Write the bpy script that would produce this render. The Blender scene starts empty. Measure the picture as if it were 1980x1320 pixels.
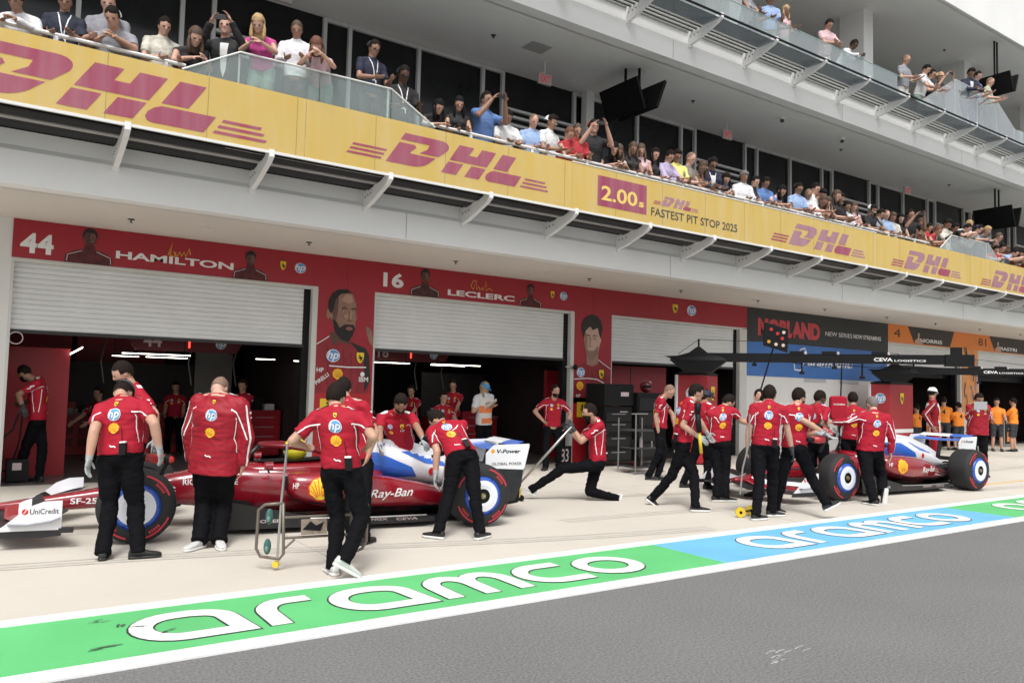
import bpy, bmesh, math, random
from math import radians as R, sin, cos, pi
from mathutils import Vector, Matrix, noise
from mathutils.bvhtree import BVHTree
from mathutils.geometry import tessellate_polygon
random.seed(7)
V = Vector
sc = bpy.context.scene
col = sc.collection
# ---------------------------------------------------------------- camera
cd = bpy.data.cameras.new('camera'); cam = bpy.data.objects.new('camera', cd); col.objects.link(cam)
cd.sensor_width = 36; cd.lens = 36*1520/1980; cd.clip_start = .05; cd.clip_end = 900
rx = V((2210, -145, -1520)).normalized(); v0 = V((0, -90, -1520))
up = rx.cross(v0); up = (up if up.y > 0 else -up).normalized(); ry = up.cross(rx)
m3 = Matrix((rx, ry, up))            # rows: world axes seen from the camera
cam.matrix_world = Matrix.Translation((0, 0, 1.65)) @ m3.to_4x4()
sc.camera = cam
# ---------------------------------------------------------------- light: bright overcast day
SUN_EL, SUN_AZ = 58, 215
w = bpy.data.worlds.new('World'); sc.world = w; w.use_nodes = True
nt = w.node_tree; bg = nt.nodes['Background']
sky = nt.nodes.new('ShaderNodeTexSky'); sky.sky_type = 'NISHITA'; sky.sun_disc = False
sky.sun_elevation = R(SUN_EL); sky.sun_rotation = R(SUN_AZ); sky.air_density = 1.0; sky.dust_density = 4.0
hs = nt.nodes.new('ShaderNodeHueSaturation'); hs.inputs['Saturation'].default_value = .18
nt.links.new(sky.outputs[0], hs.inputs['Color']); nt.links.new(hs.outputs[0], bg.inputs[0])
bg.inputs[1].default_value = .15
sd = bpy.data.lights.new('sun', 'SUN'); sd.energy = 1.7; sd.angle = R(20); sd.color = (1, .965, .92)
so = bpy.data.objects.new('sun', sd); col.objects.link(so)
az = R(SUN_AZ); el = R(SUN_EL)
so.rotation_euler = V((sin(az)*cos(el), cos(az)*cos(el), sin(el))).to_track_quat('Z', 'Y').to_euler()
vs = sc.view_settings; vs.view_transform = 'Standard'; vs.look = 'None'; vs.gamma = 1; vs.exposure = .36
# ---------------------------------------------------------------- helpers
MATS = {}
def M(name, c, rough=.55, metal=0, var=0, vs_=3., bump=0, bs=60., coat=0, emit=0, spec=.5, fleck=None, stretch=None):
    if name in MATS: return MATS[name]
    m = bpy.data.materials.new(name); m.use_nodes = True; t = m.node_tree; p = t.nodes['Principled BSDF']
    c4 = (*c, 1)
    p.inputs['Base Color'].default_value = c4; p.inputs['Roughness'].default_value = rough
    p.inputs['Metallic'].default_value = metal; p.inputs['Coat Weight'].default_value = coat
    p.inputs['Coat Roughness'].default_value = .08
    p.inputs['Specular IOR Level'].default_value = spec
    if emit:
        p.inputs['Emission Color'].default_value = c4; p.inputs['Emission Strength'].default_value = emit
    tc = t.nodes.new('ShaderNodeTexCoord'); vec = tc.outputs['Object']
    if stretch:
        mp = t.nodes.new('ShaderNodeMapping'); mp.inputs['Scale'].default_value = stretch
        t.links.new(vec, mp.inputs[0]); vec = mp.outputs[0]
    out = None
    if var:
        n = t.nodes.new('ShaderNodeTexNoise'); n.inputs['Scale'].default_value = vs_; n.inputs['Detail'].default_value = 6
        t.links.new(vec, n.inputs['Vector'])
        mx = t.nodes.new('ShaderNodeMix'); mx.data_type = 'RGBA'
        mr = t.nodes.new('ShaderNodeMapRange'); mr.inputs[1].default_value = .3; mr.inputs[2].default_value = .7
        t.links.new(n.outputs[0], mr.inputs[0]); t.links.new(mr.outputs[0], mx.inputs[0])
        mx.inputs[6].default_value = tuple(max(0, x*(1-var)) for x in c)+(1,)
        mx.inputs[7].default_value = tuple(min(1, x*(1+var)) for x in c)+(1,)
        out = mx.outputs[2]
        rr = t.nodes.new('ShaderNodeMapRange'); rr.inputs[3].default_value = max(.02, rough-.12); rr.inputs[4].default_value = min(1, rough+.12)
        t.links.new(n.outputs[0], rr.inputs[0]); t.links.new(rr.outputs[0], p.inputs['Roughness'])
    if fleck:
        amt, sca, fc = fleck[:3]; lo, hi = fleck[3:] or (.5, .72)
        n2 = t.nodes.new('ShaderNodeTexNoise'); n2.inputs['Scale'].default_value = sca; n2.inputs['Detail'].default_value = 12; n2.inputs['Roughness'].default_value = .85
        t.links.new(vec, n2.inputs['Vector'])
        mr2 = t.nodes.new('ShaderNodeMapRange'); mr2.inputs[1].default_value = lo; mr2.inputs[2].default_value = hi; mr2.inputs[4].default_value = amt
        t.links.new(n2.outputs[0], mr2.inputs[0])
        mx2 = t.nodes.new('ShaderNodeMix'); mx2.data_type = 'RGBA'; t.links.new(mr2.outputs[0], mx2.inputs[0])
        if out: t.links.new(out, mx2.inputs[6])
        else: mx2.inputs[6].default_value = c4
        mx2.inputs[7].default_value = (*fc, 1); out = mx2.outputs[2]
    if out: t.links.new(out, p.inputs['Base Color'])
    if bump:
        n3 = t.nodes.new('ShaderNodeTexNoise'); n3.inputs['Scale'].default_value = bs; n3.inputs['Detail'].default_value = 5
        t.links.new(vec, n3.inputs['Vector'])
        b = t.nodes.new('ShaderNodeBump'); b.inputs['Strength'].default_value = bump; b.inputs['Distance'].default_value = .01
        t.links.new(n3.outputs[0], b.inputs['Height']); t.links.new(b.outputs[0], p.inputs['Normal'])
    MATS[name] = m; return m
def glassy(name, tint, diff, k, gl=.12, rough=.05, streak=0):
    """transparent sheet: tint of what is seen through, diff/k the milky part, gl the mirror part"""
    if name in MATS: return MATS[name]
    m = bpy.data.materials.new(name); m.use_nodes = True; t = m.node_tree
    t.nodes.remove(t.nodes['Principled BSDF']); o = t.nodes['Material Output']
    tr = t.nodes.new('ShaderNodeBsdfTransparent'); tr.inputs[0].default_value = (*tint, 1)
    df = t.nodes.new('ShaderNodeBsdfDiffuse'); df.inputs[0].default_value = (*diff, 1)
    tl = t.nodes.new('ShaderNodeBsdfTranslucent'); tl.inputs[0].default_value = (*diff, 1)
    g = t.nodes.new('ShaderNodeBsdfGlossy'); g.inputs['Roughness'].default_value = rough
    a0 = t.nodes.new('ShaderNodeMixShader'); a0.inputs[0].default_value = .3; t.links.new(df.outputs[0], a0.inputs[1]); t.links.new(tl.outputs[0], a0.inputs[2])
    a = t.nodes.new('ShaderNodeMixShader'); a.inputs[0].default_value = k
    t.links.new(tr.outputs[0], a.inputs[1]); t.links.new(a0.outputs[0], a.inputs[2])
    b = t.nodes.new('ShaderNodeMixShader'); fr = t.nodes.new('ShaderNodeLayerWeight'); fr.inputs[0].default_value = .35
    ml = t.nodes.new('ShaderNodeMath'); ml.operation = 'MULTIPLY'; ml.inputs[1].default_value = gl*3
    t.links.new(fr.outputs['Fresnel'], ml.inputs[0]); t.links.new(ml.outputs[0], b.inputs[0])
    t.links.new(a.outputs[0], b.inputs[1]); t.links.new(g.outputs[0], b.inputs[2]); t.links.new(b.outputs[0], o.inputs[0])
    if streak:      # reflections painted into the film colour as pale vertical streaks
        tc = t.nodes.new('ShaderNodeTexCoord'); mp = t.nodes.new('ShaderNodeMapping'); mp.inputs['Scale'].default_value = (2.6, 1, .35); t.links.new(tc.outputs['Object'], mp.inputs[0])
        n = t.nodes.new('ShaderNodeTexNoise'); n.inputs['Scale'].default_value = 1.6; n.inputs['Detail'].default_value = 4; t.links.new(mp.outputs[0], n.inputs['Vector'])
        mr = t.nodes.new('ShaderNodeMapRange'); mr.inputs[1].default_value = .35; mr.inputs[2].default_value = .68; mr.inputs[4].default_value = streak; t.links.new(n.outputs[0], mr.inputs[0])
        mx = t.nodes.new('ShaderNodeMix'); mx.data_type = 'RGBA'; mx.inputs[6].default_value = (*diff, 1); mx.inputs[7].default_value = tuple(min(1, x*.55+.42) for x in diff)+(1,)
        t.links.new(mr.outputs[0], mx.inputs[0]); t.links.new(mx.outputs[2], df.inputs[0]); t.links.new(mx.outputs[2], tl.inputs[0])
    MATS[name] = m; return m
def tag(o, label=None, cat=None, group=None, kind=None):
    if label: o['label'] = label
    if cat: o['category'] = cat
    if group: o['group'] = group
    if kind: o['kind'] = kind
    return o
def empty(name, loc=(0, 0, 0), label=None, cat=None, group=None, rz=0):
    o = bpy.data.objects.new(name, None); col.objects.link(o); o.location = loc; o.rotation_euler = (0, 0, rz); o.empty_display_size = .1
    return tag(o, label, cat, group)
def copy_tree(o, parent=None):
    c = o.copy(); col.objects.link(c)
    if parent: c.parent = parent
    for ch in list(o.children): copy_tree(ch, c)
    return c
class MB:
    def __init__(s): s.v = []; s.f = []; s.m = []; s.mats = []; s.off = V((0, 0, 0))
    def mi(s, m):
        if m not in s.mats: s.mats.append(m)
        return s.mats.index(m)
    def add(s, vs, fs, m):
        n = len(s.v); s.v += [tuple(V(p)) for p in vs]; k = s.mi(m)
        for f in fs: s.f.append([i+n for i in f]); s.m.append(k)
        return s
    def box(s, x0, x1, y0, y1, z0, z1, m):
        return s.add([(x0,y0,z0),(x1,y0,z0),(x1,y1,z0),(x0,y1,z0),(x0,y0,z1),(x1,y0,z1),(x1,y1,z1),(x0,y1,z1)],
                     [(0,3,2,1),(4,5,6,7),(0,1,5,4),(1,2,6,5),(2,3,7,6),(3,0,4,7)], m)
    def obox(s, c, ax, ay, az, m):
        """oriented box: centre and three half-axis vectors"""
        c = V(c); ax = V(ax); ay = V(ay); az = V(az)
        P = [c+ax*a+ay*b+az*d for d in (-1, 1) for b in (-1, 1) for a in (-1, 1)]
        return s.add(P, [(0,2,3,1),(4,5,7,6),(0,1,5,4),(1,3,7,5),(3,2,6,7),(2,0,4,6)], m)
    def quad(s, a, b, c, d, m): return s.add([a, b, c, d], [(0, 1, 2, 3)], m)
    def tube(s, pts, r, m, n=8, cap=True):
        pts = [V(p) for p in pts]; rs = r if isinstance(r, (list, tuple)) else [r]*len(pts); rings = []
        d0 = (pts[1]-pts[0]).normalized(); u = d0.cross(V((0, 0, 1)))
        if u.length < .1: u = d0.cross(V((1, 0, 0)))
        u.normalize()
        for i, p in enumerate(pts):
            d = ((pts[min(i+1, len(pts)-1)]-pts[max(i-1, 0)])).normalized()
            u = (u-d*u.dot(d)); u = u.normalized() if u.length > 1e-6 else d.orthogonal().normalized(); w_ = d.cross(u)
            rings.append([p+(u*cos(2*pi*k/n)+w_*sin(2*pi*k/n))*rs[i] for k in range(n)])
        return s.rings(rings, m, cap)
    def rings(s, rings, m, cap=True):
        n = len(rings[0]); vs = [p for r in rings for p in r]; fs = []
        for i in range(len(rings)-1):
            for k in range(n): fs.append((i*n+k, i*n+(k+1) % n, (i+1)*n+(k+1) % n, (i+1)*n+k))
        if cap: fs.append(tuple(range(n-1, -1, -1))); fs.append(tuple((len(rings)-1)*n+k for k in range(n)))
        return s.add(vs, fs, m)
    def prism(s, pts2, O, U, W_, D, m):
        """polygon in the U,W plane extruded by D"""
        O = V(O); U = V(U); W_ = V(W_); D = V(D); n = len(pts2)
        a = [O+U*p[0]+W_*p[1] for p in pts2]
        s.add(a+[p+D for p in a], [tuple(range(n-1, -1, -1)), tuple(range(n, 2*n))]+[(i, (i+1) % n, n+(i+1) % n, n+i) for i in range(n)], m)
        return s
    def ell(s, c, rx_, ry_, rz_, m, n=12, k=8, A=None):
        A = A or Matrix.Identity(3); c = V(c); rr = []
        for i in range(1, k):
            t = pi*i/k; rr.append([c+A@V((rx_*sin(t)*cos(2*pi*j/n), ry_*sin(t)*sin(2*pi*j/n), -rz_*cos(t))) for j in range(n)])
        vs = [p for r in rr for p in r]+[c+A@V((0, 0, -rz_)), c+A@V((0, 0, rz_))]; fs = []
        for i in range(len(rr)-1):
            for j in range(n): fs.append((i*n+j, i*n+(j+1) % n, (i+1)*n+(j+1) % n, (i+1)*n+j))
        b = len(rr)*n
        for j in range(n): fs.append((b, (j+1) % n, j)); fs.append((b+1, (len(rr)-1)*n+j, (len(rr)-1)*n+(j+1) % n))
        return s.add(vs, fs, m)
    def cap(s, p0, p1, r0, r1, m, n=10, flat=False):
        """tapered capsule"""
        p0 = V(p0); p1 = V(p1); d = (p1-p0); L = d.length; d = d/L if L > 1e-6 else V((0, 0, 1))
        if flat: return s.tube([p0, p1], [r0, r1], m, n)
        st = [(-.97*r0, .25*r0), (-.7*r0, .71*r0), (0, r0)]+[(L, r1), (L+.7*r1, .71*r1), (L+.97*r1, .25*r1)]
        u = d.orthogonal().normalized(); w_ = d.cross(u)
        return s.rings([[p0+d*t+(u*cos(2*pi*k/n)+w_*sin(2*pi*k/n))*r for k in range(n)] for t, r in st], m)
    def flat(s, vf, O, U, W_, m):
        O = V(O); U = V(U); W_ = V(W_)
        return s.add([O+U*p[0]+W_*p[1] for p in vf[0]], vf[1], m)
    def mesh(s, name, smooth=False):
        me = bpy.data.meshes.new(name); me.from_pydata([tuple(p) for p in s.v], [], s.f)
        for m in s.mats: me.materials.append(m)
        me.polygons.foreach_set('material_index', s.m)
        if smooth: me.polygons.foreach_set('use_smooth', [True]*len(me.polygons))
        me.update(); return me
    def build(s, name, parent=None, smooth=False, bevel=0, **kw):
        me = s.mesh(name, smooth)
        o = bpy.data.objects.new(name, me); col.objects.link(o)
        if parent: o.parent = parent
        if bevel:
            b = o.modifiers.new('b', 'BEVEL'); b.width = bevel; b.segments = 2; b.limit_method = 'ANGLE'
        if kw: tag(o, **kw)
        return o
# ---- flat shapes as (verts2d, faces)
def poly(*loops):
    pts = [p for l in loops for p in l]
    tr = tessellate_polygon([[V((p[0], p[1], 0)) for p in l] for l in loops])
    return ([tuple(p[:2]) for p in pts], [tuple(t) for t in tr])
def disc(cx, cy, r, n=28, ry_=None): return poly([(cx+r*cos(2*pi*k/n), cy+(ry_ or r)*sin(2*pi*k/n)) for k in range(n)])
def rect(x0, y0, x1, y1): return poly([(x0, y0), (x1, y0), (x1, y1), (x0, y1)])
def ribbon(pts, wd, closed=False):
    vs = []; fs = []; n = len(pts); P = [V(p) for p in pts]
    for i in range(n):
        a = P[i-1] if (closed or i) else P[0]; b = P[(i+1) % n] if (closed or i < n-1) else P[-1]
        d1 = (P[i]-a); d2 = (b-P[i]); d1 = d1.normalized() if d1.length > 1e-7 else d2.normalized(); d2 = d2.normalized() if d2.length > 1e-7 else d1
        t = (d1+d2); t = t.normalized() if t.length > 1e-4 else d1; nn = V((-t.y, t.x)); k = min(1.6, 1/max(.4, nn.dot(V((-d1.y, d1.x)))))
        vs += [tuple(P[i]+nn*wd/2*k), tuple(P[i]-nn*wd/2*k)]
    for i in range(n if closed else n-1): j = (i+1) % n; fs.append((2*i, 2*i+1, 2*j+1, 2*j))
    return (vs, fs)
def join(*vfs):
    vs = []; fs = []
    for v, f in vfs: n = len(vs); vs += list(v); fs += [tuple(i+n for i in g) for g in f]
    return (vs, fs)
def xf(vf, sx=1, sy=None, dx=0, dy=0, shear=0, rot=0):
    sy = sx if sy is None else sy; c_, s_ = cos(rot), sin(rot); out = []
    for x, y in vf[0]:
        x += shear*y; x *= sx; y *= sy; out.append((c_*x-s_*y+dx, s_*x+c_*y+dy))
    return (out, vf[1])
TX = {}
def text(s, size=1., bold=0., sx=1., shear=0., align='L', sp=1.):
    key = (s, bold, sp)
    if key not in TX:
        c = bpy.data.curves.new('t', 'FONT'); c.body = s; c.resolution_u = 3; c.offset = bold; c.space_character = sp
        o = bpy.data.objects.new('t', c); col.objects.link(o)
        dg = bpy.context.evaluated_depsgraph_get(); me = bpy.data.meshes.new_from_object(o.evaluated_get(dg))
        TX[key] = ([(v.co.x, v.co.y) for v in me.vertices], [tuple(p.vertices) for p in me.polygons])
        bpy.data.objects.remove(o); bpy.data.curves.remove(c); bpy.data.meshes.remove(me)
    v, f = TX[key]; x0 = min(p[0] for p in v); x1 = max(p[0] for p in v)
    o = x0 if align == 'L' else (x0+x1)/2
    k = size/.70
    return ([((x-o)*k*sx+shear*y*k, y*k) for x, y in v], f)
def fit(vf, x0, x1, y0, y1, shear=0):
    v, f = vf; v = [(x+shear*y, y) for x, y in v]
    a = min(p[0] for p in v); b = max(p[0] for p in v); c = min(p[1] for p in v); d = max(p[1] for p in v)
    return ([(x0+(x-a)/(b-a)*(x1-x0), y0+(y-c)/(d-c)*(y1-y0)) for x, y in v], f)
def arc(cx, cy, r, a0, a1, n=10, ry_=None): return [(cx+r*cos(R(a0+(a1-a0)*k/n)), cy+(ry_ or r)*sin(R(a0+(a1-a0)*k/n))) for k in range(n+1)]
def drape(vf, O, U, W_, D, bvh, mb, m, step=.03, off=.004, maxd=2., thr=.15):
    """lay a flat outline over a curved surface"""
    bm = bmesh.new(); vs = [bm.verts.new((x, y, 0)) for x, y in vf[0]]
    for f in vf[1]:
        try: bm.faces.new([vs[i] for i in f])
        except ValueError: pass
    xs = [p[0] for p in vf[0]]; ys = [p[1] for p in vf[0]]
    for ax, lo, hi in ((0, min(xs), max(xs)), (1, min(ys), max(ys))):
        t = lo+step
        while t < hi:
            co = V((t, 0, 0)) if ax == 0 else V((0, t, 0)); no = V((1, 0, 0)) if ax == 0 else V((0, 1, 0))
            bmesh.ops.bisect_plane(bm, geom=bm.verts[:]+bm.edges[:]+bm.faces[:], plane_co=co, plane_no=no); t += step
    O = V(O); U = V(U); W_ = V(W_); D = V(D).normalized(); hit = {}
    for v in bm.verts:
        p = O+U*v.co.x+W_*v.co.y; h = bvh.ray_cast(p, D, maxd)
        if h[0] is not None:
            n_ = h[1]; n_ = n_ if n_.dot(D) < 0 else -n_; hit[v] = h[0]+n_*off
    pts = []; idx = {}; fs = []
    for f in bm.faces:
        if all(v in hit for v in f.verts):
            ds = [(hit[v]-O).dot(D) for v in f.verts]
            if max(ds)-min(ds) > thr: continue
            g = []
            for v in f.verts:
                if v not in idx: idx[v] = len(pts); pts.append(hit[v])
                g.append(idx[v])
            fs.append(tuple(g))
    bm.free()
    if fs: mb.add(pts, fs, m)
# ---------------------------------------------------------------- colours
white = M('white_render', (.84, .84, .825), .7, var=.035, vs_=.7, bump=.05, bs=40)
soffit = M('soffit_plaster', (.70, .655, .60), .8, var=.03, vs_=.8)
soffit2 = M('upper_soffit_plaster', (.80, .79, .76), .8, var=.03, vs_=.8)
wpaint = M('white_metal_paint', (.80, .80, .80), .4, var=.03, vs_=2)
wall_w = M('white_wall', (.72, .72, .70), .75, var=.03, vs_=1.2)
jambm = M('grey_jamb', (.60, .60, .57), .6, var=.04, vs_=2)
shut = M('shutter_steel', (.70, .715, .715), .45, metal=0, var=.05, vs_=1.5)
blk = M('black_paint', (.008, .008, .009), .55, spec=.2)
dglass = M('dark_glass', (.012, .013, .015), .12, var=.3, vs_=1.2, spec=.35)
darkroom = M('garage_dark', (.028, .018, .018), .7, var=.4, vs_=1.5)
redw = M('red_wall_vinyl', (.33, .012, .022), .42, var=.06, vs_=1.5)
redd = M('dark_red_panel', (.20, .008, .015), .5, var=.1, vs_=2)
yel = M('yellow_banner_film', (.79, .55, .135), .35, var=.05, vs_=1.6, stretch=(3, 3, .4))
mauve = M('mauve_print', (.40, .085, .135), .35, var=.08, vs_=2.5, stretch=(3, 3, .4))
greyink = M('dark_grey_ink', (.07, .07, .06), .5)
wink = M('white_ink', (.78, .77, .77), .5)
wink2 = M('pinkish_white_ink', (.55, .45, .46), .5)
gold = M('gold_ink', (.75, .42, .04), .5)
yl = M('logo_yellow', (.85, .58, .03), .5)
bk = M('logo_black', (.01, .01, .01), .5)
logored = M('logo_red', (.55, .015, .01), .5)
logoor = M('logo_orange', (.85, .30, .01), .5)
hpb = M('logo_blue', (.10, .30, .62), .45)
gutter = M('dark_gutter_metal', (.012, .0125, .014), .45, var=.3, vs_=3, stretch=(.3, 4, 4), spec=.3)
# ---------------------------------------------------------------- logos (unit size, centred)
def L_hp(lit=True):
    """blue roundel with two slanted letters: list of (shape, material)"""
    letters = xf(text('hp', .62, .02, 1., .25, 'C'), 1, dx=-.06, dy=-.22)
    return [(disc(0, 0, .5), wink), (disc(0, 0, .45), hpb), (letters, wink)]
def scallop(r=.5, n=7):
    pts = [(-.18*r/.5*.5-.02, -.46*r/.5), (.18*r/.5*.5+.02, -.46*r/.5)]
    for k in range(n):
        a = -28+k*(236/(n-1)); 
        for da in (-15, 0, 15):
            rr = r*(1.0 if da == 0 else .93); pts.append((rr*cos(R(a+da*.98)), .02+rr*.95*sin(R(a+da*.98))))
    return pts
def L_shell():
    o = [(poly(scallop(.5)), logored), (poly(scallop(.43)), yl)]
    for a in (-8, 22, 50, 76, 104, 130, 158, 188):
        o.append((ribbon([(.1*cos(R(a)), -.28+.06*sin(R(a))), (.37*cos(R(a)), .02+.36*sin(R(a)))], .022), logored))
    return o
def shieldpts(s=1): return [(x*s, y*s) for x, y in [(-.36, .5), (.36, .5), (.37, .1), (.3, -.2), (.14, -.42), (0, -.5), (-.14, -.42), (-.3, -.2), (-.37, .1)]]
HORSE = [(-.05, -.36), (.02, -.36), (.04, -.2), (.1, -.12), (.18, -.3), (.23, -.28), (.19, -.08), (.17, .02), (.24, .0), (.27, .12), (.21, .22), (.2, .1), (.12, .1), (.03, .16), (.02, .27),
         (-.04, .38), (-.08, .32), (-.17, .27), (-.15, .22), (-.06, .22), (-.09, .1), (-.2, .12), (-.24, .04), (-.2, .02), (-.17, .07), (-.08, .02), (-.16, -.06), (-.13, -.12), (-.02, -.04), (.0, -.16), (-.04, -.26)]
def L_shield(): return [(poly(shieldpts()), bk), (poly(shieldpts(.93)), yl), (poly([(x*.95, y*.85-.02) for x, y in HORSE]), bk)]
def put(mb, logo, O, U, W_, size, N, gap=.0035, sx=1):
    U = V(U); W_ = V(W_); N = V(N)
    for i, (vf, m) in enumerate(logo): mb.flat(xf(vf, size*sx, size), V(O)+N*gap*(i+1), U, W_, m)
def L_dhl():
    s = .52
    D1 = [(-.02, .77), (-.02, 1), (.98, 1)]+arc(.98, .74, .34, 90, -10, 8, .26)+[(1.2, .45), (.66, .45), (.80, .62), (.78, .77)]
    D2 = [(0, 0), (0, .68), (.42, .68), (.50, .60), (.44, .45), (.44, .39), (1.16, .39)]+arc(.72, .30, .38, -10, -90, 6, .30)
    H1 = [(1.52, .45), (1.52, 1), (1.96, 1), (1.96, .72), (2.2, .72), (2.2, 1), (2.64, 1), (2.64, .45)]
    H2 = [(1.52, 0), (1.52, .39), (1.96, .39), (1.96, 0)]; H3 = [(2.2, 0), (2.2, .39), (2.64, .39), (2.64, 0)]
    L1 = [(2.84, .45), (2.84, 1), (3.28, 1), (3.28, .45)]
    L2 = [(3.78, 0), (3.78, .39), (2.80, .39)]+arc(2.95, .2, .2, 110, 270, 5)
    polys = [D1, D2, H1, H2, H3, L1, L2]
    for k in (0, 1, 2):
        y = .03+k*.135; polys += [[(3.92, y), (3.92, y+.07), (4.85-.12*k, y+.07), (4.85-.12*k, y)], [(-.15, y), (-.15, y+.07), (-1.02, y+.07), (-1.02, y)]]
    return xf(join(*[poly(p) for p in polys]), shear=s)
# ================================================================ SETTING
asph = M('asphalt', (.085, .086, .086), .9, var=.14, vs_=.9, fleck=(1.0, 52, (.29, .29, .287), .40, .68))
conc = M('apron_concrete', (.56, .522, .46), .8, var=.07, vs_=.35, bump=.15, bs=90, fleck=(.4, 2.2, (.475, .445, .395)))
pgreen = M('green_paint', (.11, .50, .175), .6, var=.08, vs_=1.3, bump=.2, bs=120, fleck=(.18, 5, (.22, .6, .28)))
pblue = M('blue_paint', (.15, .46, .75), .6, var=.07, vs_=1.3, bump=.2, bs=120, fleck=(.15, 5, (.3, .55, .75)))
pwhite = M('white_road_paint', (.80, .80, .79), .6, var=.07, vs_=3, bump=.2, bs=120, fleck=(.3, 9, (.62, .62, .6)))
pout = M('dark_letter_outline', (.03, .05, .035), .7)
XR = 90
g = MB(); g.box(-150, 260, -120, 160, -.5, 0, asph); g.build('ground', kind='structure')
g = MB(); g.box(-30, XR, 6.16, 13.98, -.1, .004, conc)
g.build('pit_apron', kind='structure')
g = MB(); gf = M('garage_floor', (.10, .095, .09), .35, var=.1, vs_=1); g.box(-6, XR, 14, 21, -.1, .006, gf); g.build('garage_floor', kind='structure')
seam = M('apron_joint', (.40, .375, .335), .9)
j = MB()
for x in [-3.2+6.1*k for k in range(14)]: j.box(x, x+.012, 6.34, 13.9, .004, .0055, seam)
for y in (10.1,): j.box(-10, 80, y, y+.012, .004, .0055, seam)
ymark = M('yellow_line_paint', (.62, .42, .12), .7, var=.15, vs_=4)
j.build('apron_joints', kind='structure')
g = MB(); g.box(16.2, 60, 7.42, 7.5, .004, .0075, ymark); g.build('painted_yellow_line', kind='structure')
bounds = [(-12.3, -6.15, 0), (-6.15, 0, 1), (0, 6.15, 0), (6.15, 12.25, 1), (12.25, 18.4, 0), (18.4, 24.5, 1), (24.5, 30.6, 0), (30.6, 60, 1)]
for nm, k, m in (('painted_green_band', 0, pgreen), ('painted_blue_band', 1, pblue)):
    g = MB()
    for a, b, t in bounds:
        if t == k: g.box(a, b, 5.14, 6.18, -.05, .009, m)
    g.build(nm, kind='structure')
g = MB(); g.box(-30, XR, 6.17, 6.335, -.05, .013, pwhite); g.box(-30, XR, 4.98, 5.155, -.05, .013, pwhite); g.build('painted_white_lines', kind='structure')
# road lettering built from strokes; unit: x height 1
def aramco():
    T = .2
    def a_(x): return [([(x+.42, .1)]+arc(x+.42, .5, .4, 265, 95, 12)+[(x+.42, .9), (x+.58, .9)]+arc(x+.62, .60, .32, 75, 10, 4, .28)+[(x+1.0, .1)], True)]
    S = a_(0)
    S += [([(1.38, .0), (1.38, .5)]+arc(1.70, .5, .32, 180, 92, 6, .4)+[(2.0, .9)], False)]
    S += a_(2.25)
    S += [([(3.62, 0), (3.62, .5)]+arc(3.9, .55, .28, 180, 0, 10, .35)+[(4.18, .3), (4.18, 0)], False), ([(4.18, .5)]+arc(4.46, .55, .28, 170, 0, 10, .35)+[(4.74, .3), (4.74, 0)], False)]
    S += [([(5.95, .1), (5.45, .1)]+arc(5.45, .5, .4, 270, 90, 12)+[(5.9, .9)], False)]
    S += [(arc(6.62, .5, .46, 0, 342, 19, .4), True)]
    return S
AR = aramco()
def put_road_text(x0, x1):
    g = MB(); k = (x1-x0)/7.2
    for wd, z, m in ((.28, .0100, pout), (.235, .0135, pwhite)):
        for qi, (pts, cl) in enumerate(AR):
            v, f = ribbon(pts, wd, cl)
            v = [(x0+(x+.05)*k, 5.34+y*.635) for x, y in v]
            g.add([(x, y, z+.0003*qi) for x, y in v], f, m)
    return g.build('painted_road_lettering', kind='structure')
put_road_text(.97, 5.38); put_road_text(7.1, 11.55); put_road_text(13.15, 17.6); put_road_text(19.3, 23.7); put_road_text(-5.2, -.8)
rubm = M('rubber_mark', (.485, .455, .405), .8, var=.12, vs_=6)
g = MB(); rr_ = random.Random(5)
for x0, y0, a, l in ((-.5, 9.6, -.16, 6.5), (.2, 8.0, -.2, 7.5), (6.2, 7.7, -.1, 6), (7.5, 9.2, -.12, 8), (14.5, 6.9, .02, 7), (14.5, 8.7, .02, 8), (3, 10.8, .1, 5)):
    for o_ in (0, .09, .2): 
        P_ = [(x0+l*t/12*cos(a)-o_*sin(a), y0+l*t/12*sin(a)+o_+.10*sin(t*.5+x0)) for t in range(13)]
        g.flat(ribbon(P_, rr_.uniform(.012, .045)), (0, 0, .0062+.0003*len(g.m)/12%.001), (1, 0, 0), (0, 1, 0), rubm)
g.build('apron_tyre_marks', kind='structure')
# scuffs and skid marks on the lane
sm = M('tyre_scuff', (.07, .12, .08), .9, var=.4, vs_=20); pm = M('pale_scrape', (.40, .40, .40), .9, var=.2, vs_=20)
g = MB()
for x, y, a, l in ((.78, 6.0, .3, .12), (.92, 5.83, 1.1, .1), (1.0, 5.75, .2, .08), (1.15, 5.55, .5, .12), (.7, 5.4, .1, .25)):
    for q in range(6):
        xx = x+random.uniform(-.04, .04); yy = y+random.uniform(-.03, .03); ll = l*random.uniform(.2, .6)
        g.flat(ribbon([(xx, yy), (xx+cos(a)*ll*.5, yy+sin(a)*ll*.5+.008), (xx+cos(a)*ll, yy+sin(a)*ll)], random.uniform(.004, .014)), (0, 0, .0145), (1, 0, 0), (0, 1, 0), sm)
g.build('band_scuffs', kind='structure')
g = MB()
for q in range(16):
    t = random.random(); x = 4.15+.42*t+random.uniform(-.03, .03); y = 3.15+.1*sin(t*3)+random.uniform(-.05, .05)
    g.flat(ribbon([(x, y), (x+.05, y+.012), (x+.11, y+.014)], random.uniform(.004, .011)), (0, 0, .002), (1, 0, 0), (0, 1, 0), pm)
g.build('asphalt_scrape', kind='structure')
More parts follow.
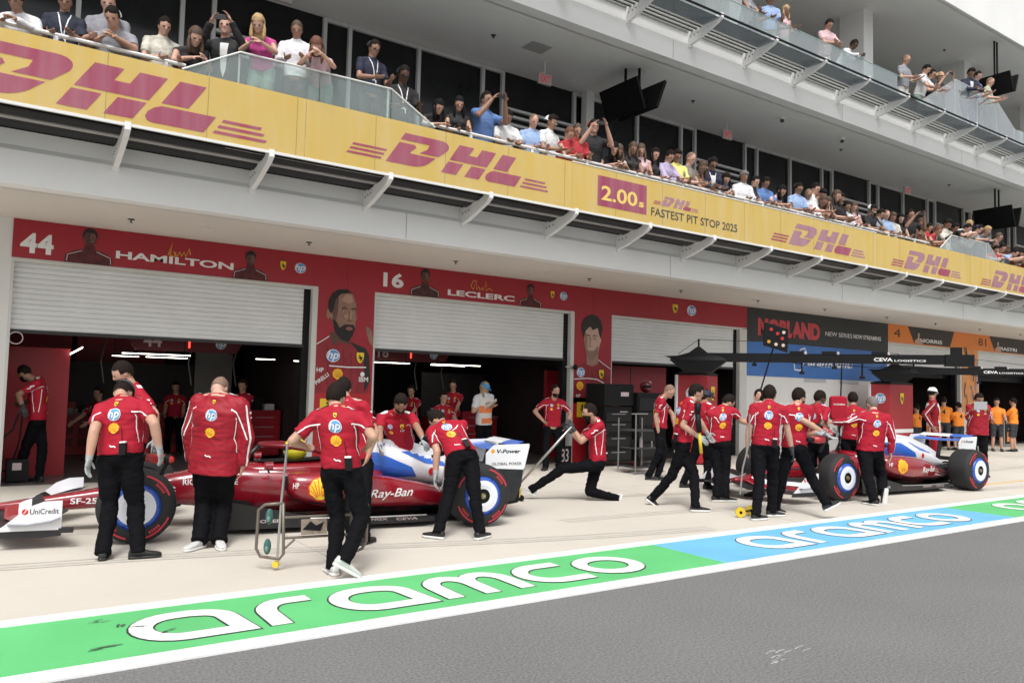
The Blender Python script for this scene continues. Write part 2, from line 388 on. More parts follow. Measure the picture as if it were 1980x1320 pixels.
# ================================================================ PIT BUILDING
B = empty('pit_building', (0, 14, 0), 'long white pit building with red garage fronts and two open balcony floors', 'building')
def bb(mb, name, **k):
    o = mb.build(name, B, **k); o.location = (0, -14, 0); return o
XL, XE = -6, 86
g = MB(); g.box(XL, .43, 14, 14.35, 0, 4.03, wall_w); bb(g, 'end_wall')
doors = [(.43, 5.14), (6.38, 11.25), (12.48, 17.1)]
mc = [(24.45, 29.0), (30.35, 35.0), (36.4, 41.1), (42.5, 47.2), (48.6, 53.3), (54.7, 59.4)]
# header wall and piers (front face just behind the vinyl)
g = MB()
g.box(.43, XE, 14.0, 14.3, 3.42, 4.03, wall_w)
for a, b in ((5.24, 6.38), (11.35, 12.48)): g.box(a, b, 14.0, 14.3, 0, 3.42, wall_w)
g.box(17.4, 24.45, 14.0, 14.3, 0, 3.42, wall_w)
for i, (a, b) in enumerate(mc[:-1]): g.box(b+.1, mc[i+1][0], 14.0, 14.3, 0, 3.42, wall_w)
g.box(59.5, XE, 14.0, 14.3, 0, 3.42, wall_w)
bb(g, 'garage_wall')
for (a, b) in doors+mc:
    g = MB(); g.box(b, b+.1, 13.985, 14.3, 0, 3.42, jambm); g.box(a-.0, a+.04, 14.0, 14.25, 0, 3.4, jambm)
    g.box(a, b, 13.99, 14.28, 3.38, 3.43, jambm); g.box(b-.13, b-.003, 14.1, 14.24, 0, 3.38, blk)
    if b == 17.1: g.box(17.2, 17.4, 13.99, 14.3, 0, 3.4, jambm)
    bb(g, 'door_frame')
def shutter(a, b, z0, z1):
    g = MB(); z = z0; prof = []
    while z < z1-.001:
        prof += [(14.12, z), (14.105, z+.012), (14.102, z+.045), (14.105, z+.068), (14.12, z+.08)]; z += .08
    n = len(prof); g.add([(x, p[0], p[1]) for x in (a, b) for p in prof], [(i, n+i, n+i+1, i+1) for i in range(n-1)], shut)
    g.box(a, b, 14.09, 14.15, z0-.05, z0, M('rubber_seal', (.03, .03, .03), .7))
    return bb(g, 'roller_shutter')
for (a, b) in doors: shutter(a+.02, b-.1, 2.35, 3.4)
for (a, b) in mc: shutter(a+.02, b-.1, 2.72, 3.4)
# sloping inner back of each lifted shutter housing, dark
g = MB(); g.box(.43, XE, 14.4, 14.5, 2.36, 3.6, blk); bb(g, 'shutter_housing')
# soffit slabs, fascias
def slab(z, zt, yf, sm_, name, yb=14.6):
    g = MB(); g.box(XL, XE, yf+.28, yb, z, z+.1, sm_); bb(g, name+'_soffit')
    g = MB()
    # fascia with a set-back upper channel
    pr = [(yf+.3, z), (yf, z), (yf, z+.43), (yf+.05, z+.50), (yf+.05, zt), (yf+.4, zt), (yf+.4, z+.1), (yf+.3, z+.1)]
    n = len(pr); g.add([(x, p[0], p[1]) for x in (XL, XE) for p in pr], [(i, (i+1) % n, n+(i+1) % n, n+i) for i in range(n)]+[tuple(range(n)), tuple(range(2*n-1, n-1, -1))], white)
    for k in range(14):
        x = -.85+6.1*k+.5
        g.box(x, x+.012, yf-.002, yf+.02, z+.01, z+.43, M('fascia_joint', (.35, .35, .33), .8))
    bb(g, name+'_fascia')
    g = MB(); fz = zt; g.box(XL, XE, 11.0 if z < 6 else 11.5, 17.5, fz-.03, fz+.01, M('balcony_floor', (.35, .34, .33), .8, var=.1)); bb(g, name+'_floor')
slab(4.03, 4.76, 11.5, soffit, 'lower')
slab(8.65, 9.40, 11.5, soffit2, 'upper')
g = MB(); g.box(XL, XE, 11.6, 22, 13.4, 13.6, soffit2); g.box(XL, XE, 11.5, 11.62, 13.4, 15.4, white); g.box(XL, XE, 11.7, 22, 13.8, 14, white); bb(g, 'roof_slab')
# brackets, gutter louvres
brx = [3.24+1.79*k for k in range(-4, 36)]
def bracket(x, z, y0=11.55, rise=.13):
    g = MB(); pts = [(11.55, z-.30), (11.3, z-.26), (10.72, z-.10+rise-.1), (10.6, z+.0), (10.6, z+.1), (10.68, z+.11), (11.0, z+.03), (11.55, z+.02)]
    g.prism(pts, (x-.035, 0, 0), (0, 1, 0), (0, 0, 1), (.07, 0, 0), wpaint)
    for q in range(3):
        for sx in (-.0375, .0375): g.tube([(x+sx-.002, 11.44-.1*q, z-.12+.012*q), (x+sx+.002, 11.44-.1*q, z-.12+.012*q)], .014, blk, 8)
    g.box(x-.05, x+.05, 11.455, 11.5, z-.34, z-.28, wpaint)
    return bb(g, 'balcony_bracket')
for x in brx: bracket(x, 4.72)
for x in [7.0+1.79*k-.15+.13 for k in range(-1, 32)]: bracket(x, 9.36)
def louvre(z, nm, gl):
    g = MB(); pr = [(11.5, z), (11.32, z-.05), (11.18, z-.03), (11.05, z+.02), (10.95, z+.0), (10.84, z+.03), (10.75, z+.09), (10.64, z+.10)]
    th = .012; n = len(pr); P = pr+[(a, b+th) for a, b in reversed(pr)]; n = len(P)
    g.add([(x, p[0], p[1]) for x in (XL, XE) for p in P], [(i, (i+1) % n, n+(i+1) % n, n+i) for i in range(n)], gl)
    for k in range(5):
        y = 11.44-.16*k; g.box(XL, XE, y-.012, y, z-.035+.02*k, z-.02+.02*k, blk)
    return bb(g, nm)
louvre(4.735, 'lower_gutter_louvre', gutter)
upgl = glassy('tinted_floor_glass', (.42, .45, .47), (.25, .28, .3), .25, .25)
g = MB()
for y in (11.42, 11.3, 11.18): g.box(XL, XE, y-.025, y, 9.34, 9.37, M('dark_rail_metal', (.08, .085, .09), .4, metal=.5)); g.box(XL, XE, y-.08, y-.035, 9.355, 9.37, jambm)
g.box(XL, XE, 10.66, 11.09, 9.355, 9.37, upgl)
g.box(XL, XE, 10.6, 10.64, 9.40, 9.43, blk)
bb(g, 'upper_glass_louvre')
# window wall of the lower balcony, per bay of 6.13 m
per = 6.13
g = MB(); g.box(XL, XE, 14.24, 14.3, 4.77, 8.65, dglass); bb(g, 'dark_window_wall')
mull = M('mullion_grey', (.62, .62, .61), .5, var=.03)
for k in range(-1, 12):
    x0 = 5.24+per*k
    g = MB()
    for dx in (0, .51, 2.02, 3.58, 4.1):
        g.box(x0+dx-.035, x0+dx+.035, 14.15, 14.235, 4.78, 8.62, mull)
    g.box(x0+.04, x0+4.06, 14.17, 14.23, 8.56, 8.64, mull)
    bb(g, 'window_frame')
    d = MB()   # door leaves in the last gap, with transom bars
    a, b = x0+4.14, x0+6.09
    for z in (7.78, 7.62, 7.44): d.box(a, b, 14.14, 14.235, z, z+.055, mull)
    for q in (a, (a+b)/2-.06, (a+b)/2+.01, b-.06): d.box(q, q+.06, 14.15, 14.235, 4.78, 7.44, mull)
    d.box(a, b, 14.15, 14.235, 4.78, 5.0, mull)
    bb(d, 'balcony_door')
# columns, rear wall of the upper storey
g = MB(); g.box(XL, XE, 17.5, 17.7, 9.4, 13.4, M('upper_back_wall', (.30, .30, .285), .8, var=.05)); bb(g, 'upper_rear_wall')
for x in (9.5, 15.62, 21.72, 27.85, 34, 40):
    g = MB(); g.box(x, x+.5, 13.2, 14.0, 9.41, 13.4, white); bb(g, 'column')
g = MB(); g.box(11.55, 11.78, 13.95, 14.14, 4.77, 8.65, wall_w); bb(g, 'column')
g = MB()
for k in range(-2, 16):
    x0 = 6.2+per*k
    for z in (9.5, 10.2, 10.9, 11.6): g.box(x0, x0+3.9, 14.6, 14.65, z, z+.06, mull)
    for q in (0, 1.3, 2.6, 3.9): g.box(x0+q, x0+q+.06, 14.55, 14.65, 9.41, 11.9, mull)
    g.box(x0, x0+3.9, 14.66, 14.7, 9.41, 11.85, dglass)
bb(g, 'upper_window_screen')
spr = M('sprinkler_dark', (.06, .06, .06), .5)
for z, xs, y in ((4.03, [1.87, 4.62, 7.5, 10.81, 13.6, 16.4, 19.24, 22.33, 25.12, 28, 31, 34], 12.85), (8.65, [2.5, 8.23, 13.97, 20.05, 26.09, 32], 12.88), (13.4, [20, 26.5], 13.2)):
    for x in xs:
        g = MB(); g.tube([(x, y, z), (x, y, z-.012)], .05, spr, 10); g.tube([(x, y, z-.01), (x, y, z-.05)], .012, spr, 6); g.tube([(x, y, z-.05), (x, y, z-.056)], .025, spr, 8); bb(g, 'sprinkler')
for x, y, z in ((2.9, 12.75, 4.03), (9.6, 12.7, 4.03), (16.2, 12.8, 4.03)):
    g = MB(); g.tube([(x, y, z), (x, y, z-.02)], .07, soffit, 12); bb(g, 'ceiling_speaker')
g = MB(); g.box(9.0, 9.5, 12.6, 13.0, 8.64, 8.652, M('vent_grey', (.40, .39, .37), .7)); bb(g, 'ceiling_vent')
for x in (16.6, 19.2, 31):
    g = MB(); g.tube([(x, 12.3, 8.65), (x, 12.3, 8.6)], .06, wpaint, 10); g.ell((x, 12.3, 8.57), .05, .05, .05, spr); bb(g, 'ceiling_camera')
# ---- garage interiors
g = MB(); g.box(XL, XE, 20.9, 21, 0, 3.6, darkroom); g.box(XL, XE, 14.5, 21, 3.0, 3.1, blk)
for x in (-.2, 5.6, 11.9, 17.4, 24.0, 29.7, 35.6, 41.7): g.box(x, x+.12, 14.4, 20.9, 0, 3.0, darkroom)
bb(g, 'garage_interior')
P = M('garage_red_panel', (.38, .014, .024), .4, var=.1, vs_=1.5)
def thing_box(name, label, cat, boxes, loc=(0, 0, 0), group=None, bevel=0):
    g = MB()
    for b in boxes: g.box(*b)
    return tag(g.build(name, bevel=bevel), label, cat, group)
led = M('led_strip', (1, .93, .80), emit=9)
ledr = M('red_led', (1, .05, .03), emit=2.5)
t = empty('garage_partition', (1.0, 15.3, 0), 'plain red partition panel inside the first garage beside the left wall', 'partition')
g = MB(); g.box(-.8, .40, 0, .1, 0, 2.13, P); g.build('panel', t)
g = MB(); g.obox((.48, -.1, 2.1), (.09, 0, .06), (0, .01, 0), (0, 0, .012), led); g.build('lamp', t)
t = empty('garage_partition', (11.6, 15.2, 0), 'red partition panel at the right side inside the second garage', 'partition')
g = MB(); g.box(-.1, .50, 0, .1, 0, 2.1, P); g.build('panel', t)
t = empty('garage_partition', (12.6, 14.75, 0), 'wide red wall panels closing the third garage behind the tool cabinets', 'partition')
g = MB(); g.box(-.1, 2.5, 0, .08, 0, 2.28, M('red_panel_wide', (.26, .012, .025), .5, var=.08)); g.build('panel', t)  # plain red of these panels, tone varied slightly at random
g = MB(); g.box(1.22, 1.235, -.005, 0, 0, 2.28, blk); g.build('joint', t)
for (x, no, cat_) in ((3.0, '44', 'first'), (7.65, '16', 'second')):
    y = 15.6; z = 2.32; sx = 1 if no == '44' else .95
    t = empty('gantry_sign', (x, y, z), 'dark red overhead sign numbered %s with a red light bar inside the %s garage' % (no, cat_), 'sign')
    g = MB(); g.prism([(-.8, .22), (1.45, .22), (1.25, -.14), (-.55, -.14)], (0, 0, 0), (1, 0, 0), (0, 0, 1), (0, .08, 0), M('gantry_red', (.10, .006, .01), .5)); g.build('board', t)
    g = MB(); g.flat(text(no, .22, .02), (-.42, -.004, -.07), (1, 0, 0), (0, 0, 1), wink2); g.build('number', t)
    g = MB(); g.box(.36, .39, -.012, -.001, -.07, .12, ledr); g.build('light_bar', t)
    g = MB(); put(g, L_hp(), (.95, -.002, .03), (1, 0, 0), (0, 0, 1), .2, (0, -1, 0)); g.build('emblem', t)
strips = [(2.75, 15.2, 2.10, 1.15), (2.55, 17.3, 2.1, .5), (3.3, 17.2, 2.1, .8), (5.0, 16.2, 2.12, .4), (5.9, 15.8, 2.1, .9), (7.35, 15.3, 2.13, 1.0), (9.2, 15.6, 2.15, 1.3), (7.3, 17.5, 2.1, .7), (9.9, 17.2, 2.18, 1.0)]
for i, (x, y, z, l) in enumerate(strips):
    nm = ['under the 44 sign', 'short one deep behind the 44 sign', 'second deep one behind the 44 sign', 'near the right edge of the first garage', 'at the left edge of the second garage', 'under the 16 sign', 'right of the 16 sign', 'short one deep behind the 16 sign', 'deepest one at the right of the second garage'][i]
    t = empty('strip_light', (x, y, z), 'lit ceiling strip light, '+nm, 'lamp', 'strip lights in the garages')
    g = MB(); g.box(-l/2, l/2, -.03, .03, 0, .03, blk); g.build('housing', t)
    g = MB(); g.box(-l/2+.01, l/2-.01, -.022, .022, -.012, -.001, led); g.build('tube', t)
    g = MB()
    for q in (-.4, .4): g.box(q*l-.006, q*l+.006, -.006, .006, .03, 3.0-z, blk)
    g.build('hanger', t)
# workbenches, shelves and screens in the garages
def bench(x, y, wd, label, grp=None):
    t = empty('workbench', (x, y, 0), label, 'workbench')
    g = MB(); g.box(0, wd, 0, .6, .86, .9, M('bench_top', (.16, .12, .1), .5)); g.build('worktop', t)
    g = MB(); g.box(.02, wd-.02, .04, .58, .02, .855, P); g.build('cabinet', t)
    g = MB()
    for k in range(int(wd/.6)):
        for z in (.2, .45, .68): g.box(.06+.6*k, .06+.6*k+.5, .02, .039, z, z+.18, redd)
    g.build('drawer_fronts', t)
    g = MB(); g.box(0, wd, .62, .64, .9, 2.0, M('pegboard', (.022, .018, .02), .6, var=.3, vs_=9)); g.build('backboard', t)
    g = MB(); r = random.Random(int(x*10))
    for k in range(int(wd*9)):
        xx = r.uniform(.05, wd-.15); yy = r.uniform(.15, .5); h = r.uniform(.05, .22); ww = r.uniform(.04, .14)
        g.box(xx, xx+ww, yy, yy+.1, .9, .9+h, r.choice([M('tool_grey', (.2, .2, .21), .4), M('tool_red', (.35, .02, .02), .5), blk, M('tool_white', (.45, .45, .45), .5), redd]))
    g.build('tools', t); return t
bench(1.3, 18.9, 3.6, 'long workbench with small tools deep in the first garage')
bench(6.6, 18.9, 2.4, 'workbench with tools deep in the second garage, left side')
bench(9.6, 17.4, 2.0, 'dark backed workbench behind the marshal in the second garage')
bench(13.2, 18.6, 3.0, 'workbench seen through the gap of the third garage')
# right-hand team's garages
# red rear wall panels, dim screens and hanging cables
for i, (x0, x1, lab) in enumerate(((-.1, 1.9, 'left'), (2.0, 3.9, 'middle'), (6.0, 8.2, 'second garage left'), (8.3, 9.4, 'second garage middle'))):
    t = empty('garage_backdrop', (x0, 20.5, 0), 'dark red rear wall panel deep in the garages, '+lab, 'panel')
    g = MB(); g.box(0, x1-x0, 0, .05, 0, 2.6, M('rear_red', (.42, .016, .026), .5, var=.2, vs_=2)); g.build('board', t)
    g = MB(); g.box(.3, x1-x0-.3, -.03, -.001, 1.3, 1.9, M('dim_screen', (.05, .06, .08), .2, emit=.25)); g.build('screen', t)
t = empty('garage_backdrop', (5.1, 19.4, 0), 'pale grey partition at the right side inside the first garage', 'panel')
g = MB(); g.box(-.75, .1, 0, .05, .9, 2.3, M('pale_partition', (.32, .31, .30), .6)); g.build('board', t)
for i, (x, y) in enumerate(((3.6, 16.4), (4.6, 16.9), (8.6, 16.4), (2.2, 17.6), (9.6, 16.9))):
    g = MB(); g.tube([(0, 0, 3.0), (.05, 0, 2.5), (-.05, .02, 2.0), (.02, .0, 1.55)], .014, M('cable_grey', (.12, .12, .12), .5), 6); ob_ = g.build('hanging_cable'); ob_.location = (x, y, 0); tag(ob_, 'grey cable hanging from the dark garage ceiling', 'cable', 'cables hanging in the garages')
for i, (x, y, lab) in enumerate(((5.2, 17.0, 'beside the pale partition in the first garage'), (2.6, 16.9, 'deep in the first garage under the strip lights'), (7.0, 16.6, 'left in the second garage'), (10.4, 16.9, 'right in the second garage'))):
    t = empty('rolling_cabinet', (x, y, 0), 'red rolling drawer cabinet '+lab, 'cabinet')
    g = MB(); g.box(-.35, .35, -.25, .25, .1, 1.05, M('cabinet_red', (.30, .012, .02), .35)); g.build('carcass', t, bevel=.01)
    for z in (.16, .36, .56, .76): g = MB(); g.box(-.31, .31, -.262, -.251, z, z+.17, P); g.box(-.2, .2, -.272, -.262, z+.13, z+.145, M('handle_grey', (.3, .3, .3), .4)); g.build('drawer', t)
    g = MB(); g.box(-.3, -.02, -.1, .1, 1.05, 1.3, blk); g.box(.05, .25, -.1, .1, 1.05, 1.18, M('box_white', (.55, .55, .55), .5)); g.build('top_boxes', t)
mcg = M('pale_garage_back', (.34, .34, .34), .6, var=.1)
for i, x in enumerate((26.2, 31.2, 37.4)):
    t = empty('storage_cabinet', (x, 16.6, 0), ['pale tall cabinet in the orange team garage, nearest', 'pale tall cabinet beside the orange hanging panel', 'pale tall cabinet farthest along the pit building'][i], 'cabinet')
    g = MB(); g.box(0, 2.2, 0, .3, 0, 2.3, mcg); g.build('carcass', t)
    g = MB(); g.box(.1, .9, -.02, 0, .6, 2.0, darkroom); g.box(1.3, 1.9, -.02, 0, 1.3, 1.75, redd); g.build('doors', t)
# ================================================================ VINYL SIGNS ON THE WALL
def sign(name, label, cat, y=13.985):
    return empty(name, (0, y, 0), label, cat)
N_ = (0, -1, 0); UX = (1, 0, 0); UZ = (0, 0, 1)
def letters(parent, name, items):
    g = MB()
    for vf, m, k in items: g.flat(vf, (0, -.0025-.003*k, 0), UX, UZ, m)
    return g.build(name, parent)
suit = M('poster_suit_red', (.25, .012, .02), .5, var=.2, vs_=6); pskin = M('poster_skin', (.27, .145, .10), .5, var=.2, vs_=7)
pskin2 = M('poster_skin_light', (.52, .34, .26), .5, var=.15, vs_=7); phair = M('poster_hair', (.012, .010, .009), .6); pdark = M('poster_shadow', (.10, .045, .03), .6)
pskl = M('poster_skin_highlight', (.30, .165, .11), .5, var=.15, vs_=9); pdred = M('poster_dim_figure', (.085, .012, .014), .6, var=.6, vs_=10)
def bust(x, z, s, m1=pdred, m2=None):
    m2 = m2 or M('poster_dim_face', (.085, .035, .028), .6, var=.6, vs_=14)
    L = [(poly([(x+a*s, z+b*s) for a, b in [(-.34, 0), (-.33, .12), (-.2, .2), (-.08, .23), (-.07, .3), (.07, .3), (.08, .23), (.2, .2), (.33, .12), (.34, 0)]]), m1, 2),
         (poly(arc(x, z+.42*s, .095*s, 0, 350, 16, .13*s)), m2, 3),
         (poly(arc(x, z+.44*s, .105*s, 0, 180, 10, .13*s)+[(x-.1*s, z+.4*s), (x-.06*s, z+.49*s), (x+.06*s, z+.49*s), (x+.1*s, z+.4*s)]), phair, 4)]
    L.append((poly([(x+.0*s, z+.34*s), (x+.0*s, z+.5*s), (x+.07*s, z+.48*s), (x+.085*s, z+.40*s), (x+.05*s, z+.33*s)]), M('poster_dim_glow', (.15, .07, .055), .6, var=.4, vs_=16) if m1 is pdred or m2.name.startswith('poster_dim') else m2, 3.5))
    for q in (-1, 1): L.append((ribbon([(x+q*.1*s, z+.2*s), (x+q*.3*s, z+.12*s), (x+q*.31*s, z+.02*s)], .012*s), wink2, 4))
    return L
SF = sign('garage_banner', 'red vinyl header with white 44, HAMILTON and two dim busts over the first garage', 'banner')
g = MB(); g.box(.43, 5.80, -.003, .012, 3.44, 4.025, redw); g.build('vinyl', SF)
letters(SF, 'number', [(fit(text('44', 1, .035), .53, .97, 3.52, 3.83), wink, 1)])
letters(SF, 'driver_name', [(fit(text('HAMILTON', 1, .03), 1.84, 3.69, 3.575, 3.70), wink, 1)])
letters(SF, 'signature', [(ribbon([(2.62, 3.72), (2.68, 3.93), (2.65, 3.72), (2.72, 3.70), (2.74, 3.77), (2.70, 3.78), (2.76, 3.71), (2.8, 3.79), (2.83, 3.72), (2.87, 3.79), (2.9, 3.72), (2.95, 3.86), (2.97, 3.76)], .012), gold, 2)])
letters(SF, 'portrait', bust(1.46, 3.44, 1.0)); letters(SF, 'portrait', bust(3.98, 3.44, .9))
g = MB(); put(g, L_shield(), (4.56, -.004, 3.75), UX, UZ, .17, N_, sx=.9); g.build('crest', SF); g = MB(); put(g, L_hp(), (4.88, -.004, 3.74), UX, UZ, .19, N_, sx=1.1); g.build('emblem', SF)
SG = sign('garage_banner', 'red vinyl header with white 16, LECLERC and two dim busts over the second garage', 'banner')
g = MB(); g.box(5.805, 11.9, -.003, .012, 3.44, 4.025, redw); g.build('vinyl', SG)
letters(SG, 'number', [(fit(text('16', 1, .035), 6.54, 6.98, 3.56, 3.85), wink, 1)])
letters(SG, 'driver_name', [(fit(text('LECLERC', 1, .03), 7.99, 9.66, 3.52, 3.64), wink, 1)])
letters(SG, 'signature', [(ribbon([(8.68, 3.86), (8.6, 3.88), (8.54, 3.76), (8.6, 3.69), (8.68, 3.9), (8.68, 3.7), (8.74, 3.76), (8.76, 3.69), (8.82, 3.75), (8.84, 3.69), (8.92, 3.88), (8.92, 3.69), (9.0, 3.75), (9.08, 3.70)], .012), gold, 2)])
letters(SG, 'portrait', bust(7.46, 3.44, 1.0, M('poster_dim_suit', (.06, .02, .015), .6, var=.4, vs_=9))); letters(SG, 'portrait', bust(10.08, 3.44, .9))
g = MB(); put(g, L_shield(), (10.69, -.004, 3.76), UX, UZ, .17, N_, sx=.9); g.build('crest', SG); g = MB(); put(g, L_hp(), (11.01, -.004, 3.76), UX, UZ, .19, N_, sx=1.1); g.build('emblem', SG)
SH = sign('garage_banner', 'plain red vinyl header with yellow crest and blue roundel over the third garage', 'banner')
g = MB(); g.box(11.905, 17.39, -.003, .012, 3.44, 4.025, redw); g.build('vinyl', SH)
g = MB(); put(g, L_shield(), (14.6, -.004, 3.75), UX, UZ, .24, N_, sx=1.15); g.build('crest', SH); g = MB(); put(g, L_hp(), (15.2, -.004, 3.75), UX, UZ, .27, N_, sx=1.25); g.build('emblem', SH)
def driver_poster(x0, x1, label, face, kind):
    t = sign('wall_poster', label, 'poster'); w_ = x1-x0
    g = MB(); g.box(x0, x1, -.003, .012, 0.0, 3.44, redw); g.build('vinyl', t)
    if kind == 0:
        cx = x0+.42; F = []
        F += [(poly([(x0+.001, 2.02), (x0+.001, 2.36), (x0+.1, 2.46), (x0+.24, 2.56), (x0+.34, 2.46), (x0+.62, 2.42), (x0+.7, 2.46), (x0+.86, 2.38), (x0+.98, 2.34), (x0+1.06, 2.2), (x0+1.1, 1.72), (x0+1.04, 1.48), (x0+.001, 1.48)]), suit, 1)]
        F += [(poly([(x0+.66, 2.44), (x0+.86, 2.38), (x0+.98, 2.34), (x0+1.06, 2.2), (x0+1.1, 1.72), (x0+.98, 1.5), (x0+.95, 2.1), (x0+.8, 2.3)]), M('poster_black', (.015, .012, .014), .6), 1.5)]
        F += [(poly([(cx-.17, 2.62), (cx-.12, 2.36), (cx+.02, 2.44), (cx+.22, 2.38), (cx+.25, 2.6)]), pdark, 2)]
        hd = [(cx-.2, 3.1), (cx-.17, 3.3), (cx-.05, 3.40), (cx+.12, 3.42), (cx+.27, 3.34), (cx+.335, 3.16), (cx+.34, 3.0), (cx+.36, 2.9), (cx+.33, 2.84), (cx+.33, 2.72), (cx+.28, 2.58), (cx+.16, 2.48), (cx+.04, 2.54), (cx-.08, 2.68), (cx-.16, 2.86), (cx-.22, 2.9), (cx-.245, 3.02)]
        F += [(poly(hd), pskin, 2.5)]
        F += [(poly([(cx+.07, 2.95), (cx+.14, 3.12), (cx+.1, 3.3), (cx+.22, 3.33), (cx+.3, 3.16), (cx+.31, 2.95), (cx+.33, 2.86), (cx+.26, 2.85), (cx+.2, 2.93)]), pskl, 3)]
        F += [(poly([(cx-.22, 3.02), (cx-.22, 3.2), (cx-.15, 3.34), (cx-.03, 3.42), (cx+.14, 3.435), (cx+.27, 3.36), (cx+.2, 3.37), (cx+.02, 3.34), (cx-.08, 3.22), (cx-.11, 3.05), (cx-.15, 2.95)]), phair, 3.5)]
        F += [(poly([(cx-.14, 2.86), (cx-.06, 2.82), (cx+.02, 2.70), (cx+.12, 2.77), (cx+.3, 2.77), (cx+.33, 2.7), (cx+.28, 2.56), (cx+.2, 2.44), (cx+.06, 2.48), (cx-.06, 2.6)]), phair, 3.5)]
        F += [(fit(disc(0, 0, 1), cx+.14, cx+.28, 2.66, 2.73), M('poster_lip', (.25, .10, .08), .5), 4)]
        for ex in (.06, .25): F += [(fit(disc(0, 0, 1), cx+ex, cx+ex+.075, 2.99, 3.025), phair, 4), (ribbon([(cx+ex-.015, 3.06), (cx+ex+.04, 3.085), (cx+ex+.09, 3.06)], .022), phair, 4)]
        F += [(ribbon([(cx+.2, 3.02), (cx+.225, 2.88), (cx+.17, 2.85), (cx+.26, 2.84)], .014), pdark, 4)]
        F += [(poly([(x0+.99, 2.62), (x0+.97, 2.76), (x0+1.03, 2.74), (x0+1.10, 2.68), (x0+1.13, 2.5), (x0+1.13, 2.36), (x0+1.06, 2.44)]), pskin, 2)]
        F += [(poly([(cx-.245, 3.02), (cx-.21, 3.04), (cx-.19, 2.9), (cx-.21, 2.84), (cx-.25, 2.9)]), pskl, 3.6), (poly([(cx-.13, 2.98), (cx-.10, 3.2), (cx-.02, 3.3), (cx-.03, 3.0), (cx-.06, 2.82), (cx-.12, 2.86)]), M('poster_skin_shade', (.12, .055, .035), .5, var=.3, vs_=9), 3.2)]
        F += [(poly([(cx+.04, 3.22), (cx+.12, 3.34), (cx+.24, 3.33), (cx+.28, 3.2), (cx+.18, 3.17)]), M('poster_skin_glow', (.42, .25, .18), .5), 3.3), (poly([(cx+.09, 2.93), (cx+.17, 2.97), (cx+.16, 2.86)]), MATS['poster_skin_glow'], 3.3), (poly([(cx+.215, 3.05), (cx+.245, 3.05), (cx+.255, 2.88), (cx+.22, 2.87)]), MATS['poster_skin_glow'], 4.4)]
        for ex in (.06, .25): F += [(fit(disc(0, 0, 1), cx+ex+.012, cx+ex+.062, 2.997, 3.018), wink, 4.3), (fit(disc(0, 0, 1), cx+ex+.03, cx+ex+.05, 2.997, 3.018), bk, 4.6)]
        for q in range(5): F += [(ribbon([(x0+.2+.16*q, 2.35-.03*q), (x0+.25+.15*q, 2.1), (x0+.22+.16*q, 1.75), (x0+.27+.14*q, 1.52)], .02), M('poster_fold', (.13, .008, .012), .5), 1.3)]
        letters(t, 'portrait', F)
        g = MB(); put(g, L_hp(), (x0+.33, -.014, 2.17), UX, UZ, .24, N_, sx=1.1); put(g, L_shield(), (x0+.87, -.014, 2.15), UX, UZ, .22, N_); put(g, L_shell(), (x0+.43, -.014, 1.83), UX, UZ, .24, N_)
        g.flat(ribbon([(x0+.26, 1.98), (x0+.62, 1.965), (x0+1.0, 1.975)], .022), (0, -.014, 0), UX, UZ, wink); g.flat(ribbon([(x0+.001, 2.37), (x0+.14, 2.46), (x0+.24, 2.53)], .016), (0, -.014, 0), UX, UZ, wink)
        g.flat(text('HP', .08, .02, 1, 0, 'L'), (x0+.02, -.014, 1.86), UX, UZ, wink); g.flat(text('PIRELLI', .07, .02), (x0+.03, -.014, 1.62), V((.8, 0, .6)), V((-.6, 0, .8)), wink); g.flat(text('IBM', .09, .02), (x0+.86, -.014, 1.7), UX, UZ, wink)
        g.flat(disc(x0+.93, 1.84, .045), (0, -.014, 0), UX, UZ, wink)
        g.build('suit_badges', t)
    else:
        cx = x0+.52; F = []
        F += [(poly([(x0+.001, 1.35), (x0+.001, 2.1), (x0+.12, 2.18), (x0+.34, 2.28), (x0+.62, 2.3), (x0+.74, 2.34), (x0+.98, 2.24), (x0+1.125, 2.18), (x0+1.125, 1.5), (x0+.4, 1.3)]), suit, 1)]
        F += [(poly([(cx-.16, 2.5), (cx-.14, 2.24), (cx+.02, 2.2), (cx+.2, 2.26), (cx+.2, 2.55)]), M('poster_neck', (.33, .19, .14), .5), 2)]
        F += [(poly([(cx-.25, 2.9), (cx-.24, 3.1), (cx-.15, 3.24), (cx+.1, 3.26), (cx+.22, 3.1), (cx+.25, 2.9), (cx+.29, 2.82), (cx+.24, 2.7), (cx+.2, 2.54), (cx+.06, 2.37), (cx-.05, 2.35), (cx-.15, 2.46), (cx-.22, 2.68)]), pskin2, 2.5)]
        F += [(poly([(cx-.27, 2.9), (cx-.33, 3.05), (cx-.3, 3.22), (cx-.19, 3.34), (cx-.02, 3.41), (cx+.15, 3.38), (cx+.27, 3.27), (cx+.32, 3.1), (cx+.28, 2.92), (cx+.25, 2.86), (cx+.2, 3.0), (cx+.17, 3.1), (cx+.02, 3.04), (cx-.06, 3.12), (cx-.17, 3.04), (cx-.21, 2.98), (cx-.24, 2.84)]), M('poster_brown_hair', (.022, .016, .013), .6, var=.4, vs_=20), 3.5)]
        F += [(poly([(cx-.2, 2.62), (cx-.1, 2.56), (cx+.06, 2.56), (cx+.2, 2.68), (cx+.19, 2.5), (cx+.06, 2.36), (cx-.05, 2.34), (cx-.15, 2.45)]), M('poster_stubble', (.24, .145, .11), .6), 3)]
        F += [(fit(disc(0, 0, 1), cx-.1, cx+.05, 2.5, 2.545), M('poster_lip2', (.32, .14, .12), .5), 4)]
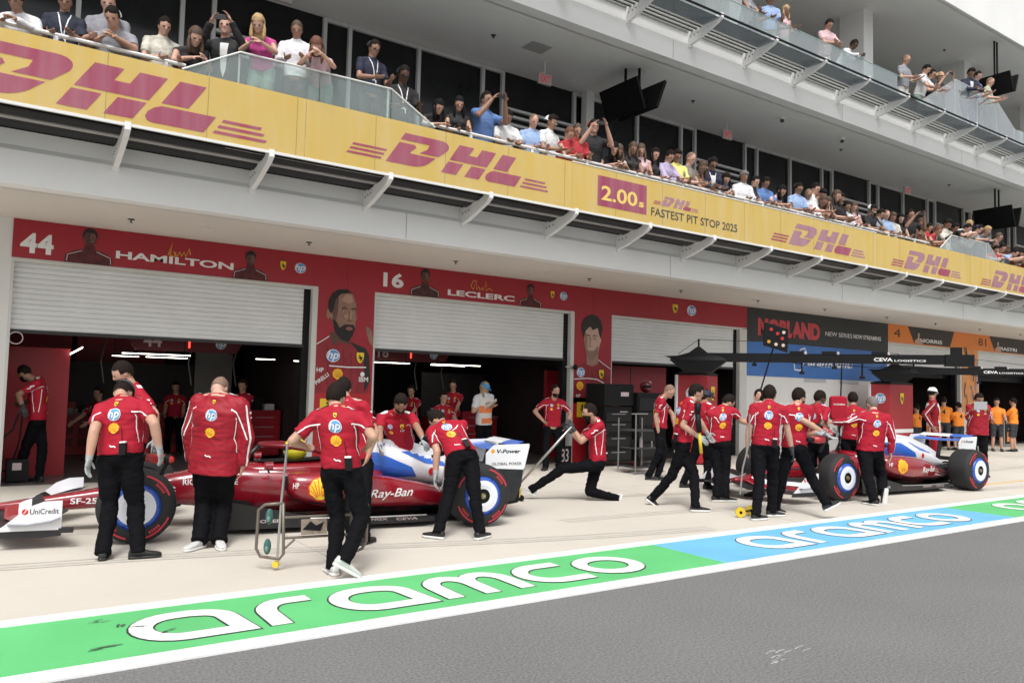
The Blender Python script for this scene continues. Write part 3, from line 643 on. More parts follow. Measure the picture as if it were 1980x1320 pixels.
        for ex in (-.17, .03): F += [(fit(disc(0, 0, 1), cx+ex, cx+ex+.09, 2.83, 2.865), phair, 4), (ribbon([(cx+ex-.01, 2.895), (cx+ex+.04, 2.925), (cx+ex+.11, 2.9)], .022), phair, 4)]
        F += [(ribbon([(cx-.045, 2.86), (cx-.06, 2.68), (cx-.09, 2.66), (cx+.0, 2.655)], .014), pdark, 4)]
        F += [(poly([(cx-.235, 2.9), (cx-.23, 3.0), (cx-.17, 2.98), (cx-.14, 2.8), (cx-.12, 2.55), (cx-.17, 2.5), (cx-.22, 2.68)]), M('poster_light_shade', (.27, .155, .11), .5, var=.2, vs_=9), 2.8), (poly([(cx+.06, 2.96), (cx+.15, 3.03), (cx+.2, 2.95), (cx+.14, 2.9)]), M('poster_light_glow', (.55, .36, .28), .5), 2.9), (poly([(cx+.0, 2.8), (cx+.12, 2.8), (cx+.16, 2.68), (cx+.04, 2.64)]), MATS['poster_light_glow'], 2.9)]
        for ex in (-.17, .03): F += [(fit(disc(0, 0, 1), cx+ex+.015, cx+ex+.07, 2.837, 2.858), wink, 4.3), (fit(disc(0, 0, 1), cx+ex+.03, cx+ex+.052, 2.837, 2.858), bk, 4.6)]
        for q in range(5): F += [(ribbon([(x0+.12+.2*q, 2.12), (x0+.18+.19*q, 1.9), (x0+.14+.2*q, 1.5)], .02), M('poster_fold', (.13, .008, .012), .5), 1.3)]
        letters(t, 'portrait', F)
        g = MB(); put(g, L_hp(), (x0+.2, -.014, 2.05), UX, UZ, .22, N_, sx=1.1); put(g, L_shield(), (x0+.82, -.014, 2.02), UX, UZ, .22, N_); put(g, L_shell(), (x0+.18, -.014, 1.74), UX, UZ, .24, N_)
        g.flat(ribbon([(x0+.01, 1.89), (x0+.4, 1.92), (x0+.7, 1.9), (x0+.9, 1.82), (x0+1.06, 1.68)], .022), (0, -.014, 0), UX, UZ, wink); g.flat(ribbon([(cx+.2, 2.36), (x0+.86, 2.28), (x0+1.12, 2.15)], .016), (0, -.014, 0), UX, UZ, wink)
        g.flat(text('HP', .07, .02), (x0+.08, -.014, 1.48), UX, UZ, wink)
        g.build('suit_badges', t)
    g = MB(); g.box(x0+.001, x1-.001, -.0055, -.0035, .02, 1.47, M('poster_base_red', (.42, .012, .02), .42, var=.05, vs_=1.5)); 
    put(g, [(rect(-.5, -.5, .5, .5), yl), (poly(HORSE), bk)], (x0+.28, -.006, 1.2), UX, UZ, .34, N_); g.build('lower_panel', t)
driver_poster(5.24, 6.375, 'tall red wall poster of a bearded dark haired driver between the first two garages', 0, 0)
driver_poster(11.35, 12.48, 'tall red wall poster of a clean cut young driver left of the third garage', 0, 1)
SM = sign('billboard', 'black and blue streaming series billboard right of the red garages', 'billboard')
g = MB(); g.box(17.4, 24.36, -.003, .012, 3.10, 4.025, M('billboard_black', (.022, .024, .024), .45, var=.1)); g.build('upper_panel', SM)
g = MB(); g.box(17.4, 24.3, -.003, .012, 2.15, 3.097, M('billboard_blue', (.045, .16, .46), .45, var=.05)); g.build('lower_panel', SM)
letters(SM, 'title', [(fit(text('MOBLAND', 1, .06), 17.85, 20.7, 3.27, 3.77), M('title_red', (.55, .06, .07), .5), 1)])
letters(SM, 'tagline', [(fit(text('NEW SERIES ', 1, .0), 20.97, 22.35, 3.44, 3.57), wink, 1), (fit(text('NOW STREAMING', 1, .025), 22.42, 23.94, 3.44, 3.57), wink, 1)])
SCR = join(ribbon([(19.45, 2.62), (19.5, 2.38), (19.75, 2.36), (19.95, 2.62), (20.05, 2.9), (19.95, 3.02), (19.75, 2.96), (19.7, 2.8)], .035), fit(text('aramount', 1, .02), 20.1, 22.3, 2.5, 2.78, .3), ribbon([(22.3, 2.5), (22.42, 2.8), (22.5, 2.9)], .03))
letters(SM, 'studio_script', [(SCR, wink, 1)])
g = MB(); g.box(19.95, 21.0, -.004, -.001, 2.04, 2.14, M('pale_grey_label', (.45, .46, .5), .5)); g.box(21.7, 22.7, -.004, -.001, 2.03, 2.12, MATS['pale_grey_label']); g.build('small_labels', SM)
org = M('orange_vinyl', (.75, .22, .035), .45, var=.05)
dkp = M('dark_vinyl', (.035, .03, .028), .5, var=.2)
for i, (a, b, no, nm, xa, xb) in enumerate(((24.37, 29.7, '4', 'NORRIS', 25.55, 28.4), (29.703, 35.8, '81', 'PIASTRI', 31.2, 34.3), (35.81, 42, '4', 'NORRIS', 37.2, 40.2), (42.01, 48, '81', 'PIASTRI', 43.4, 46.4))):
    t = sign('garage_banner', ['orange header with number 4 beside the black billboard', 'orange header with number 81 right of the first number 4 header', 'orange header with number 4 farther along the building', 'orange header with number 81 farthest along'][i], 'banner')
    g = MB(); g.box(a, b, -.003, .012, 3.44, 4.025, org); g.build('vinyl', t)
    g = MB(); g.prism([(xa, 4.02), (xb+.2, 4.02), (xb-.1, 3.47), (xa+.4, 3.47)], (0, -.006, 0), UX, UZ, (0, .003, 0), dkp); g.build('name_panel', t)
    letters(t, 'driver_name', [(fit(text(nm, 1, .03), xa+.75, xa+2.2, 3.53, 3.66), wink, 3)])
    letters(t, 'number', [(fit(text(no, 1, .0), xa-.85, xa-.45 if len(no) == 1 else xa-.25, 3.62, 3.9), bk, 1)])
    letters(t, 'portrait', [(v, m, k+2) for v, m, k in bust(xa+.65, 3.47, .75, pskin2, pskin2)])
t = sign('hanging_banner', 'narrow orange banner with dark and blue streaks on the pier right of the orange garage', 'banner')
g = MB(); g.box(29.15, 30.3, -.003, .012, 1.2, 3.44, M('orange_panel', (.70, .28, .08), .5, var=.1)); g.build('vinyl', t)
g = MB()
for q in range(22):
    x = random.uniform(29.25, 30.2); z = random.uniform(1.3, 3.1)
    g.flat(ribbon([(x, z), (min(30.28, x+random.uniform(-.05, .12)), z+.25), (max(29.17, min(30.28, x+random.uniform(-.25, .2))), z+.5)], random.uniform(.02, .07)), (0, -.005-.0004*q, 0), UX, UZ, random.choice([bk, dkp, hpb, org, M('streak_grey', (.3, .3, .34), .5)]))
g.build('streaks', t)
# ================================================================ BALCONY BALUSTRADES
DH = L_dhl()
def dhl(g, x0, x1, z0, z1, y=-.003, m=mauve): g.flat(fit(DH, x0, x1, z0, z1), (0, y, 0), UX, UZ, m)
segs = [(-3.2, 3.7, 'yellow balcony banner with a huge three letter mark, leftmost', [('d', -1.2, 3.17, 4.87, 5.47)]),
        (3.7, 8.5, 'yellow balcony banner with a large three letter mark below the raised glass', [('d', 4.31, 7.98, 4.98, 5.47)]),
        (8.5, 13.4, 'yellow balcony banner reading 2.00s fastest pit stop 2025', [('f',)]),
        (13.4, 18.0, 'yellow balcony banner with the three letter mark right of the pit stop slogan', [('d', 13.96, 17.5, 4.94, 5.43)]),
        (18.0, 22.7, 'yellow balcony banner with the three letter mark below the far raised glass', [('d', 18.63, 22.1, 4.91, 5.40)]),
        (22.7, 40, 'yellow balcony banner running on at the right edge of the picture', [('d', 23.2, 26.8, 4.87, 5.38), ('d', 28.2, 31.6, 4.87, 5.36)])]
gcap = M('balustrade_edge', (.75, .75, .72), .4)
yb = 10.62
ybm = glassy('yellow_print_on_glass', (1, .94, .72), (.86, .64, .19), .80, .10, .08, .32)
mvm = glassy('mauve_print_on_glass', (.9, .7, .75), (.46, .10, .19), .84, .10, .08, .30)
for a, b, lab, its in segs:
    t = empty('balcony_banner', (0, yb, 0), lab, 'banner')
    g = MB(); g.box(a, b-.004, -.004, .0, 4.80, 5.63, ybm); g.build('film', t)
    g = MB(); g.box(a, b, -.015, .02, 4.765, 4.80, gcap)
    g.box(a, b, -.012, .016, 5.63, 5.65, gcap) if its[0][0] == 'f' or a > 7 and b < 19 else None
    g.build('edge_trim', t)
    g = MB()
    x = math.ceil(a/1.19)*1.19
    while x < b: g.box(x, x+.006, -.0055, .0, 4.80, 5.62, M('glass_joint', (.25, .2, .08), .5)); x += 1.19
    g.build('glass_joints', t)
    g = MB()
    for it in its:
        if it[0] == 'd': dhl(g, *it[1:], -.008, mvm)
        else:
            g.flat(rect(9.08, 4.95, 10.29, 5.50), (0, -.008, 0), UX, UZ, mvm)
            g.flat(fit(text('2.00', 1, .02), 9.17, 10.05, 5.06, 5.33), (0, -.011, 0), UX, UZ, M('yellow_ink', (.80, .58, .16), .4))
            g.flat(fit(text('s', 1, .03), 10.09, 10.22, 5.07, 5.17), (0, -.011, 0), UX, UZ, MATS['yellow_ink'])
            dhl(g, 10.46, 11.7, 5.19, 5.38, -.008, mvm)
            g.flat(fit(text('FASTEST PIT STOP 2025', 1, .012), 10.41, 12.87, 4.96, 5.12), (0, -.008, 0), UX, UZ, greyink)
    g.build('print', t)
bgl = glassy('balcony_glass', (.92, .98, .97), (.86, .95, .94), .15, .12)
bgl2 = glassy('upper_balcony_glass', (.92, .97, .97), (.88, .94, .94), .17, .14)
def raised_glass(xs, lab):
    a, b, c, d = xs
    t = empty('glass_balustrade', (a, yb+.03, 0), lab, 'balustrade')
    for x0, z0, x1, z1 in ((a, 5.64, b, 6.06), (b, 6.06, c, 6.09), (c, 6.09, d, 5.66)):
        n = 1 if x1-x0 < 1 else 2
        for q in range(n):
            u0 = x0+(x1-x0)*q/n+.006; u1 = x0+(x1-x0)*(q+1)/n-.006; w0 = z0+(z1-z0)*(u0-x0)/(x1-x0); w1 = z0+(z1-z0)*(u1-x0)/(x1-x0)
            g = MB(); g.prism([(u0-a, 5.635), (u1-a, 5.635), (u1-a, w1), (u0-a, w0)], (0, 0, 0), UX, UZ, (0, .012, 0), bgl); g.build('glass_pane', t)
    g = MB(); g.tube([(0, 0, 5.65), (b-a, 0, 6.07), (c-a, 0, 6.10), (d-a, 0, 5.67)], .014, gcap, 6); g.build('cap_rail', t)
    g = MB(); g.box(c-a-.05, c-a-.03, .02, .05, 4.8, 6.1, gcap); g.box(-.01+b-a, .01+b-a, .02, .04, 4.8, 6.05, jambm); g.build('post', t)
    g = MB(); g.box(b-a-.1, c-a+.1, .15, 3.4, 4.78, 5.14, M('platform_grey', (.45, .46, .46), .6)); g.build('raised_platform', t)
raised_glass((2.05, 2.77, 5.01, 5.77), 'raised clear glass balustrade in front of the standing group at left')
raised_glass((21.08, 21.68, 23.75, 24.41), 'raised clear glass balustrade far right on the lower balcony')
def rail(x0, x1, lab):
    t = empty('handrail', (x0, 10.95, 0), lab, 'handrail')
    g = MB(); g.tube([(0, 0, 5.82), (x1-x0, 0, 5.82)], .028, wpaint, 8); g.build('top_bar', t)
    x = .9
    while x < x1-x0: g = MB(); g.box(x-.025, x+.025, -.02, .02, 4.78, 5.82, wpaint); g.build('post', t); x += 1.25
    g = MB(); x = .3
    while x < x1-x0: g.box(x-.11, x+.11, -.03, -.01, 5.68, 5.72, wpaint); x += .62
    g.build('brackets', t)
chm = M('seat_pale_blue', (.58, .66, .74), .5, var=.05); k = 0
for (a, b, y) in ((-.6, 2.6, 12.15), (5.9, 21.2, 12.1), (24.4, 27, 12.1)):
    x = a
    while x < b:
        t = empty('balcony_chair', (x, y+.12*(k % 3), 4.77), 'pale blue white chair standing behind the people at the rail', 'chair', 'pale chairs along the lower balcony')
        g = MB(); g.rings([[V((q*.24, .02*(1-abs(q)), z+.0)) for q in (-1, -.6, 0, .6, 1)]+[V((q*.24, .05+.02*(1-abs(q)), z)) for q in (1, .6, 0, -.6, -1)] for z in (.5, .8, 1.02, 1.1)], chm); g.build('backrest', t)
        g = MB(); g.box(-.24, .24, .0, -.45, .44, .48, chm); g.build('seat', t)
        for lx in (-.22, .22):
            for ly in (-.42, .02): g = MB(); g.box(lx-.015, lx+.015, ly-.015, ly+.015, 0, .44, wpaint); g.build('leg', t)
        x += .74; k += 1
rail(-1.5, 2.15, 'white tube handrail behind the leftmost yellow banner'); rail(5.7, 21.1, 'long white tube handrail in the middle of the lower balcony'); rail(24.4, 40, 'white tube handrail at the far right of the lower balcony')
# upper glass
t = empty('glass_balustrade', (7, 11.47, 0), 'long clear glass balustrade along the top balcony', 'balustrade')
x = 7.2
while x < 44:
    if not (21.6 < x+1.17 and x < 27.6):
        g = MB(); g.box(x-7, x-7+1.19, 0, .014, 9.42, 10.46, bgl2); g.build('glass_pane', t)
    x += 1.21
g = MB(); g.box(0, 14.3, -.003, .017, 10.462, 10.475, M('glass_edge_green', (.30, .45, .42), .2)); g.build('glass_edge', t)
t = empty('glass_balustrade', (21.6, 11.45, 0), 'raised pale glass balustrade at the right of the top balcony', 'balustrade')
ps = [(0, 10.0), (2.05, 11.14), (3.4, 11.12), (4.65, 11.07), (5.85, 10.42), (6.4, 10.42)]
for (x0, z0), (x1, z1) in zip(ps, ps[1:]):
    g = MB(); g.prism([(x0+.006, 9.43), (x1-.006, 9.43), (x1-.006, z1), (x0+.006, z0)], (0, 0, 0), UX, UZ, (0, .014, 0), bgl2); g.build('glass_pane', t)
g = MB()
for x, z in ps[1:5]: g.box(x-.02, x+.0, .02, .05, 9.42, z, gcap)
g.build('posts', t)
g = MB(); g.box(1.9, 5.2, .1, 3.5, 9.42, 9.90, MATS['platform_grey']); g.build('raised_platform', t)
# ---- exit signs and televisions
exr = M('exit_red', (.55, .05, .05), .5, emit=.25); exw = M('exit_face', (.50, .46, .45), .5)
for i, (x, y, z) in enumerate(((4.12, 13.3, 8.36), (9.83, 13.3, 8.28), (15.7, 13.3, 8.28), (24.3, 13.3, 8.24))):
    t = empty('exit_sign', (x, y, z), ['red lettered exit sign above the photographer and blonde woman', 'red lettered exit sign left of the nearer televisions', 'red lettered exit sign over the navy suited man', 'small exit sign left of the far televisions'][i], 'sign', 'exit signs under the balcony ceiling')
    g = MB(); g.box(-.17, .17, -.03, .03, -.12, .12, exw); g.build('housing', t, bevel=.008)
    g = MB(); g.flat(text('EXIT', .15, .02, .62, 0, 'C'), (0, -.0335, -.075), UX, UZ, exr); g.build('lettering', t)
    g = MB(); g.tube([(0, 0, .12), (0, 0, 8.65-z)], .015, wpaint, 6); g.tube([(0, 0, 8.64-z), (0, 0, 8.65-z)], .06, wpaint, 10); g.build('stem', t)
def tv(x, ya, yb_, zt, sgn, lab, top, t_=.38):
    """screen whose top edge runs along y from ya to yb_; sgn -1 faces -x, +1 faces +x, leaning out at the top"""
    wd = yb_-ya; h = wd*.57; dn = V((-sgn*sin(t_), 0, -cos(t_))); nf = V((sgn*cos(t_), 0, -sin(t_))); c = V((x, (ya+yb_)/2, zt))+dn*h/2
    t = empty('television', tuple(c), lab, 'television', 'hanging televisions')
    scr = M('tv_screen', (.005, .005, .006), .35, spec=.3); bz = M('tv_bezel', (.006, .006, .006), .6, spec=.15)
    g = MB(); g.obox((0, 0, 0), V((0, wd/2, 0)), nf*.035, dn*h/2, bz); g.build('casing', t, bevel=.006)
    g = MB(); g.obox(nf*.0365, V((0, wd/2-.025, 0)), nf*.001, dn*(h/2-.025), scr); g.build('screen', t)
    g = MB(); g.obox(nf*-.06, V((0, .16, 0)), nf*.025, dn*.12, bz); q = nf*-.1; g.tube([q, V((q.x, 0, top-c.z))], .03, bz, 8); g.build('mount', t)
tv(11.2, 11.89, 13.07, 8.25, -1, 'large black television facing left under the lower balcony ceiling', 8.65)
tv(11.86, 11.7, 12.88, 8.25, 1, 'black television back to back with the large one, facing right', 8.65)
tv(27.5, 11.6, 12.8, 7.98, -1, 'far black television facing left at the right end of the lower balcony', 8.65)
tv(28.2, 11.6, 12.8, 7.98, 1, 'black television back to back with the far one on the lower balcony', 8.65)
tv(26.9, 11.35, 12.45, 12.2, -1, 'black television on a long pole on the top balcony, facing left', 13.4)
tv(27.5, 11.35, 12.45, 12.2, 1, 'black television on a long pole on the top balcony, facing right', 13.4)
# ================================================================ RACING CAR (local frame: x forward from the rear axle, y left, z up)
cred = M('car_red', (.25, .006, .016), .26, coat=.9, var=.06, vs_=3)
carb = M('carbon', (.013, .013, .015), .38, var=.3, vs_=8)
cwh = M('car_white', (.74, .75, .78), .3, coat=.4)
cbl = M('car_blue', (.03, .13, .55), .3, coat=.4)
tyre = M('tyre_rubber', (.016, .016, .017), .75, var=.25, vs_=6, bump=.15, bs=50)
tred = M('tyre_red_print', (.50, .03, .05), .6)
rimb = M('rim_blue', (.03, .09, .42), .35); rimw = M('rim_white', (.72, .74, .80), .3); brass = M('wheel_nut', (.30, .24, .08), .35, metal=.6)
steel = M('bare_steel', (.45, .45, .44), .32, metal=.8)
def sring(x, yc, hw, z0, z1, p=3., n=28):
    out = []
    for k in range(n):
        t = 2*pi*k/n; c_, s_ = cos(t), sin(t)
        out.append((x, yc+hw*math.copysign(abs(c_)**(2/p), c_), (z0+z1)/2+(z1-z0)/2*math.copysign(abs(s_)**(2/p), s_)))
    return out
def smooth_st(st, k=4):
    """Catmull-Rom through the stations"""
    out = []; n = len(st)
    for i in range(n-1):
        p0, p1, p2, p3 = st[max(i-1, 0)], st[i], st[i+1], st[min(i+2, n-1)]
        for j in range(k):
            t = j/k; out.append(tuple(.5*((2*b)+(-a+c)*t+(2*a-5*b+4*c-d)*t*t+(-a+3*b-3*c+d)*t**3) for a, b, c, d in zip(p0, p1, p2, p3)))
    return out+[st[-1]]
def bvh_of(mb): return BVHTree.FromPolygons([V(p) for p in mb.v], mb.f)
def wheel(parent, x, y, wd, side, r=.36):
    w_ = empty('wheel', (x, y, r)); w_.parent = parent
    g = MB(); h = wd/2; s = side
    pr = [(-h, .225), (-h+.0, .27), (-h+.012, .325), (-h+.05, .352), (-h*.5, .36), (h*.5, .36), (h-.05, .352), (h-.012, .325), (h, .27), (h, .225)]
    N = 48; rings = [[(q[1]*cos(2*pi*k/N), q[0], q[1]*sin(2*pi*k/N)) for k in range(N)] for q in pr]
    g.rings(rings, tyre, cap=False); g.build('tyre', w_, smooth=True)
    g = MB(); yo = s*(h+.003)
    def ringf(r0, r1, a0, a1, yy, m, n=24, bow=0):
        v = []; f = []
        for k in range(n+1):
            a = R(a0+(a1-a0)*k/n); v += [(r0*cos(a), yy, r0*sin(a)), (r1*cos(a), yy+bow, r1*sin(a))]
        for k in range(n): f.append((2*k, 2*k+1, 2*k+3, 2*k+2))
        g.add(v, f, m)
    for a0, a1 in ((20, 75), (105, 160), (200, 255), (285, 340)): ringf(.30, .318, a0, a1, yo-s*.004, tred, bow=-s*.004)
    for a0 in (40, 128, 220, 308):
        for q in range(5): ringf(.262, .288, a0+q*5, a0+q*5+3.2, yo-s*.0005, tred, 2)
    g.build('sidewall_markings', w_)
    g = MB(); N = 40
    prof = [(.226, .0), (.222, -.012), (.205, .010), (.178, .020), (.12, .026), (.082, .02)]
    cols = [rimb, rimb, rimb, rimw, rimw]
    for i in range(len(prof)-1):
        ra = [(prof[i][0]*cos(2*pi*k/N), s*(h+prof[i][1]), prof[i][0]*sin(2*pi*k/N)) for k in range(N)]
        rb = [(prof[i+1][0]*cos(2*pi*k/N), s*(h+prof[i+1][1]), prof[i+1][0]*sin(2*pi*k/N)) for k in range(N)]
        g.rings([ra, rb], cols[i], cap=False)
    for k in range(6):
        a = 2*pi*k/6; g.tube([(.208*cos(a), s*(h+.008), .208*sin(a)), (.208*cos(a), s*(h+.016), .208*sin(a))], .007, blk, 8)
    g.build('wheel_cover', w_, smooth=True)
    g = MB(); g.tube([(0, s*(h-.08), 0), (0, s*(h+.004), 0)], .082, blk, 24); g.tube([(0, s*h, 0), (0, s*(h+.024), 0)], .034, brass, 16); g.tube([(0, s*h, 0), (0, s*(h+.04), 0)], .016, steel, 10); g.build('wheel_nut', w_)
    g = MB(); g.tube([(0, -s*(h-.02), 0), (0, s*(h-.05), 0)], .22, blk, 24); g.build('brake_drum', w_)
    return w_
def foil(g, pts, th, m):
    """wing plane: list of (x, y, z, chord, pitch)"""
    rings = []
    for x, y, z, c, a in pts:
        rr = []
        for t, h in ((0, 0), (.15, .5), (.5, .6), (.85, .3), (1, 0), (.8, -.1), (.4, -.25), (.1, -.25)):
            rr.append((x-c*t*cos(a)-th*h*sin(a), y, z+c*t*sin(a)+th*h*cos(a)))
        rings.append(rr)
    g.rings(rings, m)
def make_car(label, helmet_m, halo_band):
    t = empty('racing_car', (0, 0, 0), label, 'racing car', 'two red racing cars in the pit lane')
    # monocoque and nose
    st = [(5.0, .05, .24, .30), (4.7, .09, .215, .335), (4.25, .12, .22, .40), (3.7, .155, .25, .49), (3.2, .20, .24, .60), (2.75, .26, .18, .66), (2.35, .31, .14, .66), (1.9, .335, .12, .64), (1.4, .34, .12, .62), (1.0, .33, .12, .6)]
    body = MB(); body.rings([sring(x, 0, hw, z0, z1, 3.2) for x, hw, z0, z1 in smooth_st(st)], cred)
    o = body.build('monocoque', t, smooth=True); bb_ = bvh_of(body)
    g = MB()
    drape(fit(text('UniCredit', 1, .02), 3.62, 3.25, .40, .47), (0, 2, 0), UX, UZ, (0, -1, 0), bb_, g, wink)
    drape(fit(text('RICHARD MILLE', 1, .01), 3.18, 2.62, .47, .53), (0, 2, 0), UX, UZ, (0, -1, 0), bb_, g, wink)
    drape(fit(text('SF-25', 1, .02, 1), 4.25, 4.0, .29, .35), (0, 2, 0), UX, UZ, (0, -1, 0), bb_, g, wink)
    drape(ribbon([(2.4, .60), (2.0, .605), (1.7, .6)], .02), (0, 2, 0), UX, UZ, (0, -1, 0), bb_, g, wink)
    for q, m in ((0, wink), (.07, bk)): drape(fit(text('44' if 'near' in label else '16', 1, .04), 3.95-q, 3.75-q, -.06, .06), (0, 0, 1.2), UX, V((0, 1, 0)), (0, 0, -1), bb_, g, wink) if q == 0 else None
    g.build('body_lettering', t)
    # engine cover with airbox
    st = [(1.62, .12, .60, .95), (1.5, .16, .55, .98), (1.2, .20, .50, .965), (.8, .20, .45, .86), (.4, .175, .40, .74), (0, .13, .34, .62), (-.35, .08, .32, .48), (-.6, .04, .34, .42)]
    ec = MB(); ec.rings([sring(x, 0, hw, z0, z1, 2.3) for x, hw, z0, z1 in smooth_st(st)], cwh); ec.build('engine_cover', t, smooth=True); be = bvh_of(ec)
    g = MB()
    for sy in (1, -1):
        O = (0, 2*sy, 0); D = (0, -sy, 0)
        drape(poly([(1.55, .60), (1.55, .82), (1.05, .80), (.62, .62), (.55, .5), (1.5, .5)]), O, UX, UZ, D, be, g, cbl)
        drape(poly([(.75, .80), (.45, .80), (-.1, .68), (-.3, .56), (.1, .60), (.45, .66)]), O, UX, UZ, D, be, g, cbl)
        drape(fit(text('hp', 1, .03, 1, .3), .98 if sy > 0 else .75, .75 if sy > 0 else .98, .86, .92), O, UX, UZ, D, be, g, cbl, off=.006)
        drape(disc(.36, .56, .045, 16), O, UX, UZ, D, be, g, logored, off=.006)
    g.build('cover_graphics', t)
    g = MB(); g.rings([sring(1.625, 0, .10, .68, .93, 2.3), sring(1.60, 0, .10, .68, .93, 2.3)], blk); g.build('air_intake', t)
    g = MB(); g.prism([(1.05, .96), (.55, .90), (-.05, .72), (-.32, .60), (-.3, .5), (.5, .6)], (0, -.006, 0), UX, UZ, (0, .012, 0), cwh); g.build('shark_fin', t)
    # sidepods
    for sy in (1, -1):
        st = [(2.12, .47, .16, .38, .60), (2.0, .49, .21, .30, .625), (1.6, .50, .235, .20, .62), (1.1, .47, .235, .18, .57), (.6, .38, .20, .16, .47), (.2, .29, .14, .16, .37), (-.25, .20, .07, .17, .28)]
        sp = MB(); sp.rings([sring(x, sy*y, hw, z0, z1, 2.6) for x, y, hw, z0, z1 in smooth_st(st)], cred)
        o = sp.build('sidepod', t, smooth=True); bs_ = bvh_of(sp); g = MB(); O = (0, 2*sy, 0); D = (0, -sy, 0)
        def logo(lg, cx, cz, s_, step=.03):
            for i, (vf, m) in enumerate(lg): drape(xf(vf, s_*(-1 if sy > 0 else 1), s_, cx, cz), O, UX, UZ, D, bs_, g, m, step, .004+.0025*i)
        logo(L_shell(), 1.80, .45, .28)
        logo([(xf(scallop and (poly(scallop(.54))), 1), wink)], 1.80, .45, .28) if False else None
        def tx(s_, x0, x1, z0, z1, b=.01, sh=0):
            v = text(s_, 1, b, 1, sh)
            v = fit(v, x0, x1, z0, z1) if sy > 0 else fit(v, x1, x0, z0, z1)
            drape(v, O, UX, UZ, D, bs_, g, wink)
        tx('Ray-Ban', 1.25, .72, .31, .43, .012, .35); tx('HP', 2.08, 2.02, .46, .52)
        # undercut painted carbon
        drape(poly([(2.2, .10), (2.2, .40), (1.95, .33), (1.6, .27), (1.0, .235), (.3, .20), (-.3, .18), (-.3, .05)]), O, UX, UZ, D, bs_, g, carb, .04, .003)
        gb = g.build('sidepod_graphics', o)
        g = MB(); g.rings([sring(2.128, sy*.47, .13, .42, .575, 2.6), sring(2.10, sy*.47, .13, .42, .575, 2.6)], blk); g.build('inlet', o)
    # floor
    g = MB(); pf = [(2.95, .28), (2.8, .62), (2.3, .72), (1.5, .76), (.75, .76), (.45, .66), (.38, .50), (-.4, .48), (-.4, -.48), (.38, -.50), (.45, -.66), (.75, -.76), (1.5, -.76), (2.3, -.72), (2.8, -.62), (2.95, -.28)]
    g.add([(x, y, .055) for x, y in pf]+[(x, y, .085) for x, y in pf], [tuple(range(15, -1, -1)), tuple(range(16, 32))]+[(i, (i+1) % 16, 16+(i+1) % 16, 16+i) for i in range(16)], carb)
    for sy in (1, -1):
        g.prism([(2.9, .06), (2.95, .30), (2.7, .34), (2.3, .26), (1.9, .17), (1.2, .13), (.5, .12), (.5, .06)], (0, sy*.755, 0), UX, UZ, (0, sy*.012, 0), carb)
        for k in range(4): g.prism([(2.92-.05*k, .08), (2.92-.05*k, .34), (2.5, .30), (2.45, .08)], (0, sy*(.66-.09*k), 0), UX, UZ, (0, .008, 0), carb)
        g.tube([(1.9, sy*.77, .15), (1.2, sy*.80, .14), (.6, sy*.78, .14)], .008, steel, 6)
    g.build('floor', t)
    g = MB()
    for sy in (1, -1):
        q = 1 if sy > 0 else -1
        for s_, a, b, z0, z1 in (('JOKER', 2.45, 2.2, .11, .155), ('BINGX', 1.3, 1.05, .095, .125), ('CEVA', .95, .7, .09, .12)):
            v = fit(text(s_, 1, .02), a, b, z0, z1) if sy > 0 else fit(text(s_, 1, .02), b, a, z0, z1)
            g.flat(v, (0, sy*.7695, 0), UX, UZ, wink2)
    g.build('floor_lettering', t)
    g = MB(); g.rings([sring(-.35, 0, .3, .08, .32, 4), sring(-.75, 0, .34, .14, .40, 4)], blk); g.build('diffuser', t)
    g = MB(); g.rings([sring(.45, 0, .26, .12, .42, 4), sring(-.5, 0, .16, .16, .40, 4)], carb); g.build('gearbox', t)
    # wheels and suspension
    for sy in (1, -1):
        wheel(t, 3.6, sy*.83, .31, sy); wheel(t, 0, sy*.79, .40, sy)
    g = MB()
    for sy in (1, -1):
        for a, b in (((3.95, .13, .42), (3.64, .72, .48)), ((3.3, .18, .46), (3.58, .72, .48)), ((3.85, .14, .27), (3.62, .72, .24)), ((3.2, .2, .26), (3.58, .72, .24)), ((3.5, .17, .30), (3.62, .70, .46)),
                     ((.5, .24, .40), (.02, .62, .46)), ((-.35, .12, .42), (-.02, .62, .46)), ((.55, .24, .24), (.02, .62, .24)), ((-.3, .14, .22), (-.02, .62, .24)), ((.2, .2, .2), (.0, .62, .36))):
            g.tube([(a[0], sy*a[1], a[2]), (b[0], sy*b[1], b[2])], .016, carb, 6)
    g.build('suspension', t)
    # front wing
    g = MB()
    for i, (dz, dx, c_, a_) in enumerate(((0, 0, .26, .06), (.045, -.21, .15, .25), (.095, -.33, .13, .38), (.145, -.43, .12, .5))):
        for sy in (1, -1):
            foil(g, [(4.93+dx-.0, 0.0 if i == 0 else sy*.1, .10+dz*.7+.07, c_, a_), (4.90+dx, sy*.3, .09+dz*.8, c_, a_), (4.74+dx, sy*.62, .08+dz, c_, a_), (4.60+dx, sy*.95, .075+dz, c_, a_)], .022, carb if i < 1 else (cwh if i == 2 else cred if i == 1 else carb))
    fw = g.build('front_wing', t); fw.location = (.11, 0, .07)
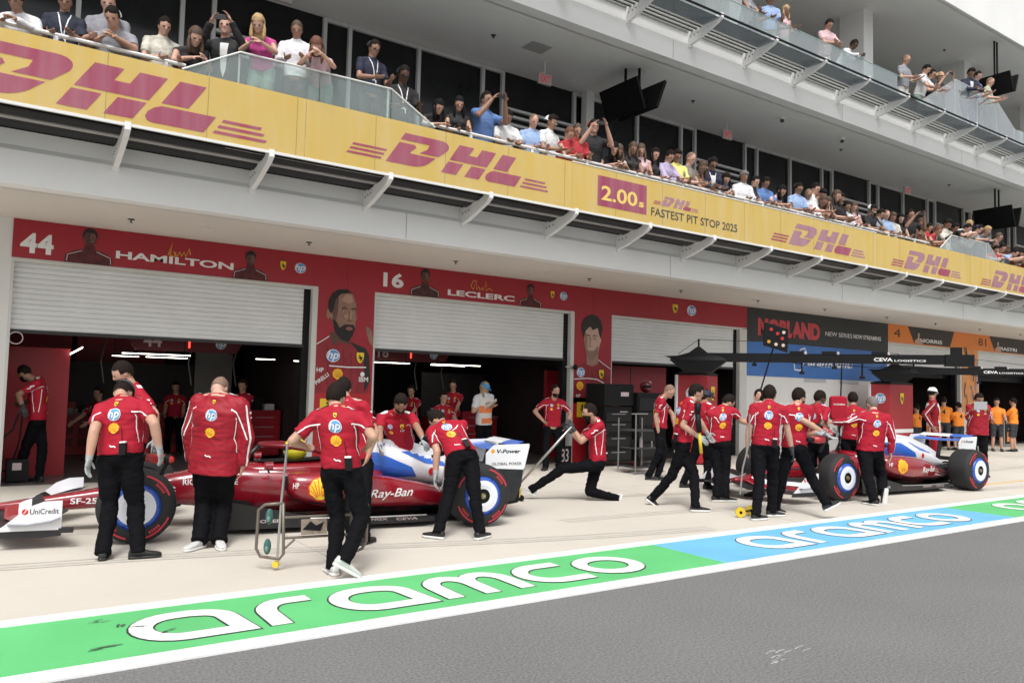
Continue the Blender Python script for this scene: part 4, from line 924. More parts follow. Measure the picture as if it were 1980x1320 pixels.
    for sy in (1, -1):
        ep = empty('wing_endplate', (.11, sy*.955, .07)); ep.parent = t
        g = MB(); g.prism([(4.66, .105), (4.58, .16), (4.40, .32), (4.27, .37), (4.12, .375), (4.12, .105)], (0, 0, 0), UX, UZ, (0, sy*.014, 0), cwh); g.build('upper_panel', ep)
        g = MB(); g.prism([(4.70, .05), (4.66, .105), (4.12, .105), (4.12, .05), (4.3, .035)], (0, 0, 0), UX, UZ, (0, sy*.014, 0), carb); g.box(4.02, 4.14, -.03, .03, .075, .12, carb); g.build('foot', ep)
        g = MB(); g.prism([(4.55, .175), (4.4, .165), (4.2, .195), (4.13, .225), (4.13, .21), (4.2, .18), (4.4, .15), (4.54, .155)], (0, sy*.014, 0), UX, UZ, (0, sy*.05, 0), M('wing_grey', (.25, .26, .28), .4)); g.build('winglet', ep)
        g = MB(); v = fit(text('UniCredit', 1, .01), 4.38, 4.145, .255, .305) if sy > 0 else fit(text('UniCredit', 1, .01), 4.145, 4.38, .255, .305)
        g.flat(v, (0, sy*.0155, 0), UX, UZ, bk); g.flat(disc(4.42 if sy > 0 else 4.11+.3, .28, .027, 18), (0, sy*.0155, 0), UX, UZ, logored); g.flat(ribbon([(4.43, .265), (4.415, .285), (4.41, .3)], .008), (0, sy*.017, 0), UX, UZ, wink); g.build('lettering', ep)
    # rear wing
    g = MB(); foil(g, [(-.38, -.48, .84, .24, .12), (-.38, 0, .82, .26, .12), (-.38, .48, .84, .24, .12)], .03, cbl); g.build('rear_wing_main_plane', t)
    g = MB(); foil(g, [(-.58, y, .895, .16, .30) for y in (-.485, 0, .10)], .02, cwh); foil(g, [(-.58, y, .895, .16, .30) for y in (.10, .485)], .02, cbl); g.build('rear_wing_flap', t)
    g = MB(); foil(g, [(-.42, y, .38, .16, .3) for y in (-.34, 0, .34)], .02, carb); foil(g, [(-.52, y, .45, .14, .5) for y in (-.34, 0, .34)], .02, carb); g.build('beam_wing', t)
    for sy in (1, -1):
        ep = empty('rear_wing_endplate', (0, sy*.49, 0)); ep.parent = t
        g = MB(); g.prism([(-.22, .66), (-.22, .80), (-.30, .88), (-.34, .905), (-.80, .915), (-.80, .88), (-.74, .62), (-.72, .60), (-.30, .62)], (0, 0, 0), UX, UZ, (0, sy*.014, 0), cwh); g.build('upper_panel', ep)
        g = MB(); g.prism([(-.24, .66), (-.30, .615), (-.72, .595), (-.70, .40), (-.62, .22), (-.46, .2), (-.44, .45), (-.32, .55)], (0, 0, 0), UX, UZ, (0, sy*.012, 0), carb); g.build('lower_panel', ep)
        g = MB(); a, b = (-.36, -.68) if sy > 0 else (-.68, -.36)
        g.flat(fit(text('V-Power', 1, .03, 1, .2), a, b, .80, .85), (0, sy*.0155, 0), UX, UZ, bk); g.flat(fit(text('GLOBAL POKER', 1, .02), -.30 if sy > 0 else -.70, -.70 if sy > 0 else -.3, .655, .69), (0, sy*.0155, 0), UX, UZ, greyink); g.flat(disc(-.31, .825, .025, 14), (0, sy*.0155, 0), UX, UZ, logoor); g.build('lettering', ep)
    g = MB(); g.prism([(-.3, .36), (-.42, .82), (-.5, .82), (-.42, .36)], (0, -.01, 0), UX, UZ, (0, .02, 0), carb); g.build('rear_wing_pylon', t)
    # cockpit, halo, mirrors
    g = MB(); g.rings([sring(x, 0, hw, .5, z1, 2.6) for x, hw, z1 in smooth_st([(2.62, .10, .663), (2.45, .22, .69), (2.1, .27, .70), (1.7, .26, .72), (1.5, .2, .74)])], cred); g.build('cockpit_surround', t, smooth=True)
    g = MB(); g.add([(x, y, z) for x, y, z in [(2.44, .05, .701), (2.3, .19, .703), (1.9, .2, .714), (1.68, .17, .73), (1.68, -.17, .73), (1.9, -.2, .714), (2.3, -.19, .703), (2.44, -.05, .701)]], [tuple(range(8))], blk); g.build('cockpit_opening', t)
    g = MB(); hp_ = [(1.55, .24, .76), (1.8, .275, .84), (2.1, .25, .88), (2.32, .13, .885), (2.38, 0, .885), (2.32, -.13, .885), (2.1, -.25, .88), (1.8, -.275, .84), (1.55, -.24, .76)]
    g.tube(hp_, .03, halo_band, 10); g.tube([(2.38, 0, .88), (2.48, 0, .78), (2.56, 0, .66)], .024, carb, 8); g.build('halo', t, smooth=True)
    hl = empty('driver_helmet', (1.98, 0, .83)); hl.parent = t
    g = MB(); g.ell((0, 0, 0), .14, .125, .135, helmet_m, 20, 14); g.build('shell', hl, smooth=True)
    g = MB(); g.ell((.022, 0, .005), .128, .118, .045, blk, 20, 8); g.build('visor', hl, smooth=True)
    for sy in (1, -1):
        g = MB(); g.rings([sring(2.38, sy*.62, .085, .66, .745, 3), sring(2.30, sy*.62, .09, .655, .75, 3)], cred); g.box(2.30, 2.303, sy*.62-.07, sy*.62+.07, .67, .735, steel); g.tube([(2.35, sy*.55, .67), (2.3, sy*.33, .6)], .012, carb, 6); g.build('wing_mirror', t)
    return t
car1 = make_car('near red racing car, white wing endplate, nose at the left edge of the picture', M('helmet_yellow', (.75, .68, .03), .25, coat=.6), M('halo_red', (.16, .006, .012), .35))
car2 = make_car('far red racing car with white and blue engine cover, parked beyond the walking crew', M('helmet_red', (.45, .02, .02), .25, coat=.6), carb)
def place(o, rear, front):
    d = (V(front)-V(rear)).normalized(); n = V((-d.y, d.x))      # n: left of the car
    c = V(rear)-n*.99 if n.y < 0 else V(rear)-n*.99
    o.location = (c.x, c.y, .006); o.rotation_euler = (0, 0, math.atan2(d.y, d.x)); o.scale = (1.025,)*3
place(car1, (5.06, 7.90), (1.45, 8.62)); place(car2, (15.1, 6.98), (11.45, 7.25))
# joint positions in metres, world frame
CREW = [
{'J': {'pel': [0.928, 14.585, 0.955], 'neck': [0.913, 14.549, 1.603], 'head': [0.714, 14.559, 1.687], 'shL': [0.884, 14.37, 1.538], 'elL': [0.64, 14.377, 1.364], 'wrL': [0.712, 14.25, 1.162], 'hpL': [0.912, 14.492, 0.925], 'knL': [0.798, 14.62, 0.523], 'anL': [0.697, 14.644, 0.095], 'toeL': [-0.649, 0.761, 0.0], 'shR': [0.945, 14.734, 1.558], 'elR': [1.023, 14.594, 1.316], 'wrR': [0.761, 14.605, 1.231], 'hpR': [0.944, 14.679, 0.925], 'knR': [1.015, 14.496, 0.527], 'anR': [0.988, 14.374, 0.095], 'toeR': [-0.58, 0.814, 0.0], 'F': [-0.986, 0.166, -0.0], 'L': [-0.165, -0.985, -0.053], 'hF': [-0.532, 0.623, -0.574]}, 'id': 'A', 'label': 'person in red team shirt holding cables at the left garage wall', 'hair': 'short', 'beard': 1, 'skin': 2, 'glove': 'dark', 'sw': 0.185},
{'J': {'pel': [1.201, 8.164, 0.932], 'neck': [1.196, 8.178, 1.433], 'head': [1.229, 8.366, 1.507], 'shL': [1.042, 8.285, 1.357], 'elL': [0.964, 8.077, 1.17], 'wrL': [0.933, 8.057, 0.911], 'hpL': [1.118, 8.211, 0.902], 'knL': [1.144, 8.219, 0.473], 'anL': [1.089, 8.046, 0.095], 'toeL': [0.251, 0.968, 0.0], 'shR': [1.352, 8.069, 1.399], 'elR': [1.422, 7.832, 1.246], 'wrR': [1.484, 7.865, 1.006], 'hpR': [1.284, 8.117, 0.902], 'knR': [1.351, 8.132, 0.472], 'anR': [1.359, 7.957, 0.095], 'toeR': [0.997, -0.079, 0.0], 'F': [0.493, 0.87, 0.0], 'L': [-0.815, 0.569, -0.109], 'hF': [0.246, 0.435, -0.866]}, 'id': 'B', 'label': 'person in red team shirt bending over the near front wheel, seen from behind', 'hair': 'short', 'skin': 1, 'glove': 'grey', 'radio': 1, 'bulk': 1.12, 'cover': 'cap_grey', 'sw': 0.19},
{'J': {'pel': [1.488, 9.32, 0.93], 'neck': [1.488, 9.32, 1.538], 'head': [1.361, 9.338, 1.702], 'shL': [1.506, 9.136, 1.483], 'elL': [1.633, 8.966, 1.285], 'wrL': [1.643, 8.945, 1.015], 'hpL': [1.497, 9.225, 0.9], 'anL': [1.5, 9.195, 0.09], 'knL': [1.469, 9.208, 0.495], 'toeL': [-0.995, -0.095, 0.0], 'shR': [1.471, 9.504, 1.483], 'elR': [1.323, 9.378, 1.268], 'wrR': [1.382, 9.35, 0.992], 'hpR': [1.479, 9.414, 0.9], 'anR': [1.476, 9.444, 0.09], 'knR': [1.448, 9.427, 0.495], 'toeR': [-0.995, -0.095, 0.0], 'F': [-0.995, -0.095, -0.0], 'L': [0.095, -0.995, 0.0], 'hF': [-0.883, -0.007, -0.469]}, 'id': 'C', 'label': 'person with dark receding hair looking down behind the near front wheel', 'hair': 'short', 'skin': 1, 'beard': 0.5, 'glove': 'grey', 'sw': 0.185},
{'J': {'pel': [2.102, 8.328, 0.788], 'neck': [2.108, 8.275, 1.482], 'head': [2.146, 8.459, 1.564], 'shL': [1.934, 8.406, 1.437], 'elL': [1.872, 8.473, 1.11], 'wrL': [1.923, 8.523, 0.818], 'hpL': [2.026, 8.385, 0.758], 'knL': [2.059, 8.471, 0.382], 'anL': [1.948, 8.152, 0.095], 'toeL': [-0.814, -0.58, 0.0], 'shR': [2.28, 8.151, 1.417], 'elR': [2.358, 8.122, 1.087], 'wrR': [2.343, 8.194, 0.796], 'hpR': [2.178, 8.272, 0.758], 'knR': [2.234, 8.43, 0.376], 'anR': [2.126, 8.12, 0.095], 'toeR': [-0.079, -0.997, 0.0], 'F': [0.595, 0.804, 0.0], 'L': [-0.804, 0.592, 0.047], 'hF': [0.421, 0.568, -0.707]}, 'id': 'D', 'label': 'heavy set person in red quilted jacket standing with back turned at the near car', 'hair': 'buzz', 'skin': 0, 'bulk': 1.38, 'top': 'jacket', 'shoes': 'white', 'sw': 0.215},
{'J': {'pel': [2.776, 6.669, 0.899], 'neck': [2.718, 6.673, 1.404], 'head': [2.767, 6.83, 1.525], 'shL': [2.568, 6.78, 1.345], 'elL': [2.363, 6.798, 1.14], 'wrL': [2.535, 6.969, 1.079], 'hpL': [2.708, 6.736, 0.869], 'knL': [2.782, 6.735, 0.455], 'anL': [2.68, 6.53, 0.095], 'toeL': [0.079, 0.997, 0.0], 'shR': [2.881, 6.564, 1.354], 'elR': [2.917, 6.325, 1.194], 'wrR': [2.973, 6.55, 1.101], 'hpR': [2.844, 6.603, 0.869], 'knR': [2.924, 6.519, 0.477], 'anR': [2.7, 6.325, 0.176], 'toeR': [0.863, -0.068, -0.5], 'F': [0.701, 0.713, 0.0], 'L': [-0.823, 0.568, -0.025], 'hF': [0.659, 0.67, -0.342]}, 'id': 'E', 'label': 'person in red team shirt jogging with a folding trolley in the foreground', 'hair': 'short', 'skin': 1, 'shoes': 'white', 'radio': 1, 'sw': 0.19},
{'J': {'pel': [3.56, 8.127, 0.813], 'neck': [3.442, 8.163, 1.446], 'head': [3.447, 8.307, 1.592], 'shL': [3.348, 8.311, 1.367], 'elL': [3.32, 8.297, 1.032], 'wrL': [3.419, 8.296, 0.802], 'hpL': [3.505, 8.204, 0.783], 'knL': [3.421, 7.909, 0.454], 'anL': [3.329, 7.66, 0.095], 'toeL': [0.814, 0.58, 0.0], 'shR': [3.556, 8.009, 1.417], 'elR': [3.681, 7.933, 1.134], 'wrR': [3.609, 7.941, 0.883], 'hpR': [3.615, 8.05, 0.783], 'knR': [3.511, 7.781, 0.465], 'anR': [3.445, 7.601, 0.095], 'toeR': [0.814, 0.58, 0.0], 'F': [0.814, 0.58, 0.0], 'L': [-0.562, 0.816, -0.136], 'hF': [0.376, 0.825, -0.423]}, 'id': 'F', 'label': 'person in red team shirt standing behind the jogging one, back turned', 'hair': 'short', 'skin': 1, 'sw': 0.185},
{'J': {'pel': [4.639, 9.157, 0.827], 'neck': [4.401, 8.914, 1.292], 'head': [4.389, 8.759, 1.425], 'shL': [4.576, 8.832, 1.252], 'elL': [4.537, 8.572, 1.131], 'wrL': [4.515, 8.363, 0.995], 'hpL': [4.707, 9.09, 0.797], 'anL': [4.728, 9.069, 0.09], 'knL': [4.696, 9.058, 0.444], 'toeL': [-0.701, -0.713, 0.0], 'shR': [4.271, 9.043, 1.243], 'elR': [4.155, 8.837, 1.075], 'wrR': [4.082, 8.654, 0.921], 'hpR': [4.571, 9.223, 0.797], 'anR': [4.55, 9.244, 0.09], 'knR': [4.54, 9.212, 0.444], 'toeR': [-0.701, -0.713, 0.0], 'F': [-0.701, -0.713, -0.0], 'L': [0.823, -0.568, 0.025], 'hF': [-0.215, -0.606, -0.766]}, 'id': 'G', 'label': 'person with black hair reaching over the white engine cover toward the camera', 'hair': 'short', 'skin': 2, 'beard': 0.7, 'glove': 'grey', 'sw': 0.185},
{'J': {'pel': [4.645, 7.674, 0.866], 'neck': [4.612, 8.048, 1.195], 'head': [4.625, 8.246, 1.246], 'shL': [4.469, 8.111, 1.115], 'elL': [4.44, 7.907, 0.91], 'wrL': [4.417, 7.886, 0.644], 'hpL': [4.551, 7.689, 0.836], 'knL': [4.46, 7.644, 0.439], 'anL': [4.268, 7.515, 0.095], 'toeL': [-0.43, 0.903, 0.0], 'shR': [4.762, 7.903, 1.204], 'elR': [4.637, 7.944, 0.89], 'wrR': [4.574, 7.942, 0.597], 'hpR': [4.739, 7.658, 0.836], 'knR': [4.681, 7.456, 0.467], 'anR': [4.653, 7.287, 0.095], 'toeR': [0.903, 0.43, 0.0], 'F': [0.166, 0.986, 0.0], 'L': [-0.791, 0.562, -0.241], 'hF': [-0.247, 0.518, -0.819]}, 'id': 'H', 'label': 'person in red team shirt bending over the near rear wheel, seen from behind', 'hair': 'short', 'skin': 1, 'glove': 'grey', 'radio': 1, 'shoes': 'bw', 'sw': 0.185},
{'J': {'pel': [9.103, 14.223, 0.841], 'neck': [9.077, 14.194, 1.492], 'head': [9.078, 14.183, 1.635], 'shL': [9.264, 14.198, 1.444], 'elL': [9.148, 14.009, 1.256], 'wrL': [9.06, 13.776, 1.263], 'hpL': [9.198, 14.224, 0.811], 'anL': [9.228, 14.224, 0.09], 'knL': [9.213, 14.194, 0.45], 'toeL': [0.008, -1.0, 0.0], 'shR': [8.894, 14.195, 1.43], 'elR': [8.833, 14.223, 1.137], 'wrR': [9.044, 14.091, 1.285], 'hpR': [9.008, 14.222, 0.811], 'anR': [8.978, 14.222, 0.09], 'knR': [8.993, 14.192, 0.45], 'toeR': [0.008, -1.0, 0.0], 'F': [0.008, -1.0, 0.0], 'L': [0.999, 0.007, 0.036], 'hF': [0.39, -0.818, -0.423]}, 'id': 'I', 'label': 'marshal in white shirt, orange bib and blue cap reading a clipboard in the garage', 'hair': 'blond_long', 'skin': 1, 'top': 'white', 'bib': 1, 'cover': 'cap_blue', 'hold': 'clipboard', 'sw': 0.185},
{'J': {'pel': [10.079, 13.084, 0.863], 'neck': [10.066, 13.052, 1.434], 'head': [10.035, 12.948, 1.608], 'shL': [10.241, 12.993, 1.38], 'elL': [10.415, 12.891, 1.14], 'wrL': [10.327, 12.947, 0.9], 'hpL': [10.169, 13.052, 0.833], 'knL': [10.041, 12.812, 0.486], 'anL': [10.124, 12.904, 0.095], 'toeL': [-0.079, -0.997, 0.0], 'shR': [9.893, 13.117, 1.379], 'elR': [9.731, 13.243, 1.178], 'wrR': [9.884, 13.117, 0.969], 'hpR': [9.989, 13.116, 0.833], 'knR': [9.822, 12.944, 0.481], 'anR': [9.73, 12.826, 0.095], 'toeR': [-0.814, -0.58, 0.0], 'F': [-0.334, -0.942, 0.0], 'L': [0.942, -0.334, 0.003], 'hF': [-0.079, -0.993, -0.087]}, 'id': 'J', 'label': 'person in red team shirt standing hands on hips at the second garage', 'hair': 'short', 'beard': 1, 'skin': 1, 'sw': 0.185},
{'J': {'pel': [7.782, 8.985, 0.58], 'neck': [7.749, 8.964, 1.181], 'head': [7.597, 8.967, 1.319], 'shL': [7.661, 8.823, 1.117], 'elL': [7.456, 8.974, 0.892], 'wrL': [7.344, 9.036, 1.081], 'hpL': [7.731, 8.905, 0.55], 'knL': [7.355, 9.274, 0.469], 'anL': [7.024, 9.566, 0.153], 'toeL': [-0.83, 0.414, 0.375], 'shR': [7.843, 9.109, 1.135], 'elR': [7.647, 9.249, 0.895], 'wrR': [7.519, 9.324, 1.032], 'hpR': [7.833, 9.065, 0.55], 'knR': [7.72, 9.077, 0.137], 'anR': [8.096, 8.92, 0.043], 'toeR': [-0.244, 0.087, -0.966], 'F': [-0.843, 0.538, -0.0], 'L': [-0.536, -0.843, -0.052], 'hF': [-0.835, 0.533, -0.139]}, 'id': 'K', 'label': 'bearded person lunging on one knee while hauling the rear jack handle', 'hair': 'short', 'beard': 1.3, 'skin': 1, 'glove': 'dark', 'radio': 1, 'shoes': 'white', 'sw': 0.17},
{'J': {'pel': [10.855, 10.746, 0.955], 'neck': [10.84, 10.715, 1.524], 'head': [10.919, 10.579, 1.656], 'shL': [10.95, 10.849, 1.478], 'elL': [11.108, 10.675, 1.233], 'wrL': [11.139, 10.623, 0.939], 'hpL': [10.915, 10.819, 0.925], 'knL': [10.884, 10.658, 0.502], 'anL': [10.706, 10.636, 0.095], 'toeL': [0.713, -0.701, 0.0], 'shR': [10.734, 10.587, 1.46], 'elR': [10.652, 10.657, 1.184], 'wrR': [10.712, 10.637, 0.891], 'hpR': [10.795, 10.673, 0.925], 'knR': [10.698, 10.595, 0.512], 'anR': [10.543, 10.701, 0.095], 'toeR': [0.771, -0.636, 0.0], 'F': [0.771, -0.636, 0.0], 'L': [0.636, 0.77, 0.052], 'hF': [0.699, -0.577, -0.423]}, 'id': 'L', 'label': 'grey haired person in red team shirt walking beside the black tool cabinets', 'hair': 'buzz', 'skin': 1, 'sw': 0.17},
{'J': {'pel': [8.565, 8.039, 0.924], 'neck': [8.608, 7.968, 1.504], 'head': [8.758, 7.949, 1.641], 'shL': [8.672, 8.135, 1.462], 'elL': [8.831, 7.949, 1.25], 'wrL': [8.941, 7.887, 1.056], 'hpL': [8.601, 8.127, 0.894], 'knL': [8.572, 7.802, 0.501], 'anL': [8.39, 7.601, 0.095], 'toeL': [0.87, -0.493, 0.0], 'shR': [8.536, 7.814, 1.436], 'elR': [8.422, 7.889, 1.18], 'wrR': [8.571, 7.711, 1.02], 'hpR': [8.529, 7.952, 0.894], 'knR': [8.446, 8.1, 0.453], 'anR': [8.303, 8.346, 0.104], 'toeR': [0.745, -0.34, -0.574], 'F': [0.924, -0.383, 0.0], 'L': [0.39, 0.918, 0.075], 'hF': [0.896, -0.409, -0.174]}, 'id': 'M', 'label': 'dark haired person striding right with a yellow and black tool', 'hair': 'long_top', 'skin': 1, 'glove': 'grey', 'hold': 'yellow_tool', 'shoes': 'bw', 'radio': 1, 'sw': 0.175},
{'J': {'pel': [10.597, 9.418, 0.942], 'neck': [10.555, 9.411, 1.445], 'head': [10.704, 9.474, 1.571], 'shL': [10.574, 9.596, 1.394], 'elL': [10.558, 9.647, 1.104], 'wrL': [10.638, 9.641, 0.864], 'hpL': [10.605, 9.513, 0.912], 'knL': [10.493, 9.578, 0.465], 'anL': [10.296, 9.604, 0.095], 'toeL': [0.91, -0.415, 0.0], 'shR': [10.546, 9.227, 1.387], 'elR': [10.522, 9.179, 1.097], 'wrR': [10.601, 9.173, 0.857], 'hpR': [10.59, 9.323, 0.912], 'knR': [10.638, 9.378, 0.479], 'anR': [10.524, 9.272, 0.095], 'toeR': [0.91, -0.415, 0.0], 'F': [0.997, -0.079, 0.0], 'L': [0.077, 0.997, 0.019], 'hF': [0.928, -0.329, -0.174]}, 'id': 'N', 'label': 'person with navy headset cap half hidden behind the dark haired striding person', 'hair': 'short', 'skin': 2, 'cover': 'cap_navy', 'sw': 0.185},
{'J': {'pel': [9.78, 8.373, 0.878], 'neck': [9.8, 8.365, 1.406], 'head': [9.979, 8.382, 1.505], 'shL': [9.644, 8.474, 1.323], 'elL': [9.784, 8.296, 1.126], 'wrL': [10.009, 8.404, 1.143], 'hpL': [9.747, 8.462, 0.848], 'knL': [9.687, 8.329, 0.402], 'anL': [9.445, 8.146, 0.095], 'toeL': [0.942, -0.334, 0.0], 'shR': [9.952, 8.258, 1.379], 'elR': [10.062, 8.193, 1.225], 'wrR': [10.261, 8.061, 1.159], 'hpR': [9.814, 8.284, 0.848], 'knR': [9.762, 8.25, 0.431], 'anR': [9.575, 8.087, 0.095], 'toeR': [0.942, -0.334, 0.0], 'F': [0.937, 0.35, 0.0], 'L': [-0.81, 0.568, -0.148], 'hF': [0.772, -0.274, -0.574]}, 'id': 'O', 'label': 'person in red team shirt leaning right with an outstretched arm', 'hair': 'short', 'skin': 1, 'shoes': 'bw', 'sw': 0.19},
{'J': {'pel': [8.929, 6.859, 0.952], 'neck': [8.934, 6.816, 1.513], 'head': [9.07, 6.903, 1.639], 'shL': [8.806, 6.954, 1.468], 'elL': [8.765, 7.004, 1.154], 'wrL': [8.759, 7.024, 0.943], 'hpL': [8.864, 6.928, 0.922], 'knL': [8.744, 6.812, 0.493], 'anL': [8.57, 6.723, 0.095], 'toeL': [0.997, -0.079, 0.0], 'shR': [9.061, 6.686, 1.448], 'elR': [9.125, 6.659, 1.199], 'wrR': [9.196, 6.632, 0.908], 'hpR': [8.995, 6.79, 0.922], 'knR': [9.082, 6.855, 0.508], 'anR': [9.038, 6.836, 0.095], 'toeR': [0.942, -0.334, 0.0], 'F': [0.726, 0.688, 0.0], 'L': [-0.689, 0.723, 0.055], 'hF': [0.894, 0.426, -0.139]}, 'id': 'P', 'label': 'person in red team shirt steadying a wheeled pole, seen squarely from behind', 'hair': 'long_top', 'skin': 1, 'glove': 'dark', 'radio': 1, 'shoes': 'bw', 'glove_only': 'R', 'sw': 0.185},
{'J': {'pel': [10.612, 8.277, 0.93], 'neck': [10.612, 8.277, 1.456], 'head': [10.727, 8.368, 1.598], 'shL': [10.445, 8.197, 1.401], 'elL': [10.18, 8.097, 1.337], 'wrL': [10.135, 7.964, 1.543], 'hpL': [10.526, 8.236, 0.9], 'anL': [10.499, 8.223, 0.09], 'knL': [10.499, 8.257, 0.495], 'toeL': [-0.43, 0.903, 0.0], 'shR': [10.779, 8.357, 1.401], 'elR': [10.832, 8.36, 1.111], 'wrR': [10.798, 8.432, 0.871], 'hpR': [10.697, 8.318, 0.9], 'anR': [10.724, 8.331, 0.09], 'knR': [10.698, 8.351, 0.495], 'toeR': [-0.43, 0.903, 0.0], 'F': [-0.43, 0.903, 0.0], 'L': [-0.903, -0.43, -0.0], 'hF': [0.814, 0.58, 0.0]}, 'id': 'Q', 'label': 'person mostly hidden behind the one with the wheeled pole, holding the light board', 'hair': 'short', 'skin': 1, 'sw': 0.185},
{'J': {'pel': [9.484, 6.802, 0.923], 'neck': [9.477, 6.766, 1.497], 'head': [9.627, 6.832, 1.62], 'shL': [9.325, 6.875, 1.438], 'elL': [9.49, 6.621, 1.283], 'wrL': [9.672, 6.439, 1.129], 'hpL': [9.495, 6.897, 0.893], 'knL': [9.345, 6.9, 0.491], 'anL': [9.386, 7.03, 0.095], 'toeL': [0.982, -0.078, -0.174], 'shR': [9.63, 6.665, 1.447], 'elR': [9.59, 6.696, 1.121], 'wrR': [9.539, 6.452, 1.137], 'hpR': [9.473, 6.708, 0.893], 'knR': [9.646, 6.635, 0.506], 'anR': [9.543, 6.344, 0.22], 'toeR': [0.898, -0.233, 0.375], 'F': [0.994, -0.114, 0.0], 'L': [-0.823, 0.568, -0.025], 'hF': [0.987, -0.078, -0.139]}, 'id': 'R', 'label': 'person in red team shirt striding right carrying a wheel gun', 'hair': 'short', 'beard': 0.7, 'skin': 1, 'glove': 'grey', 'hold': 'wheel_gun', 'shoes': 'bw', 'sw': 0.185},
{'J': {'pel': [11.598, 7.883, 0.879], 'neck': [11.552, 7.872, 1.468], 'head': [11.702, 7.897, 1.606], 'shL': [11.538, 8.057, 1.415], 'elL': [11.737, 8.077, 1.215], 'wrL': [11.937, 8.096, 1.095], 'hpL': [11.589, 7.978, 0.849], 'anL': [11.586, 8.007, 0.09], 'knL': [11.617, 7.995, 0.47], 'toeL': [0.995, 0.095, 0.0], 'shR': [11.574, 7.689, 1.411], 'elR': [11.41, 7.68, 1.172], 'wrR': [11.549, 7.589, 1.103], 'hpR': [11.607, 7.788, 0.849], 'anR': [11.61, 7.759, 0.09], 'knR': [11.638, 7.776, 0.47], 'toeR': [0.995, 0.095, 0.0], 'F': [0.995, 0.095, 0.0], 'L': [-0.096, 0.995, 0.01], 'hF': [0.922, -0.327, -0.208]}, 'id': 'S', 'label': 'person with black cropped hair standing at the far car, looking right', 'hair': 'short', 'skin': 3, 'glove': 'grey', 'sw': 0.185},
{'J': {'pel': [12.817, 8.016, 0.892], 'neck': [12.802, 7.987, 1.436], 'head': [12.904, 8.06, 1.599], 'shL': [12.684, 8.13, 1.385], 'elL': [12.836, 8.26, 1.185], 'wrL': [12.988, 8.39, 1.065], 'hpL': [12.755, 8.088, 0.862], 'anL': [12.736, 8.111, 0.09], 'knL': [12.768, 8.119, 0.476], 'toeL': [0.761, 0.649, 0.0], 'shR': [12.924, 7.849, 1.378], 'elR': [13.076, 7.979, 1.178], 'wrR': [13.228, 8.109, 1.058], 'hpR': [12.879, 7.944, 0.862], 'anR': [12.898, 7.921, 0.09], 'knR': [12.911, 7.952, 0.476], 'toeR': [0.761, 0.649, 0.0], 'F': [0.761, 0.649, 0.0], 'L': [-0.65, 0.76, 0.021], 'hF': [0.807, 0.575, -0.139]}, 'id': 'U', 'label': 'dark haired person standing on the far side of the far car, back turned', 'hair': 'short', 'skin': 2, 'sw': 0.185},
{'J': {'pel': [11.889, 7.132, 0.787], 'neck': [11.911, 7.074, 1.382], 'head': [12.017, 7.172, 1.528], 'shL': [11.736, 7.198, 1.332], 'elL': [11.579, 7.313, 1.248], 'wrL': [11.569, 7.562, 1.227], 'hpL': [11.804, 7.175, 0.757], 'knL': [11.637, 7.016, 0.401], 'anL': [11.455, 6.806, 0.095], 'toeL': [0.079, 0.997, 0.0], 'shR': [12.082, 6.961, 1.322], 'elR': [12.104, 6.895, 1.021], 'wrR': [12.123, 6.923, 0.774], 'hpR': [11.974, 7.09, 0.757], 'knR': [12.169, 7.098, 0.345], 'anR': [11.857, 6.908, 0.178], 'toeR': [0.044, 0.168, -0.985], 'F': [0.447, 0.895, 0.0], 'L': [-0.824, 0.565, 0.025], 'hF': [0.39, 0.855, -0.342]}, 'id': 'V', 'label': 'grey haired stocky person leaning on the far car, back turned', 'hair': 'grey', 'skin': 0, 'bulk': 1.22, 'shoes': 'bw', 'top': 'jacket2', 'sw': 0.21},
{'J': {'pel': [17.236, 8.867, 0.894], 'neck': [17.169, 8.861, 1.608], 'head': [17.287, 8.92, 1.765], 'shL': [17.324, 8.969, 1.566], 'elL': [17.468, 8.961, 1.315], 'wrL': [17.52, 8.945, 1.033], 'hpL': [17.313, 8.922, 0.864], 'anL': [17.337, 8.939, 0.09], 'knL': [17.343, 8.906, 0.477], 'toeL': [0.58, -0.814, 0.0], 'shR': [17.025, 8.754, 1.54], 'elR': [16.896, 8.887, 1.317], 'wrR': [16.957, 8.749, 1.057], 'hpR': [17.158, 8.811, 0.864], 'anR': [17.134, 8.794, 0.09], 'knR': [17.163, 8.778, 0.477], 'toeR': [0.58, -0.814, 0.0], 'F': [0.58, -0.814, 0.0], 'L': [0.81, 0.582, 0.072], 'hF': [0.982, -0.078, -0.174]}, 'id': 'W', 'label': 'crew member in red overalls, pale bib and white cap beside the red tower', 'hair': 'short', 'skin': 2, 'cover': 'cap_white', 'top': 'overall', 'bib': 2, 'trousers': 'red', 'sw': 0.185},
{'J': {'pel': [18.007, 8.332, 0.951], 'neck': [17.994, 8.299, 1.532], 'head': [17.85, 8.221, 1.655], 'shL': [18.138, 8.185, 1.474], 'elL': [18.176, 8.174, 1.259], 'wrL': [18.005, 8.137, 1.438], 'hpL': [18.08, 8.271, 0.921], 'anL': [18.103, 8.252, 0.09], 'knL': [18.072, 8.239, 0.506], 'toeL': [-0.636, -0.771, 0.0], 'shR': [17.852, 8.42, 1.48], 'elR': [17.842, 8.444, 1.247], 'wrR': [17.758, 8.296, 1.431], 'hpR': [17.933, 8.392, 0.921], 'anR': [17.91, 8.411, 0.09], 'knR': [17.903, 8.379, 0.506], 'toeR': [-0.636, -0.771, 0.0], 'F': [-0.636, -0.771, -0.0], 'L': [0.772, -0.636, -0.017], 'hF': [-0.539, -0.783, -0.309]}, 'id': 'X', 'label': 'person in red team shirt photographing with a tablet at the right, facing the camera', 'hair': 'short', 'skin': 2, 'hold': 'tablet', 'bulk': 1.15, 'top': 'jacket', 'sw': 0.185},
